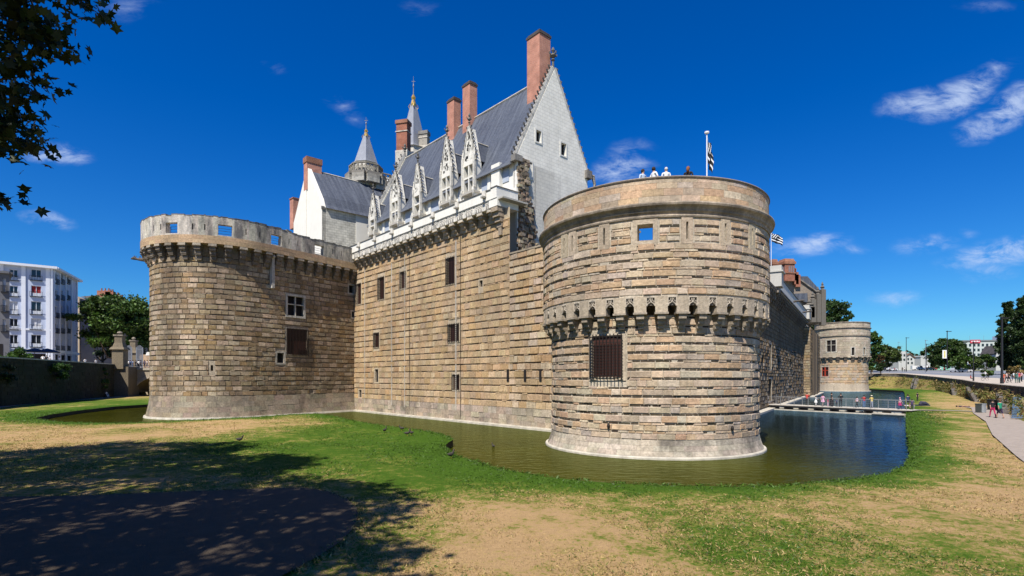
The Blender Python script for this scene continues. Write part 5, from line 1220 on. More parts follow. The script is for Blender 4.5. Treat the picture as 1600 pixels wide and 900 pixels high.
for px in (36.5, 75, 2, 82): q, _ = spot(AF1, px, 480, 0, 26); mb.fbox(AF1, max(0, q - .35), q + .35, 0, .22, LZ, 28.4)
mb.fbox(AF1, 0, 26, 0, .3, LZ + 3.6, LZ + 4.2); mb.fbox(AF1, 0, 26, 0, .2, LZ + 8.3, LZ + 8.7)
for q in (.3, 4.2, 8.2, 12.4, 16.5): mb.fbox(AF2, q, q + .5, 0, .2, LZ, 28.4)
mb.fbox(AF2, 0, 18, 0, .3, LZ + 3.6, LZ + 4.2); mb.build('pilaster', M_trim, apt)
mb = MB(); mb.fbox(AF1, -.8, 26, -4, 1.0, 28.4, 28.9); mb.fbox(AF2, .2, 18, -4, 1.0, 28.41, 28.89); mb.build('roof_overhang', M_trim, apt)
def flat_window(F, o, par, pane, rail=True, k=0):
    a, b, c, e = o; m = MB(); m.fbox(F, a, b, -.35, -.3, c, e); w = m.build('window', pane, par); m = MB(); f = .09
    for (p, q, x, y) in ((a, a + f, c, e), (b - f, b, c, e), ((a + b) / 2 - f / 2, (a + b) / 2 + f / 2, c, e), (a, b, e - f, e), (a, b, c, c + .75)): m.fbox(F, p, q, -.3, -.2, x, y)
    m.build('frame', M_trim, w)
    if rail:
        m = MB(); n = 9; m.fbox(F, a - .2, b + .2, .3, .36, c + .95, c + 1.02); m.fbox(F, a - .2, b + .2, 0, .36, c - .12, c + .02)
        for i in range(n): q = a - .2 + (b - a + .4) * i / (n - 1); m.fbox(F, q - .02, q + .02, .3, .35, c, c + 1.0)
        m.build('balcony_rail', M_black, w)
for k, o in enumerate(aw): flat_window(AF1, o, apt, M_redc if k == 6 else (M_curtain if k in (2, 8, 12) else M_glass))
for k, o in enumerate(aw2): flat_window(AF2, o, apt, M_glass)
for o in grd:
    for F in (AF1, AF2): m = MB(); m.fbox(F, o[0], o[1], -.4, -.3, o[2], o[3]); m.build('shop_window', M_dark, apt)
b2 = thing('corner_house', (-84, 86, LZ), 'dull grey house with small iron balconies cut by the left edge', 'house')
HF = LineF((-77.4, 84), (-.95, -.3), (.6, -.8)); HF = LineF(pw(15, 500, 88)[:2], (-.80, -.6), (.6, -.8)); HF2 = LineF(HF.o, (-.71, .704), (.704, .71))
ow = [rect(HF, xa, ya, xb, yb, -1, 12) for (xa, xb) in ((4, 9),) for (ya, yb) in ((435, 456), (467, 487), (499, 518))]
mb = MB(); zt = EYE + (590 - 428) / FOC * 88; skin(mb, HF, 0, 12, LZ, zt, 5, ow, rev=.3); skin(mb, HF2, 0, 9, LZ, zt, 9, []); mb.fbox(HF, 0, 12, -1.2, .5, zt, zt + .35, 1); mb.fbox(HF2, 0.02, 9, -1.2, .4, zt + .01, zt + .34, 1); mb.build('wall', M_greyr, b2)
for o in ow: flat_window(HF, o, b2, M_glass)
mb = MB(); mb.fbox(HF, .8, 2.6, -.1, .05, LZ + .2, LZ + 3.4); mb.build('doorway', M_dark, b2)
b3 = thing('terraced_house', (*pw(128, 500, 150)[:2], LZ), 'beige terraced house with red brick chimneys between the pale block and the big tree', 'house')
Y = 150; X = lambda x: (x - 800) / FOC * Y; Z = lambda y: EYE + (590 - y) / FOC * Y
mb = MB(); mb.prism([(X(112), Y, LZ), (X(124), Y, LZ), (X(124), Y, Z(466)), (X(118), Y, Z(462)), (X(112), Y, Z(461))], (-4, 14, 0)); mb.build('wall', M_beigew, b3)
mb = MB(); mb.prism([(X(124), Y + .5, LZ), (X(150), Y + 22, LZ), (X(150), Y + 22, Z(478)), (X(134), Y + 8, Z(472)), (X(124), Y + .5, Z(466))], (-8, 3, 0)); mb.build('side_wall', M_greyr, b3)
mb = MB(); mb.prism([(X(112), Y + 3, Z(461)), (X(150), Y + 24, Z(480)), (X(142), Y + 26, Z(466)), (X(114), Y + 10, Z(452))], (-2, 8, 0)); mb.build('roof', M_greywall, b3)
for (x, y, w) in ((122, 450, 5), (131, 452, 3), (138, 457, 4.4), (147, 461, 3)):
    mb = MB(); mb.box((X(x), Y + 10, Z(y + 6)), (w * .8, 1.2, 3.8)); c = mb.build('chimney', M_brickr, b3); mb = MB((.35, .1, .05))
    for s in (-.3, 0, .3): mb.lathe((X(x) + s * w * .7, Y + 10, Z(y + 6) + 1.9), [(.22, 0), (.18, .7), (.22, .75)], 8)
    mb.build('chimney_pot', M_brickdk, c)
b4 = thing('rear_house', (*pw(165, 540, 165)[:2], LZ), 'shaded house front glimpsed under the big tree behind the gate', 'house')
Y = 165; mb = MB(); mb.prism([(X(140), Y, LZ), (X(185), Y, LZ), (X(185), Y, Z(500)), (X(140), Y, Z(492))], (0, 10, 0)); mb.build('wall', M_greyr, b4)
for k in range(3): mb = MB(); mb.box((X(158 + 8 * k), Y - .03, LZ + 4), (1.1, .08, 4)); mb.build('window', M_dark, b4)
wl = tag(None or (lambda m: (m.box(((228 - 800) / FOC * 128, 128, LZ + 1.7), (5, .6, 3.4)), m.box(((233 - 800) / FOC * 128, 128, LZ + 3.6), (1.3, .7, .8), 0, (.7, .68, .62), None, .6), m.build('garden_wall', M_tan))[-1])(MB((.42, .30, .2))), 'small tan wall with pale cap beside the bridge crowd', 'wall')

# cafe parasols
M_canvas = simple('navy_canvas', (.028, .045, .075), .8, .1, 3)
def parasol(px, Y, r, label):
    x, y, z = at(px, Y); t = thing('cafe_parasol', (x, y, z), label, 'parasol', 'navy cafe parasols on the terrace'); zt = 3.3
    mb = MB(); mb.lathe((x, y, z), [(r, zt - .75), (r, zt - .6), (r * .5, zt - .25), (.05, zt)], 8, a0=PI / 8); mb.build('canopy', M_canvas, t)
    mb = MB(); mb.tube([(x, y, z), (x, y, z + zt - .1)], .045, 6); mb.lathe((x, y, z), [(.4, 0), (.4, .08), (.1, .12)], 10); mb.build('pole', M_grey, t)
for i, (px, lab) in enumerate(((10, 'navy parasol in front of the corner house, leftmost on the terrace'), (32, 'wide navy parasol below the first windows of the pale block'), (54, 'navy parasol between the wide one and the white pilaster'), (74, 'navy parasol closest to the corner of the pale block'))): parasol(px, 96 + i, 1.9, lab)
# ================================================================== TREES AND PLANTS
def leaf_mat(name, trans=.25):
    m, nt, b = base_mat(name, .55, .35); L = nt.links.new
    at = nd(nt, 'ShaderNodeAttribute'); at.attribute_name = 'tint'; L(at.outputs['Color'], b.inputs['Base Color'])
    out = nt.nodes['Material Output']; tr = nd(nt, 'ShaderNodeBsdfTranslucent'); L(at.outputs['Color'], tr.inputs[0]); mx = nd(nt, 'ShaderNodeMixShader'); mx.inputs[0].default_value = trans
    L(b.outputs[0], mx.inputs[1]); L(tr.outputs[0], mx.inputs[2]); L(mx.outputs[0], out.inputs[0]); return m
M_leaf = leaf_mat('leaf'); M_bark = simple('bark', (.075, .055, .038), .95, .35, 4, .8)
def leaf_mesh(name, cen, size, tint, parent, up=.5, shape='diamond', mat=None, rg=nrg):
    """many separate leaves, each a small folded blade facing its own way"""
    n = len(cen)
    nrm = rg.normal(size=(n, 3)); nrm[:, 2] += up * 1.5; nrm /= np.linalg.norm(nrm, axis=1)[:, None]
    a = rg.normal(size=(n, 3)); a -= nrm * np.sum(a * nrm, axis=1)[:, None]; a /= np.linalg.norm(a, axis=1)[:, None]; b = np.cross(nrm, a)
    if shape == 'plane':
        base = np.array([(0, -1, 0), (.35, -.55, .05), (.95, -.35, -.1), (.5, 0, .05), (.8, .45, -.1), (.3, .35, .05), (0, 1, -.1), (-.3, .35, .05), (-.8, .45, -.1), (-.5, 0, .05), (-.95, -.35, -.1), (-.35, -.55, .05)])
    elif shape == 'needle': base = np.array([(0, -1.6, 0), (.3, 0, .1), (0, 1.6, 0), (-.3, 0, .1)])
    else: base = np.array([(0, -1, -.12), (.62, -.1, .14), (0, 1, -.12), (-.62, .1, .14)])
    k = len(base); s = size[:, None, None]
    V = cen[:, None, :] + s * (base[None, :, 0:1] * a[:, None, :] + base[None, :, 1:2] * b[:, None, :] + base[None, :, 2:3] * nrm[:, None, :])
    me = bpy.data.meshes.new(name); me.vertices.add(n * k); me.vertices.foreach_set('co', V.reshape(-1).astype(np.float32))
    me.loops.add(n * k); me.loops.foreach_set('vertex_index', np.arange(n * k, dtype=np.int32)); me.polygons.add(n)
    me.polygons.foreach_set('loop_start', np.arange(0, n * k, k, dtype=np.int32))
    try: me.polygons.foreach_set('loop_total', np.full(n, k, dtype=np.int32))
    except Exception: pass
    me.materials.append(mat or M_leaf)
    at_ = me.attributes.new('tint', 'FLOAT_COLOR', 'FACE'); c = np.ones((n, 4), dtype=np.float32); c[:, :3] = tint; at_.data.foreach_set('color', c.ravel())
    me.update(calc_edges=True); me.validate()
    o = bpy.data.objects.new(name, me); COL.objects.link(o)
    if parent: o.parent = parent
    return o
def tints(n, col, var, rg=nrg):
    f = np.clip(rg.normal(1, var, size=(n, 1)), .35, 1.9); h = rg.normal(0, var * .35, size=(n, 1)); c = np.array(col)[None, :] * f; c[:, 0:1] *= 1 + h; return np.clip(c, .004, .6)
def clump_crown(blobs, nl, lsz, col, seed, spread=.55, var=.28):
    """blobs: (centre, radius xyz, number of clumps); clumps sit towards the outside of each blob"""
    rg = np.random.default_rng(seed); C = []; S = []; T = []
    for (c, r, k) in blobs:
        d = rg.normal(size=(k, 3)); d /= np.linalg.norm(d, axis=1)[:, None]; f = rg.uniform(.35, 1.0, size=(k, 1)) ** .55; P = np.array(c) + d * f * np.array(r)
        rc = np.mean(r) * rg.uniform(.13, .30, size=k); tone = rg.normal(1, .18, size=k)
        for i in range(k):
            m = nl; q = rg.normal(size=(m, 3)) * rc[i] * spread; q[:, 2] *= .7; C.append(P[i] + q); S.append(lsz * rg.uniform(.6, 1.35, size=m)); T.append(tints(m, np.array(col) * max(.5, tone[i]), var, rg))
    return np.concatenate(C), np.concatenate(S), np.concatenate(T), rg
def tree(px, Y, h, w, label, name='broadleaf_tree', col=(.045, .085, .012), cat='tree', group=None, n=34, nl=70, lsz=.32, trunk=.32, shape='round', seed=1, base=None, dy=1.0):
    x, y, z = base or at(px, Y); t = thing(name, (x, y, z), label, cat, group); r = random.Random(seed); H = h * (trunk if shape != 'poplar' else .08)
    if shape == 'poplar': blobs = [((0, 0, H + (h - H) * f), (w * .5 * k, w * .5 * k, h * .13), int(n * .4)) for f, k in ((.12, .75), (.3, 1.0), (.5, .95), (.7, .72), (.88, .4))]
    elif shape == 'bush': blobs = [((r.uniform(-.3, .3) * w, r.uniform(-.2, .2) * w, h * r.uniform(.35, .6)), (w * .3, w * .3, h * .36), n // 4) for _ in range(4)]
    else:
        blobs = [((0, 0, H + (h - H) * .48), (w * .36, w * .36 * dy, (h - H) * .46), n // 2)]
        for k in range(5):
            a = k * 2 * PI / 5 + r.uniform(-.4, .4); f = r.uniform(.3, .72); blobs.append(((w * .27 * math.cos(a), w * .27 * math.sin(a) * dy, H + (h - H) * f), (w * .23, w * .23, (h - H) * .26), max(3, n // 9)))
    C, S, T, rg = clump_crown(blobs, nl, lsz, col, seed)
    C[:, 2] = np.maximum(C[:, 2], .15); leaf_mesh('crown', C, S, T, t, .5, rg=rg)
    mb = MB(); tr = max(.08, h * .022)
    mb.tube([(x, y, z - .6), (x, y, z + H * .6), (x + .1, y, z + H * 1.05), (x + .15, y + .1, z + h * .7)], [tr * 1.3, tr, tr * .85, tr * .2], 8)
    if shape == 'round':
        for k in range(5): a = k * 2 * PI / 5 + .3; mb.tube([(x, y, z + H * .85), (x + w * .13 * math.cos(a), y + w * .13 * math.sin(a), z + H * 1.2), (x + w * .3 * math.cos(a), y + w * .3 * math.sin(a), z + h * .62)], [tr * .6, tr * .4, tr * .1], 6)
    mb.build('trunk', M_bark, t); return t
G1, G2, G3, G4 = (.035, .070, .010), (.050, .095, .014), (.028, .055, .012), (.065, .095, .018)
def fit(px, ytop, Y, wpx):          # tree height and width from how it shows
    x, y, z = at(px, Y); return EYE + (HOR - ytop) / FOC * Y - z, wpx / FOC * Y
def ftree(px, ytop, Y, wpx, label, **k):
    h, w = fit(px, ytop, Y, wpx); return tree(px, Y, h, w, label, **k)
ftree(188, 448, 132, 132, 'broad dark green tree behind the stone gate pillars', col=G2, n=150, nl=140, lsz=.36, seed=11, trunk=.12)
ftree(232, 470, 140, 60, 'dark tree against the edge of the left tower, right of the broad one', col=G3, n=50, nl=90, lsz=.34, seed=12, trunk=.2)
ftree(160, 500, 146, 50, 'lower dark tree in front of the shaded house front', col=G3, n=40, nl=80, lsz=.34, seed=13, trunk=.2)
ftree(1302, 462, 190, 60, 'spreading dark tree rising behind the far round tower roof', col=(.03, .06, .012), n=80, nl=90, lsz=.5, seed=14, trunk=.25)
ftree(1270, 470, 195, 56, 'dark tree hidden mostly by the gabled house on the right wall', col=G3, n=50, nl=80, lsz=.5, seed=15, trunk=.25)
ftree(1362, 512, 232, 36, 'feathery green tree directly right of the far round tower', col=G2, n=60, nl=80, lsz=.5, seed=16, trunk=.2)
ftree(1386, 538, 245, 46, 'rounded bright green tree right of the far tower, before the white house', col=G4, n=60, nl=90, lsz=.5, seed=17, trunk=.2)
ftree(1361, 557, 216, 34, 'low green bush at the end of the far pond', name='bush', cat='bush', col=G2, n=24, nl=90, lsz=.3, seed=18, shape='bush')
ftree(1376, 566, 218, 24, 'low dark bush beside the street end of the slope', name='bush', cat='bush', col=G3, n=20, nl=80, lsz=.3, seed=19, shape='bush')
ftree(1376, 552, 226, 14, 'small reddish bronze tree among the green ones', col=(.09, .05, .02), n=20, nl=60, lsz=.3, seed=20)
ftree(1424, 545, 330, 16, 'dark tree behind the roof of the white house', col=G3, n=30, nl=60, lsz=.55, seed=21, trunk=.15)
ftree(1437, 552, 330, 22, 'round light green tree between white house and tall lamp', col=G4, n=30, nl=60, lsz=.55, seed=22, trunk=.1)
ftree(1476, 527, 250, 58, 'big round dark tree behind the lamp with the hanging banner', col=(.038, .07, .012), n=110, nl=110, lsz=.5, seed=23, trunk=.12)
ftree(1499, 531, 262, 26, 'narrow dark tree touching the right side of the big round one', col=G3, n=40, nl=80, lsz=.5, seed=24, trunk=.12)
for i, (px, yt, w, c, lab) in enumerate(((1500, 553, 36, G2, 'low street tree right below the big round tree'), (1522, 556, 30, G4, 'bushy street tree in front of the office front'), (1541, 551, 34, G2, 'bushy street tree beneath the right half of the offices'), (1560, 549, 22, G4, 'yellowish street tree by the gabled white house'), (1513, 548, 16, G3, 'slim street tree just below the red sign'), (1552, 541, 20, G3, 'grey green treetop over the middle of the office block'))):
    ftree(px, yt, 205 + 9 * i, w, lab, col=c, n=40, nl=80, lsz=.42, seed=30 + i, trunk=.12, group='street trees before the office block')
ftree(1575, 472, 168, 30, 'tall dark column shaped poplar, left one of the pair by the right edge', name='poplar_tree', col=(.026, .05, .012), n=120, nl=120, lsz=.34, seed=40, shape='poplar')
ftree(1600, 462, 160, 34, 'tallest dark poplar cut by the right edge', name='poplar_tree', col=(.028, .054, .012), n=130, nl=120, lsz=.34, seed=41, shape='poplar')
ftree(1588, 545, 172, 44, 'dark bushy growth at the foot of the poplars', name='bush', cat='bush', col=G3, n=60, nl=90, lsz=.34, seed=42, shape='bush')
ftree(1588, 568, 128, 30, 'tall dry golden grass clump on the verge', name='grass_clump', cat='grass', col=(.26, .19, .06), n=26, nl=80, lsz=.22, seed=43, shape='bush')
ftree(1545, 576, 138, 26, 'low green hedge beside the road bend', name='hedge', cat='hedge', col=G2, n=24, nl=70, lsz=.2, seed=44, shape='bush')
for i in range(16):                               # trees that close the horizon
    px = 1285 + 26 * i + rnd.uniform(-8, 8); ftree(px, 563 + rnd.uniform(-6, 4), 420 + rnd.uniform(-30, 40), 34, 'far dark tree closing the end of the street', col=(.05, .08, .03), n=18, nl=50, lsz=.9, seed=100 + i, trunk=.05, group='far trees at the end of the street')
# plants in the moat at the left
def plant(x, y, z, h, w, label, col, seed, name='bush', n=24, nl=80, lsz=.14, lean=(0, 0)):
    t = thing(name, (x, y, z), label, 'bush' if name == 'bush' else ('tree' if 'tree' in name else 'climber')); C, S, T, rg = clump_crown([((lean[0], lean[1], h * .62), (w * .5, w * .4, h * .4), n)], nl, lsz, col, seed); leaf_mesh('crown', C, S, T, t, .4, rg=rg)
    mb = MB(); mb.tube([(x, y, z - .2), (x + lean[0] * .4, y, z + h * .3), (x + lean[0], y + lean[1], z + h * .7)], [.09, .07, .03], 6); mb.build('trunk', M_bark, t)
p = gp(170, 621.5); plant(p[0], p[1] - .5, .45, 5.6, 3.0, 'small leaning tree against the dark moat wall beside the bench', G2, 51, 'young_tree', 22, 60, .17, (-1.1, 0))
p = pw(33, 592, 79); plant(p[0], p[1] - 1.0, 3.2, 5.2, 4.6, 'leafy green bush spilling over the moat wall below the parasols', (.05, .11, .012), 52, 'bush', 50, 90, .17)
p = pw(97, 592, 86); plant(p[0], p[1] - 1.3, 3.4, 3.2, 4.8, 'dark ivy patch hanging on the moat wall below the pale block', (.035, .08, .012), 53, 'ivy', 36, 80, .15)
p = pw(5, 600, 72); plant(p[0] - .5, p[1], 2.2, 4.2, 4.2, 'dark creeper on the moat wall at the left edge', (.02, .04, .01), 54, 'ivy', 36, 80, .15)
p = CW.P(-.35, .5, 0); q_ = thing('weed', (p[0], p[1], .2), 'small green weed growing in the corner of the two walls', 'plant'); C, S, T, rg = clump_crown([((0, 0, .5), (.4, .3, .6), 10)], 30, .1, G2, 55); leaf_mesh('leaves', C, S, T, q_, .3, rg=rg)
# rough growth on the grassy slope
C = []; 
for i in range(5200):
    t = rnd.uniform(2.2, len(TOE) - 1.2); f = rnd.uniform(.02, 1) ** .8; p = bank_pt(t, f); C.append((p.x + rnd.uniform(-.3, .3), p.y + rnd.uniform(-.3, .3), p.z + rnd.uniform(0, .35)))
for i in range(90):
    t = rnd.uniform(2.4, len(TOE) - 1.4); f = rnd.uniform(.1, .98); p = bank_pt(t, f)
    for _ in range(40): C.append((p.x + rnd.gauss(0, .5), p.y + rnd.gauss(0, .5), p.z + abs(rnd.gauss(0, .45))))
C = np.array(C); k = len(C); pal = np.array([(.20, .16, .045), (.06, .09, .015), (.11, .12, .025), (.13, .075, .03), (.28, .21, .08)]); T = pal[nrg.integers(0, 5, k)] * nrg.uniform(.7, 1.25, (k, 1))
o = leaf_mesh('slope_weeds', C, nrg.uniform(.12, .32, k), T, None, .0, 'needle'); tag(o, 'rough dry weeds and tall grass covering the slope below the street', 'weeds', kind='stuff')
# short grass: tufts along the shore and over the near lawn
C = []; T = []; S = []
def tuft(x, y, z, n, s, sp, g):
    for _ in range(n):
        C.append((x + rnd.gauss(0, sp), y + rnd.gauss(0, sp), z + s * .5)); S.append(s * rnd.uniform(.6, 1.4)); k = rnd.uniform(.5, 1.3)
        T.append((.07 * k, .135 * k, .012 * k) if rnd.random() < g * g * 1.3 else (.42 * k, .30 * k, .12 * k))
for i in range(len(fp) - 1):                       # ragged grass along the edge of the dark path
    a, b = fp[i], fp[i + 1]
    for _ in range(int(60 * math.hypot(b[0] - a[0], b[1] - a[1]))):
        f = rnd.random(); tuft(a[0] + (b[0] - a[0]) * f + rnd.gauss(0, .09), a[1] + (b[1] - a[1]) * f + rnd.gauss(0, .09), .46, 3, .045, .06, .5)
near = [e for e in EDGE if e[1] < 75 and e[1] > 15]
for e in near:
    for _ in range(26 if e[1] < 40 else 10):
        d = abs(rnd.gauss(0, .35)); a = rnd.uniform(0, 2 * PI); x, y = e[0] + d * math.cos(a) + rnd.uniform(-.4, .4), e[1] + d * math.sin(a)
        if not inside((x, y), EDGE): tuft(x, y, .43, 3, .06, .06, .96)
for i in range(24000):
    Y = 9.5 + 22 * rnd.random() ** 1.5; x = rnd.uniform(-.97, .97) * Y
    if inside((x, Y), EDGE) or not inside((x, Y), outer): continue
    if Y < 18.8 and x < -3.6 : 
        u = 800 + FOC * x / Y; v = HOR + FOC * 3.85 / Y
        if u < 560 and v > 766: continue
    g = green(x, Y); tuft(x, Y, .445, 4, .022 + .0006 * Y, .09, min(.95, max(.30, g * 1.15)))
for i in range(16000):                            # the middle distance, left and right
    Y = rnd.uniform(28, 62); x = rnd.uniform(-.97, -.05) * Y if i % 3 else rnd.uniform(.55, .80) * Y
    if inside((x, Y), EDGE) or not inside((x, Y), outer): continue
    g = green(x, Y); tuft(x, Y, .44, 3, .018 + .0007 * Y, .16, min(.95, max(.05, g * 1.1)))
o = leaf_mesh('grass', np.array(C), np.array(S), np.array(T), None, -.25, 'needle'); tag(o, 'short mown grass, parched straw in places and greener at the water', 'grass', kind='stuff')

# ------------------------------------------------------------------ the shade trees at the left of the camera
tanE = math.tan(R(SUN_EL)); SHX, SHY = -math.sin(R(SUN_AZ)) / tanE, -math.cos(R(SUN_AZ)) / tanE
SHP = [(-60, 708), (0, 706), (90, 700), (190, 690), (250, 693), (300, 691), (388, 692), (392, 697), (345, 712), (400, 711), (470, 713), (487, 718), (470, 728), (425, 738), (480, 747), (545, 756), (580, 760), (600, 769), (650, 783), (655, 792), (622, 806), (628, 826), (585, 838), (540, 846), (600, 855), (640, 862), (628, 880), (596, 892), (560, 930), (520, 1000), (300, 1200), (-60, 1200)]
SHG = [gp(x, y)[:2] for x, y in SHP]; SHG = SHG[:-3] + [(-3.0, 6.5), (-5, 2), (-40, 2)]
TRK = [(-9.5, -1.0), (-22.5, 13.5), (-31, 2)]
LIT = [(475, 768, 26, 7), (415, 790, 30, 6), (540, 800, 22, 8), (450, 825, 26, 6), (300, 800, 40, 4), (330, 850, 30, 5), (250, 700, 30, 3), (520, 835, 16, 6), (180, 890, 40, 8), (430, 772, 24, 4), (380, 812, 24, 4)]
def visible(p, mx=0, my=0):
    return p[1] > .5 and -(800 + mx) < FOC * p[0] / p[1] < 900 and (HOR - FOC * (p[2] - EYE) / p[1]) > -my
def px_of(p): return 800 + FOC * p[0] / p[1], HOR - FOC * (p[2] - EYE) / p[1]
cl = []; r0 = random.Random(200); xs = [p[0] for p in SHG]; ys = [p[1] for p in SHG]; tries = 0
while len(cl) < 2700 and tries < 60000:
    tries += 1; g = (r0.uniform(max(min(xs), -36), max(xs)), r0.uniform(2, max(ys)))
    if not inside(g, SHG): continue
    if g[1] > 6:
        u, v = 800 + FOC * g[0] / g[1], HOR + FOC * 3.85 / g[1]
        if any(((u - a) / c) ** 2 + ((v - b) / d) ** 2 < 1 for a, b, c, d in LIT) and r0.random() < .93: continue
    for _ in range(14):
        h = r0.uniform(7.5, 24); p = (g[0] - SHX * h, g[1] - SHY * h, h + .45)
        if not visible(p, 95, 120): cl.append(p); break
lobes = [(18, 14), (52, 24), (14, 62), (48, 56), (66, 48), (8, 100), (40, 104), (55, 118), (12, 128), (36, 150), (14, 165), (30, 188), (6, 200), (26, 212), (10, 232), (38, 232), (60, 30), (104, -8), (136, -4), (152, 14), (164, 28), (80, -12), (-10, 40), (-10, 90), (-10, 140), (-12, 190), (0, 310), (30, 80), (70, 52), (86, 60), (56, 70), (20, 36), (40, 2), (24, 176), (40, 215)]
lob = [pw(u, v, 10.5 + r0.uniform(-.6, .6)) for u, v in lobes]
near_tree = [[], [], []]
for p in cl: near_tree[min(range(3), key=lambda k: math.hypot(p[0] - TRK[k][0], p[1] - TRK[k][1] - 2))].append(p)
labs = ['plane tree just out of view whose lobed leaves hang into the upper left corner', 'tall plane tree left of the lawn throwing the long shadow', 'plane tree standing further left whose shade covers the dark path']
for k in range(3):
    tx, ty = TRK[k]; t = thing('plane_tree', (tx, ty, .45), labs[k], 'tree', 'plane trees shading the lawn'); rg = np.random.default_rng(300 + k); C = []; S = []; T = []
    for p in near_tree[k]:
        m = 38; q = rg.normal(size=(m, 3)) * .42; q[:, 2] *= .7; q = np.array(p) + q
        q = q[[not visible(v, 6, 8) for v in q]]; m = len(q)
        C.append(q); S.append(rg.uniform(.12, .21, m)); T.append(tints(m, (.05, .09, .015), .25, rg))
    if k == 0:
        for (u, v), p in zip(lobes, lob):
            m = 26 if u < 100 else 12; q = rg.normal(size=(m, 3)) * np.array([.20, .3, .13]) + np.array(p)
            q[:, 0] += -.2 * (q[:, 2] - p[2]); C.append(q); S.append(rg.uniform(.08, .135, m)); T.append(tints(m, (.022, .038, .008), .3, rg))
    C = np.concatenate(C); S = np.concatenate(S); T = np.concatenate(T); leaf_mesh('crown', C - np.array([tx, ty, .45]), S, T, t, .3, 'plane', rg=rg)
    mb = MB(); mb.tube([(tx, ty, .2), (tx + .1, ty, 3), (tx, ty + .3, 6), (tx + .3, ty + .8, 10), (tx + .5, ty + 1.2, 15)], [.55, .42, .36, .22, .06], 10)
    if k == 0:
        b0 = Vector((tx, ty + .3, 6.5)); hubs = [Vector(pw(-60, 140, 10.3)), Vector(pw(-60, 20, 10.4)), Vector(pw(20, -60, 10.5))]
        for hb in hubs: mb.tube([b0, b0.lerp(hb, .5) + Vector((0, 0, .8)), hb], [.16, .1, .05], 6)
        for (u, v), p in zip(lobes, lob):
            hb = min(hubs, key=lambda h: (h - Vector(p)).length); mb.tube([hb, hb.lerp(Vector(p), .5) + Vector((0, 0, .06)), p], [.022, .014, .006], 4)
    for p in near_tree[k][::28]:
        P_ = Vector(p); b0 = Vector((tx, ty + .4, min(max(5, p[2] - 5), 11))); pts_ = [b0, b0.lerp(P_, .55) + Vector((0, 0, .6)), P_]
        if any(visible(b0.lerp(P_, f) + Vector((0, 0, .6)), 10, 10) for f in (.3, .5, .7, .9)): continue
        mb.tube(pts_, [.12, .07, .02], 5)
    mb.build('trunk', M_bark, t)

# ================================================================== PEOPLE
M_skin = simple('skin', (.42, .25, .17), .6, .05, 5)
CLOTH = {}
def cloth(c):
    c = tuple(round(v, 3) for v in c)
    if c not in CLOTH: CLOTH[c] = simple('cloth', c, .85, .12, 9)
    return CLOTH[c]
def body_mesh(name, J, E_, rad, root=0):
    me = bpy.data.meshes.new(name); me.from_pydata(J, E_, []); o = bpy.data.objects.new(name, me); COL.objects.link(o)
    m = o.modifiers.new('skin', 'SKIN'); m.use_smooth_shade = True
    for i, v in enumerate(me.skin_vertices[0].data): v.radius = rad[i] if isinstance(rad[i], tuple) else (rad[i], rad[i]); v.use_root = (i == root)
    s = o.modifiers.new('sub', 'SUBSURF'); s.levels = 1
    dg = bpy.context.evaluated_depsgraph_get(); r = bpy.data.meshes.new_from_object(o.evaluated_get(dg)); bpy.data.objects.remove(o); return r
def pose(kind):
    """joints of a 1.7 m figure facing -Y"""
    J = [(0, 0, .92), (0, 0, 1.10), (0, 0, 1.32), (0, 0, 1.42), (0, -.01, 1.48), (0, -.02, 1.56), (0, -.02, 1.66)]
    rad = [(.16, .11), (.145, .10), (.16, .10), (.09, .075), .055, (.078, .095), (.06, .075)]
    E_ = [(i, i + 1) for i in range(6)]
    def chain(start, pts, rs):
        a = start
        for p, r_ in zip(pts, rs): J.append(p); rad.append(r_); E_.append((a, len(J) - 1)); a = len(J) - 1
    st = {'stand': 0, 'walk': .22, 'lean': 0, 'sit': 0}[kind]
    for s in (-1, 1):
        if kind == 'sit':
            chain(0, [(s * .10, -.06, .88), (s * .13, -.44, .90), (s * .13, -.48, .50), (s * .13, -.5, .47), (s * .13, -.62, .46)], [.085, .07, .05, .045, .035])
            chain(2, [(s * .18, 0, 1.38), (s * .25, -.10, 1.14), (s * .18, -.36, 1.04), (s * .16, -.44, 1.03)], [.055, .045, .036, .034])
        else:
            k = st * s
            chain(0, [(s * .10, 0, .84), (s * .105, -k * .6 - .01, .48), (s * .105, -k * .95 + (.06 if k < 0 else 0), .10), (s * .105, -k + (.05 if k < 0 else 0), .05), (s * .12, -k - .13, .035)], [.088, .062, .045, .042, .032])
            if kind == 'lean': chain(2, [(s * .18, 0, 1.38), (s * .27, -.12, 1.17), (s * .20, -.36, 1.10), (s * .18, -.44, 1.09)], [.055, .045, .036, .034])
            else: chain(2, [(s * .19, 0, 1.38), (s * .25, k * .35, 1.13), (s * .25, k * .8 - .06, .90), (s * .245, k * .9 - .08, .81)], [.055, .045, .036, .034])
    return J, E_, rad
BODY = {}
for kd in ('stand', 'walk', 'lean', 'sit'):
    J, E_, rad = pose(kd); BODY[kd] = body_mesh('body', J, E_, rad)
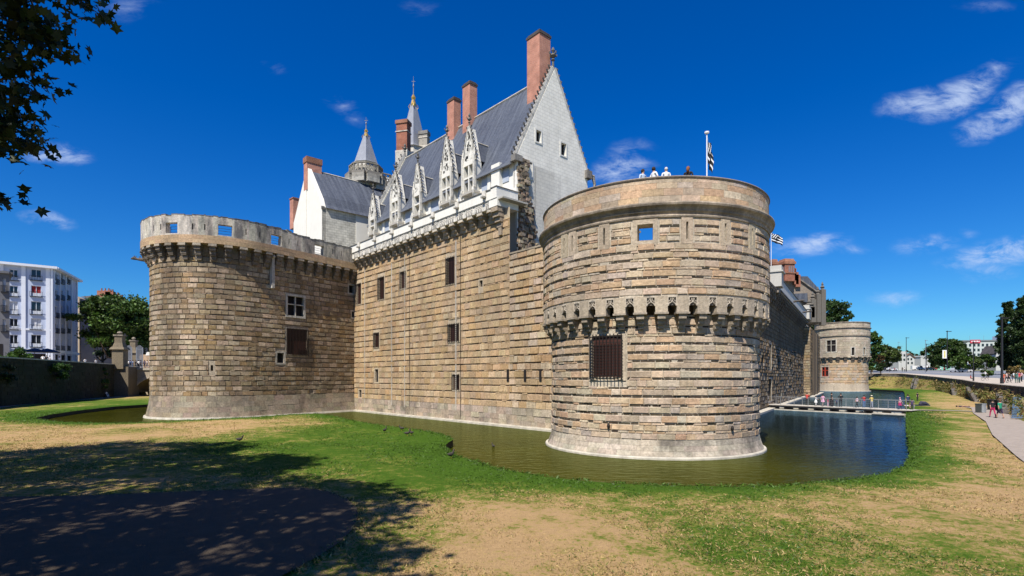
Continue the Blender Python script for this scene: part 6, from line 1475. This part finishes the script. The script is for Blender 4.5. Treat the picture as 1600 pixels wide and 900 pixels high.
def person(loc, h, rz, label, shirt, legs, hair=(.03, .02, .015), kind='stand', shorts=None, skirt=None, hat=None, group=None, long_hair=False, lie=False):
    t = thing('person', loc, label, 'person', group); k = h / 1.7
    me = BODY[kind].copy(); me.materials.clear()
    mats = [cloth(shirt), cloth(legs), M_skin, cloth((.03, .03, .03))]
    for m in mats: me.materials.append(m)
    idx = []
    for p in me.polygons:
        c = p.center; side = abs(c.x) > .17
        if kind == 'sit':
            if c.z > 1.43: i = 2
            elif c.z < .52: i = 3
            elif side and c.y < -.14 and c.z > .98: i = 2
            elif c.z > .97 or (c.y > -.12 and c.z > .93): i = 0
            else: i = 1
        else:
            if c.z > 1.43: i = 2
            elif side and (c.z < 1.16 and c.z > .7) : i = 2
            elif c.z > .93: i = 0
            elif c.z < .085: i = 3
            elif shorts and c.z < shorts: i = 2
            else: i = 1
        idx.append(i)
    me.polygons.foreach_set('material_index', idx)
    b = bpy.data.objects.new('body', me); COL.objects.link(b); b.parent = t
    m = MB(); m.lathe((0, .005, 1.60), [(.088, -.06), (.098, 0), (.088, .06), (.05, .105), (0, .118)], 10, None, None, 0, .95, 1.08)
    if long_hair: m.tube([(0, .07, 1.64), (0, .09, 1.5), (0, .10, 1.34)], [.08, .085, .05], 7)
    ho = m.build('hair', cloth(hair), None, True); ho.parent = t
    if hat: m = MB(); m.lathe((0, -.01, 1.655), [(.15, 0), (.15, .012), (.1, .02), (.09, .09), (0, .105)], 12); o = m.build('hat', cloth(hat)); o.parent = t
    if skirt: m = MB(); m.lathe((0, 0, 0), [(.17, .98), (.20, .80), (.25, skirt[0]), (.24, skirt[0] - .01)], 12); o = m.build('skirt', cloth(skirt[1])); o.parent = t
    t.scale = (k, k, k); t.rotation_euler = (R(-88) if lie else 0, 0, rz)
    if lie: t.location = (loc[0], loc[1], loc[2] + .12)
    return t
W_, BK, NVY, RD, PK = (.72, .72, .70), (.018, .018, .022), (.03, .045, .10), (.45, .03, .03), (.62, .28, .42)
# on the terrace of the big tower
TZ = 13.88
def on_tower(px, r_, h, *a, **k):
    th = A0; best = min(((abs(800 + FOC * (TB[0] + r_ * math.cos(A0 + q)) / (TB[1] + r_ * math.sin(A0 + q)) - px), A0 + q) for q in np.linspace(-1.2, 1.2, 400)))
    return person((TB[0] + r_ * math.cos(best[1]), TB[1] + r_ * math.sin(best[1]), TZ), h, *a, **k)
on_tower(1004, 5.6, 1.78, .6, 'dark haired man in pale blue shirt on the tower terrace, leftmost of those looking out', (.42, .50, .62), NVY)
on_tower(1022, 5.7, 1.80, 1.9, 'dark haired man in white shirt on the tower terrace, turned sideways', W_, NVY, kind='walk')
on_tower(1041, 5.9, 1.66, 0, 'grey haired person in white behind the tower parapet', W_, BK, hair=(.5, .49, .47))
on_tower(1075, 5.9, 1.70, 2.6, 'woman with long auburn hair and black top on the tower terrace near the flagpole', BK, BK, hair=(.18, .07, .025), long_hair=True)
# the footbridge and the people on it
BA, BB = Vector((35.9, 74.6, 0)), Vector((45.2, 61.3, 0)); bu = (BB - BA).normalized(); bl = (BB - BA).length; bn = Vector((bu.y, -bu.x, 0)); bn = bn if bn.y < 0 else -bn
FB = LineF((BA.x, BA.y), (bu.x, bu.y), (bn.x, bn.y)); fbz = .66
fb = thing('footbridge', (*((BA + BB) / 2)[:2], 0), 'low modern footbridge with thin steel railings crossing the moat to the shaded wall', 'footbridge')
M_decktop = simple('pale_deck', (.46, .42, .36), .8, .15, 4); M_steel = simple('brushed_steel', (.42, .43, .44), .35, .1, 5, 0, .6)
mb = MB(); mb.fbox(FB, -.2, bl + .5, -1.1, 1.1, fbz - .08, fbz); mb.build('deck', M_decktop, fb)
mb = MB(); mb.fbox(FB, 0, bl, .95, 1.1, fbz - .26, fbz - .085); mb.fbox(FB, 0, bl, -1.1, -.95, fbz - .26, fbz - .085); mb.build('side_beam', M_black, fb)
for k in range(9): mb = MB(); q = .4 + (bl - .8) * k / 8; mb.fbox(FB, q - .09, q + .09, -1.05, 1.05, -.5, fbz - .262); mb.build('trestle', M_black, fb)
mb = MB(); mb.fbox(FB, -.3, bl + .3, 1.5, 2.2, -.6, .10); mb.fbox(FB, -.3, bl + .3, -2.0, -1.5, -.6, .14); mb.fbox(FB, bl - 3, bl + .2, 1.1, 2.3, .10, .22); mb.build('concrete_sill', M_ledge, fb)
for s in (1, -1):
    mb = MB(); mb.fbox(FB, 0, bl, s * 1.06 - .025, s * 1.06 + .025, fbz + 1.0, fbz + 1.05)
    for z in (.25, .5, .75): mb.fbox(FB, 0, bl, s * 1.06 - .006, s * 1.06 + .006, fbz + z, fbz + z + .012)
    for k in range(10): q = bl * k / 9; mb.fbox(FB, q - .025, q + .025, s * 1.06 - .02, s * 1.06 + .02, fbz, fbz + 1.0)
    mb.build('railing', M_steel, fb)
def on_bridge(px, d, h, *a, **k):
    q = min(np.linspace(0, bl, 300), key=lambda q: abs(800 + FOC * FB.P(q, d, 0)[0] / FB.P(q, d, 0)[1] - px)); return person((*FB.P(q, d, 0)[:2], fbz), h, *a, **k)
GB = 'people on the footbridge'
on_bridge(1261, -.5, 1.66, 2.4, 'person in red top and dark trousers on the footbridge, farthest left', (.50, .05, .04), BK, group=GB, kind='lean')
on_bridge(1274.5, 0, 1.28, 1.2, 'child in white dress lifting hands on the footbridge', W_, W_, group=GB, skirt=(.55, W_), kind='lean')
on_bridge(1286, 0, 1.50, 2.0, 'girl in pink dress with bare legs on the footbridge', (.66, .36, .50), (.4, .25, .18), group=GB, skirt=(.62, (.66, .36, .50)), shorts=.9, kind='walk')
on_bridge(1293.5, .2, 1.02, .5, 'small child in maroon and pink beside the girl in pink', (.30, .06, .12), (.55, .35, .45), group=GB)
on_bridge(1299.5, .3, 1.76, 1.2, 'adult all in black with pale sleeves standing mid footbridge', BK, BK, group=GB, skirt=(.12, BK))
on_bridge(1307, .3, 1.0, 3.0, 'toddler in dark blue between the two adults in black', NVY, BK, group=GB)
on_bridge(1314, .2, 1.70, 2.8, 'person in long black clothes with arms folded on the footbridge', BK, BK, group=GB, kind='lean')
on_bridge(1339, .1, 1.32, 1.5, 'child in pink and white top with black trousers on the footbridge', (.62, .45, .5), BK, group=GB, kind='walk')
on_bridge(1350, -.5, 1.52, 3.0, 'child in dark red top and jeans leaning on the far railing', (.35, .03, .03), (.08, .14, .28), group=GB, kind='lean')
on_bridge(1362, -.4, 1.48, 3.0, 'child in yellow top and cap at the far railing', (.55, .42, .12), (.25, .28, .35), group=GB, kind='lean', hat=(.7, .65, .5))
on_bridge(1406, .1, 1.36, 1.3, 'girl in pink headscarf and maroon skirt near the lawn end', (.66, .38, .45), NVY, group=GB, skirt=(.55, (.32, .02, .10)), hair=(.62, .30, .36), kind='walk')
p = gp(1418.5, 639); person((p[0], p[1], .5), 1.76, 3.0, 'man in navy shirt and dark shorts stepping off the footbridge', NVY, BK, shorts=.5, kind='walk')
p = gp(1425, 643); person((p[0], p[1], .5), 1.36, 2.4, 'boy in dark purple beside the man in navy', (.06, .04, .10), BK)
p = gp(1433.5, 627); person((p[0], p[1], .46), 1.45, .3, 'person in black hood standing on the grass beyond the footbridge end', BK, BK, hair=BK)
p = gp(1430, 636.5); person((p[0], p[1], .5), 1.5, 1.4, 'person in white lying on a dark blanket by the bridge end', W_, (.5, .5, .52), lie=True)
p = gp(1440, 634); mb = MB(); mb.prism([(p[0] + a, p[1] + b, .52 + c) for a, b, c in ((-1.2, -.6, 0), (.5, -.9, 0), (1.2, 0, .03), (.7, .9, .02), (-.8, .8, 0))], (0, 0, .03)); mb.tube([(p[0] - .3, p[1], .6), (p[0], p[1] + .1, .85), (p[0] + .5, p[1], .8), (p[0] + .9, p[1] - .1, .6)], [.12, .25, .22, .1], 7); tag(mb.build('blanket', cloth((.04, .04, .06))), 'dark rumpled picnic blanket spread on the grass', 'blanket')
p = gp(1515, 637.5); person((p[0], p[1], .5), 1.65, 1.5, 'person in dark clothes lying alone on the dry grass', (.05, .04, .06), (.12, .06, .08), lie=True)
# walkers on the path
p = gp(1551, 653); person((p[0], p[1], PZ), 1.70, 2.95, 'person in black top and bright pink trousers walking on the path', BK, (.42, .02, .10), kind='walk')
p = gp(1562.5, 654.5); person((p[0], p[1], PZ), 1.72, 3.25, 'person in green top and knee length dark trousers on the path', (.02, .24, .13), (.03, .02, .05), kind='walk', shorts=.42, hair=(.12, .05, .02))
# street crowd, right
def on_street(px, Y, h, rz, lab, sh, lg, **k):
    x, y, z = at(px, Y); return person((x, y, z), h, rz, lab, sh, lg, **k)
GS = 'people on the street above the slope'
sp = [(1512, 108, 1.5, 'person in pale blue sitting on the street wall', (.55, .68, .70), NVY, 'sit'), (1516.5, 108, 1.5, 'person in red sitting on the street wall', (.45, .02, .04), BK, 'sit'),
      (1568, 88, 1.6, 'person in orange red top behind the nearest lamp post', (.55, .10, .05), (.5, .2, .15), 'stand'), (1573, 90, 1.7, 'person in white and dark red among the group by the nearest lamp', (.45, .35, .35), BK, 'walk'), (1576.5, 87, 1.68, 'person all in black right of the nearest lamp', BK, BK, 'walk'),
      (1584, 96, 1.62, 'person in pale top with dark legs before the dry grass', (.5, .55, .55), BK, 'walk'), (1588, 84, 1.72, 'person in dark green trousers among the group at the right edge', (.05, .12, .10), (.02, .08, .06), 'stand'), (1592.5, 84, 1.74, 'person with red shirt and dark trousers near the right edge', (.5, .03, .05), (.02, .06, .05), 'stand'), (1596, 90, 1.7, 'person with pink top at the right edge', (.66, .40, .42), BK, 'stand'),
      (1539, 112, 1.7, 'cyclist in white top riding along the street', W_, BK, 'sit'), (1410, 190, 1.75, 'person in dark coat standing by the far street lamp', BK, BK, 'stand'), (1413.5, 190, 1.7, 'person in pale top beside the one in the dark coat', (.6, .58, .55), BK, 'walk'), (1449, 150, 1.6, 'person in white and black walking behind the street wall', W_, BK, 'walk'),
      (1386, 235, 1.7, 'person in white near the parked cars', W_, NVY, 'walk'), (1390, 232, 1.7, 'person in black near the parked cars', BK, BK, 'stand'), (1398, 240, 1.7, 'person in dark red far down the street', (.3, .05, .05), BK, 'walk'), (1470, 230, 1.7, 'person in white under the big round tree', W_, NVY, 'walk'), (1475, 232, 1.7, 'person in dark red under the big round tree', (.35, .06, .06), BK, 'stand')]
for i, (px, Y, h, lab, a, b, kd) in enumerate(sp):
    t = on_street(px, Y, h, rnd.uniform(0, 6.2), lab, a, b, group=GS, kind=kd)
    if kd == 'sit' and i < 2: t.location.z -= .18; t.rotation_euler.z = .9
    if i == 9:
        t.location.z += .35; x, y, z = at(px, Y); t.rotation_euler.z = 1.4; bk = thing('bicycle', (x, y, z), 'dark bicycle under the rider in white', 'bicycle')
        for s in (-.52, .52):
            mb = MB(); c = (x + s, y + .12 * s, z + .34); mb.tube([(c[0] + .33 * math.cos(a_), c[1], c[2] + .33 * math.sin(a_)) for a_ in np.linspace(0, 2 * PI, 15)], .025, 5); mb.build('wheel', M_black, bk)
        mb = MB(); mb.tube([(x - .52, y, z + .34), (x - .15, y, z + .85), (x + .4, y, z + .85), (x + .52, y, z + .34)], .03, 5); mb.tube([(x - .15, y, z + .9), (x, y, z + .32), (x + .4, y, z + .85), (x + .38, y, z + 1.05)], .03, 5); mb.build('frame', M_black, bk)
# left bridge crowd
GL_ = 'people crossing the stone bridge'
cr = [(200.5, 'person in white shirt on the stone bridge nearest the gate pillar', W_, BK), (204, 'person in blue on the stone bridge', (.08, .14, .28), NVY), (207.5, 'person in denim blue on the stone bridge before the gate', (.15, .22, .35), (.1, .16, .3)), (212, 'person in black with a pale bag on the stone bridge', BK, BK), (216.5, 'person in white coat walking on the stone bridge', W_, BK), (220, 'person in dark navy near the rounded gate leaf', NVY, BK), (226, 'person in pale pink on the stone bridge', (.6, .4, .4), NVY), (230, 'person in white trousers striding on the stone bridge', (.6, .6, .62), W_), (234, 'person in white dress against the tower edge', W_, (.5, .4, .35))]
for i, (px, lab, a, b) in enumerate(cr):
    Y = 113.4 + .5 * (i % 3); person(((px - 800) / FOC * Y, Y, LZ - .05), 1.7, rnd.uniform(0, 6), lab, a, b, group=GL_, kind='walk' if i % 2 else 'stand')
tc_ = [(67, 'white shirted guest seated under the parasols', W_), (73, 'guest in dark clothes seated under the parasols', BK), (78, 'guest in grey seated at the terrace edge', (.4, .4, .42)), (93, 'person in pale clothes standing at the terrace edge', (.6, .62, .6)), (133, 'person in white leaning over the moat wall', W_), (150, 'person in white sitting near the end of the terrace', W_)]
for i, (px, lab, a) in enumerate(tc_):
    Y = 84 + (px - 48) * .22 + 1.2; x = (px - 800) / FOC * Y; person((x, Y, LZ), 1.7, rnd.uniform(0, 6), lab, a, BK, group='people on the cafe terrace')
# bench with a sitter below the moat wall
p = gp(157, 621.5); bx_, by_ = p[0], p[1]; bt = thing('bench', (bx_, by_, .48), 'reddish wooden bench under the leaning young tree', 'bench'); M_wood = simple('red_brown_wood', (.10, .035, .018), .7, .25, 6)
ba = .3; BFm = LineF((bx_, by_), (math.cos(ba), math.sin(ba)), (math.sin(ba), -math.cos(ba)))
mb = MB(); 
for k in range(4): mb.fbox(BFm, -.95, .95, -.2 + .12 * k, -.1 + .12 * k, .91, .95)
mb.build('seat', M_wood, bt); mb = MB()
for k in range(3): mb.fbox(BFm, -.95, .95, -.3, -.26, 1.06 + .14 * k, 1.16 + .14 * k)
mb.build('backrest', M_wood, bt)
for s in (-.8, .8): mb = MB(); mb.fbox(BFm, s - .04, s + .04, -.3, .24, .48, .9); mb.fbox(BFm, s - .04, s + .04, -.34, -.305, .9, 1.48); mb.build('leg', M_black, bt)
p = gp(166, 621.6); person((p[0], p[1], .13), 1.65, 1.3, 'person in white sitting beside the bench below the moat wall', W_, W_, kind='sit')

# ================================================================== FLAGS, LAMPS, SMALL THINGS
M_pole = simple('white_pole', (.72, .72, .72), .4, .03, 5); M_flagw = simple('flag_white', (.70, .70, .70), .8, .05, 5); M_flagb = simple('flag_black', (.012, .012, .014), .8, .05, 5)
def flag(x, y, z0, z1, label, fw, fh, droop, tag_black=True):
    t = thing('flagpole', (x, y, z0), label, 'flag'); mb = MB(); mb.tube([(x, y, z0), (x, y, z1)], .045, 8, .035); mb.lathe((x, y, z1), [(.05, 0), (.14, .03), (.14, .12), (.04, .16)], 8); mb.build('pole', M_pole, t)
    mb = MB(); n, m = 18, 10; vs = []
    for j in range(m + 1):
        v = j / m
        for i in range(n + 1):
            u = i / n; fold = math.sin(u * 9 + v * 3) * .16 * (1 - .2 * v) * min(1, u * 3); dx = u * fw * (1 - droop * .78) + .05; vs.append((x + dx + .05 * math.sin(v * 5) * u, y + fold, z1 - .25 - v * fh - u * fw * droop * .62 - .12 * u * math.sin(u * 7)))
    for j in range(m):
        for i in range(n):
            quarter = i < n * .4 and j < m * .5; white = (j % 3 == 1) if not quarter else ((i + j) % 3 == 0)
            mb.add([], []); a = j * (n + 1) + i; mb.f.append([a, a + 1, a + n + 2, a + n + 1]); mb.t.append((1, 1, 1)); mb.m.append(0 if white else 1)
    mb.v = vs; mb.build('flag', [M_flagw, M_flagb], t, True, False)
p = pw(1104.5, 280, 33.0); flag(p[0], p[1], 13.66, pw(0, 209, 33.0)[2], 'white flagpole with a drooping black and white striped flag on the big tower terrace', 1.3, 1.5, 1.0)
p = pw(1205, 442, 80); flag(p[0], p[1], p[2] - 1, pw(0, 361, 80)[2], 'white flagpole with a pale striped flag blowing out, right behind the big tower', 2.4, 1.3, .42)
def lamp(px, Y, ytop, label, arm=True, grey=False, r=.11):
    x, y, z = at(px, Y); zt = EYE + (HOR - ytop) / FOC * Y; t = thing('street_lamp', (x, y, z), label, 'street lamp', 'street lamps along the road'); m_ = M_grey if grey else M_black
    mb = MB(); mb.tube([(x, y, z - .1), (x, y, zt)], r, 8, r * .7); mb.tube([(x, y, z), (x, y, z + .9)], r * 1.35, 8); mb.build('pole', m_, t)
    mb = MB(); mb.box((x + .35, y, zt + .02), (1.1, .25, .12)); mb.lathe((x, y, zt + .05), [(r * .9, 0), (r * .9, .12), (0, .16)], 8); mb.build('lamp_head', m_, t)
    return t
lamp(1416, 175, 528, 'tall black lamp post before the white house, farthest left of the lamps'); lamp(1446, 215, 532, 'thin grey lamp post behind the plain black one', grey=True); lamp(1447.8, 168, 538, 'plain black lamp post standing on the street beside the thin grey one')
lb = lamp(1480, 122, 518, 'black lamp post carrying a white and yellow hanging banner'); lamp(1521, 112, 535, 'shorter black lamp post behind the two wall sitters'); lamp(1565.5, 84, 497, 'nearest and thickest black lamp post, left of the poplars', r=.17)
x, y, z = at(1480, 122); zb0, zb1 = pw(0, 560, 122)[2], pw(0, 547, 122)[2]; mb = MB(); mb.box((x - .62, y - .02, (zb0 + zb1) / 2), (.95, .03, zb1 - zb0)); bn_ = mb.build('banner', simple('banner_cloth', (.68, .68, .66), .8, .04, 3), lb)
mb = MB(); mb.box((x - .60, y - .045, (zb0 + zb1) / 2), (.34, .012, (zb1 - zb0) * .8)); mb.build('yellow_print', simple('yellow_print', (.55, .48, .16), .8, .3, 5), bn_); mb = MB(); mb.tube([(x, y, zb1 + .03), (x - 1.1, y, zb1 + .03)], .025, 5); mb.tube([(x, y, zb0 - .03), (x - 1.1, y, zb0 - .03)], .025, 5); mb.build('banner_arm', M_black, lb)
for i, (px, yt) in enumerate(((1403.5, 535), (1408, 541))):
    lamp(px, 290 + 10 * i, yt, ('far curved street light over the green trees', 'lower far street light beside the white house')[i], grey=True, r=.07)
# bins at the path crossing
for (px, py, w, h, c, lab) in ((1529, 645.5, .42, 1.0, (.05, .055, .05), 'dark slatted litter bin at the path crossing'), (1535.5, 645.5, .45, 1.0, (.30, .32, .33), 'grey metal litter bin at the path crossing'), (1550.5, 641, .7, 1.25, (.012, .012, .012), 'tall black wheeled bin beside the path')):
    p = gp(px, py); t = thing('litter_bin', (p[0], p[1], .46), lab, 'bin', 'bins by the path'); mt = simple('bin_paint', c, .5, .15, 8)
    mb = MB(); mb.box((p[0], p[1], .5 + h * .45), (w, w, h * .86), .5, None, None, 1.06); mb.build('body', mt, t); mb = MB(); mb.box((p[0], p[1], .5 + h * .93), (w * 1.18, w * 1.18, .1), .5); mb.build('lid', mt, t)
    for s in (-1, 1): mb = MB(); mb.box((p[0] + s * w * .42, p[1] - w * .3, .49), (.07, .07, .16), .5); mb.build('foot', M_black, t)
# stone steps and channels on the slope
def channel(t_, w, label, mat, col, k=0, name='stone_channel'):
    mb = MB(); n = 16
    for i in range(n):
        f = .02 + .94 * i / n; a = bank_pt(t_, f); b = bank_pt(t_ + .02, f); u = (b - a); u.z = 0; u.normalize(); c = bank_pt(t_, f + .94 / n); m = (a + c) / 2
        F = LineF((m.x, m.y), (u.x, u.y), (u.y, -u.x)); L_ = (Vector((c.x, c.y)) - Vector((a.x, a.y))).length / 2 + .02
        mb.fbox(F, -w / 2, w / 2, -L_, L_, m.z - (.6 if name != 'blue_chute' else -.06), m.z + .12 + rnd.uniform(0, .06), 1, jit(col, .2))
        for s in ((-1, 1) if name != 'blue_chute' else ()): mb.fbox(F, s * w / 2 - .12, s * w / 2 + .12, -L_, L_, m.z - .5, m.z + .38, 1, jit(col, .15))
    return tag(mb.build(name, mat), label, 'steps' if name != 'blue_chute' else 'chute')
def tfor(px, f=.5): return min(np.linspace(2.5, 7.6, 300), key=lambda t: abs(800 + FOC * bank_pt(t, f).x / bank_pt(t, f).y - px))
for px, w, lab in ((1430, 2.6, 'grey stone steps down the far end of the slope'), (1492, 1.2, 'narrow stone channel on the slope, second from the far end'), (1523, 1.2, 'narrow stone channel in the middle of the slope'), (1570, 1.5, 'worn stone stair on the slope above the bins')):
    channel(tfor(px), w, lab, M_dark_trim, (.24, .22, .20))
channel(tfor(1594), .3, 'stone edged chute with a blue floor running down the slope', simple('blue_slide', (.09, .15, .24), .5, .1, 5), (.1, .2, .36), name='blue_chute')
# birds
M_duck = simple('duck_feathers', (.045, .038, .03), .8, .4, 20); M_beak = simple('beak', (.45, .25, .03), .6, .1, 9)
def duck(p, rz, label, s=1.0, grp='ducks on the grass near the water'):
    t = thing('duck', p, label, 'duck', grp); m = MB(); z0 = .16
    m.tube([(-.24, 0, z0 + .10), (-.12, 0, z0 + .07), (.02, 0, z0 + .06), (.13, 0, z0 + .09), (.19, 0, z0 + .18), (.21, 0, z0 + .26), (.26, 0, z0 + .29), (.30, 0, z0 + .28)], [.02, .085, .115, .09, .05, .045, .055, .03], 8)
    b = m.build('body', M_duck, None, True); b.parent = t; m = MB(); m.box((.335, 0, z0 + .275), (.07, .035, .02)); o = m.build('beak', M_beak); o.parent = t
    for q in (-.04, .04): m = MB(); m.tube([(.0, q, z0), (.01, q, .01), (.06, q, .005)], .01, 4); o = m.build('leg', M_beak); o.parent = t
    t.rotation_euler = (0, 0, rz); t.scale = (s, s, s)
for px, py, rz, lab in ((601, 676, 1.2, 'dark duck on the green grass, apart from the others'), (636, 681, .3, 'dark duck standing with the pair by the shore'), (643, 680, 2.5, 'second dark duck of the pair by the shore'), (628, 673, 3.0, 'dark duck sitting close to the shore'), (704, 716, .8, 'dark duck just past the shore notch'), (374, 691, 0.2, 'dark duck at the edge of the tree shadow')):
    p = gp(px, py); duck((p[0], p[1], .45), rz, lab, .85)
p = gp(771, 698, 0); duck((p[0], p[1], -.10), 2.2, 'duck swimming on the brown water between shore and tower', .7, 'ducks on the grass near the water'); 

# ------------------------------------------------------------------ far houses, offices, cars
M_wh = simple('white_house_paint', (.46, .46, .44), .8, .06, .5); M_off = simple('office_concrete', (.42, .45, .44), .8, .06, .4); M_sign = simple('red_sign', (.55, .02, .06), .5, .05, 2)
wh = thing('white_house', at(1416, 300), 'white gabled house at the far end of the street', 'house'); Y = 300; X = lambda x, Y=300: (x - 800) / FOC * Y; Z = lambda y, Y=300: EYE + (590 - y) / FOC * Y
g0 = at(1416, 300)[2] - .5
mb = MB(); mb.prism([(X(1404), Y, g0), (X(1417), Y, g0), (X(1417), Y, Z(549)), (X(1404), Y, Z(549))], (0, 8, 0)); mb.prism([(X(1417), Y + 1, g0), (X(1431), Y + 1, g0), (X(1431), Y + 1, Z(559)), (X(1423), Y + 1, Z(553)), (X(1417), Y + 1, Z(557))], (0, 10, 0)); mb.build('wall', M_wh, wh)
mb = MB((.2, .12, .09)); mb.prism([(X(1417), Y + .4, Z(557)), (X(1423), Y + .4, Z(553)), (X(1432), Y + .4, Z(560)), (X(1432), Y + .4, Z(558.6)), (X(1423), Y + .4, Z(551.6)), (X(1416.6), Y + .4, Z(556))], (0, 12, 0)); mb.build('roof', M_dark_trim, wh)
for x, y in ((1408, 555), (1413, 555), (1408, 562), (1413, 562), (1421, 561), (1426, 561), (1421, 567), (1427, 567)): mb = MB(); mb.box((X(x), Y - .05 if x < 1417 else Y + .95, Z(y)), (.9, .12, 1.2)); mb.build('window', M_glass, wh)
kb = thing('low_white_building', at(1446, 320), 'low flat white building behind the thin grey lamp', 'building'); g0 = at(1446, 320)[2] - .5; mb = MB(); mb.box((X(1446, 320), 323, (g0 + Z(557, 320)) / 2), (5.5, 6, Z(557, 320) - g0)); mb.build('wall', M_wh, kb); mb = MB(); mb.box((X(1446, 320), 323, Z(557, 320) + .2), (6.2, 6.6, .5)); mb.build('roof', M_trim, kb); mb = MB(); mb.box((X(1446, 320), 319.9, g0 + 2), (4, .2, 2.2)); mb.build('window', M_glass, kb)
of = thing('office_building', at(1535, 360), 'long grey office block with ribbon windows and a red rooftop sign', 'office building'); Y = 360; g0 = at(1535, 360)[2] - 1; XO = lambda x: X(x, 360); ZO_ = lambda y: Z(y, 360)
OF = LineF((XO(1504), 360), (.97, -.24), (-.24, -.97)); LO = 42
mb = MB(); zt = ZO_(533.5); fl = (zt - 1.2 - g0) / 6; wins = []
mb.fbox(OF, 0, LO, -14, 0, g0, zt); mb.build('wall', M_off, of)
mb = MB(); mb.fbox(OF, -.4, LO + .4, -14.4, .5, zt, zt + .8); mb.build('roof_edge', M_grey, of)
for k in range(6):
    for j in range(17): mb = MB(); q = 1.2 + j * 2.4; mb.fbox(OF, q, q + 1.3, -.05, .08, g0 + fl * k + fl * .3, g0 + fl * k + fl * .85); mb.build('window', M_glass, of)
mb = MB(); mb.fbox(OF, 22, 39, -10, -3, zt + .8, zt + 3.6); mb.build('plant_room', M_trim, of)
mb = MB(); mb.fbox(OF, 4.2, 9.8, .1, .5, zt - 1.2, zt + 1.0); sg = mb.build('sign_board', M_sign, of); mb = MB()
for q, w in ((4.8, .5), (5.6, .35), (6.2, .7), (7.2, .4), (7.9, .6), (8.8, .5)): mb.fbox(OF, q, q + w, .5, .55, zt - .55, zt + .35)
mb.build('pale_lettering', M_trim, sg)
for q in (6, 14, 20, 26, 33): mb = MB(); mb.tube([OF.P(q, -4, zt + .8), OF.P(q, -4, zt + 4)], .07, 4); mb.build('antenna', M_grey, of)
gh = thing('white_house', at(1561, 225), 'white gable end with dark sloping roof peeping between street trees and poplars', 'house'); Y = 225; g0 = at(1561, 225)[2] - .5; mb = MB(); mb.prism([(X(1556, 225), Y, g0), (X(1566, 225), Y, g0), (X(1566, 225), Y, Z(540, 225)), (X(1563, 225), Y, Z(540, 225)), (X(1556, 225), Y, Z(553, 225))], (2, 9, 0)); mb.build('wall', M_wh, gh); mb = MB((.1, .09, .09)); mb.prism([(X(1555.4, 225), Y - .3, Z(554, 225)), (X(1563.2, 225), Y - .3, Z(540.4, 225)), (X(1563.2, 225), Y - .3, Z(539.2, 225)), (X(1554.8, 225), Y - .3, Z(552.6, 225))], (2, 10, 0)); mb.build('roof', M_dark_trim, gh)
M_tyre = simple('tyre_rubber', (.02, .02, .02), .8, .1, 9)
def car(px, Y, col, label, rz=0.2, van=False):
    x, y, z = at(px, Y); t = thing('parked_van' if van else 'parked_car', (x, y, z), label, 'van' if van else 'car', 'vehicles parked along the far street'); mt = simple('car_paint', col, .3, .03, 1, 0, 0, .6)
    P = [(-2.1, .35), (2.1, .35), (2.15, .75), (1.9, .95), (1.0, 1.02), (.45, 1.45), (-1.3, 1.48), (-1.95, 1.05), (-2.12, .95)] if not van else [(-2.5, .4), (2.5, .4), (2.55, 1.0), (2.2, 1.3), (1.6, 2.2), (-2.5, 2.25)]
    c, s = math.cos(rz), math.sin(rz); tr = lambda a, b, h: (x + a * c - b * s, y + a * s + b * c, z + h)
    mb = MB(); mb.prism([tr(a, -.85, h) for a, h in P], (-1.7 * s, 1.7 * c, 0)); mb.build('body', mt, t)
    G = [(-1.75, 1.02), (.95, 1.04), (.42, 1.40), (-1.25, 1.42)] if not van else [(.9, 1.35), (2.1, 1.35), (1.6, 2.05), (.9, 2.05)]
    for sd in (-.87, .85): mb = MB(); mb.prism([tr(a, sd, h) for a, h in G], (-.02 * s, .02 * c, 0)); mb.build('side_window', M_glass, t)
    for a in (-1.35, 1.35):
        for sd in (-.9, .75): mb = MB(); mb.prism([tr(a + .33 * math.cos(k * PI / 6), sd, .33 + .33 * math.sin(k * PI / 6)) for k in range(12)], (-.18 * s, .18 * c, 0)); mb.build('wheel', M_tyre, t)
for px, Y, c, lab, v in ((1394, 255, (.6, .6, .6), 'white car parked under the bright green tree', 0), (1388, 262, (.05, .05, .06), 'black car parked behind the white one', 0), (1433, 262, (.65, .65, .65), 'white van parked before the white house', 1), (1443, 270, (.6, .62, .65), 'white lorry shaped van beside the plain black lamp', 1), (1452, 258, (.62, .62, .62), 'white car parked right of the plain black lamp', 0), (1456, 275, (.3, .05, .05), 'dark red car behind the white one near the big tree', 0), (1493, 215, (.35, .36, .38), 'silver car parked below the big round tree', 0), (1508, 205, (.45, .42, .4), 'beige car parked by the street trees', 0)):
    car(px, Y, c, lab, rnd.uniform(-.2, .5), v)
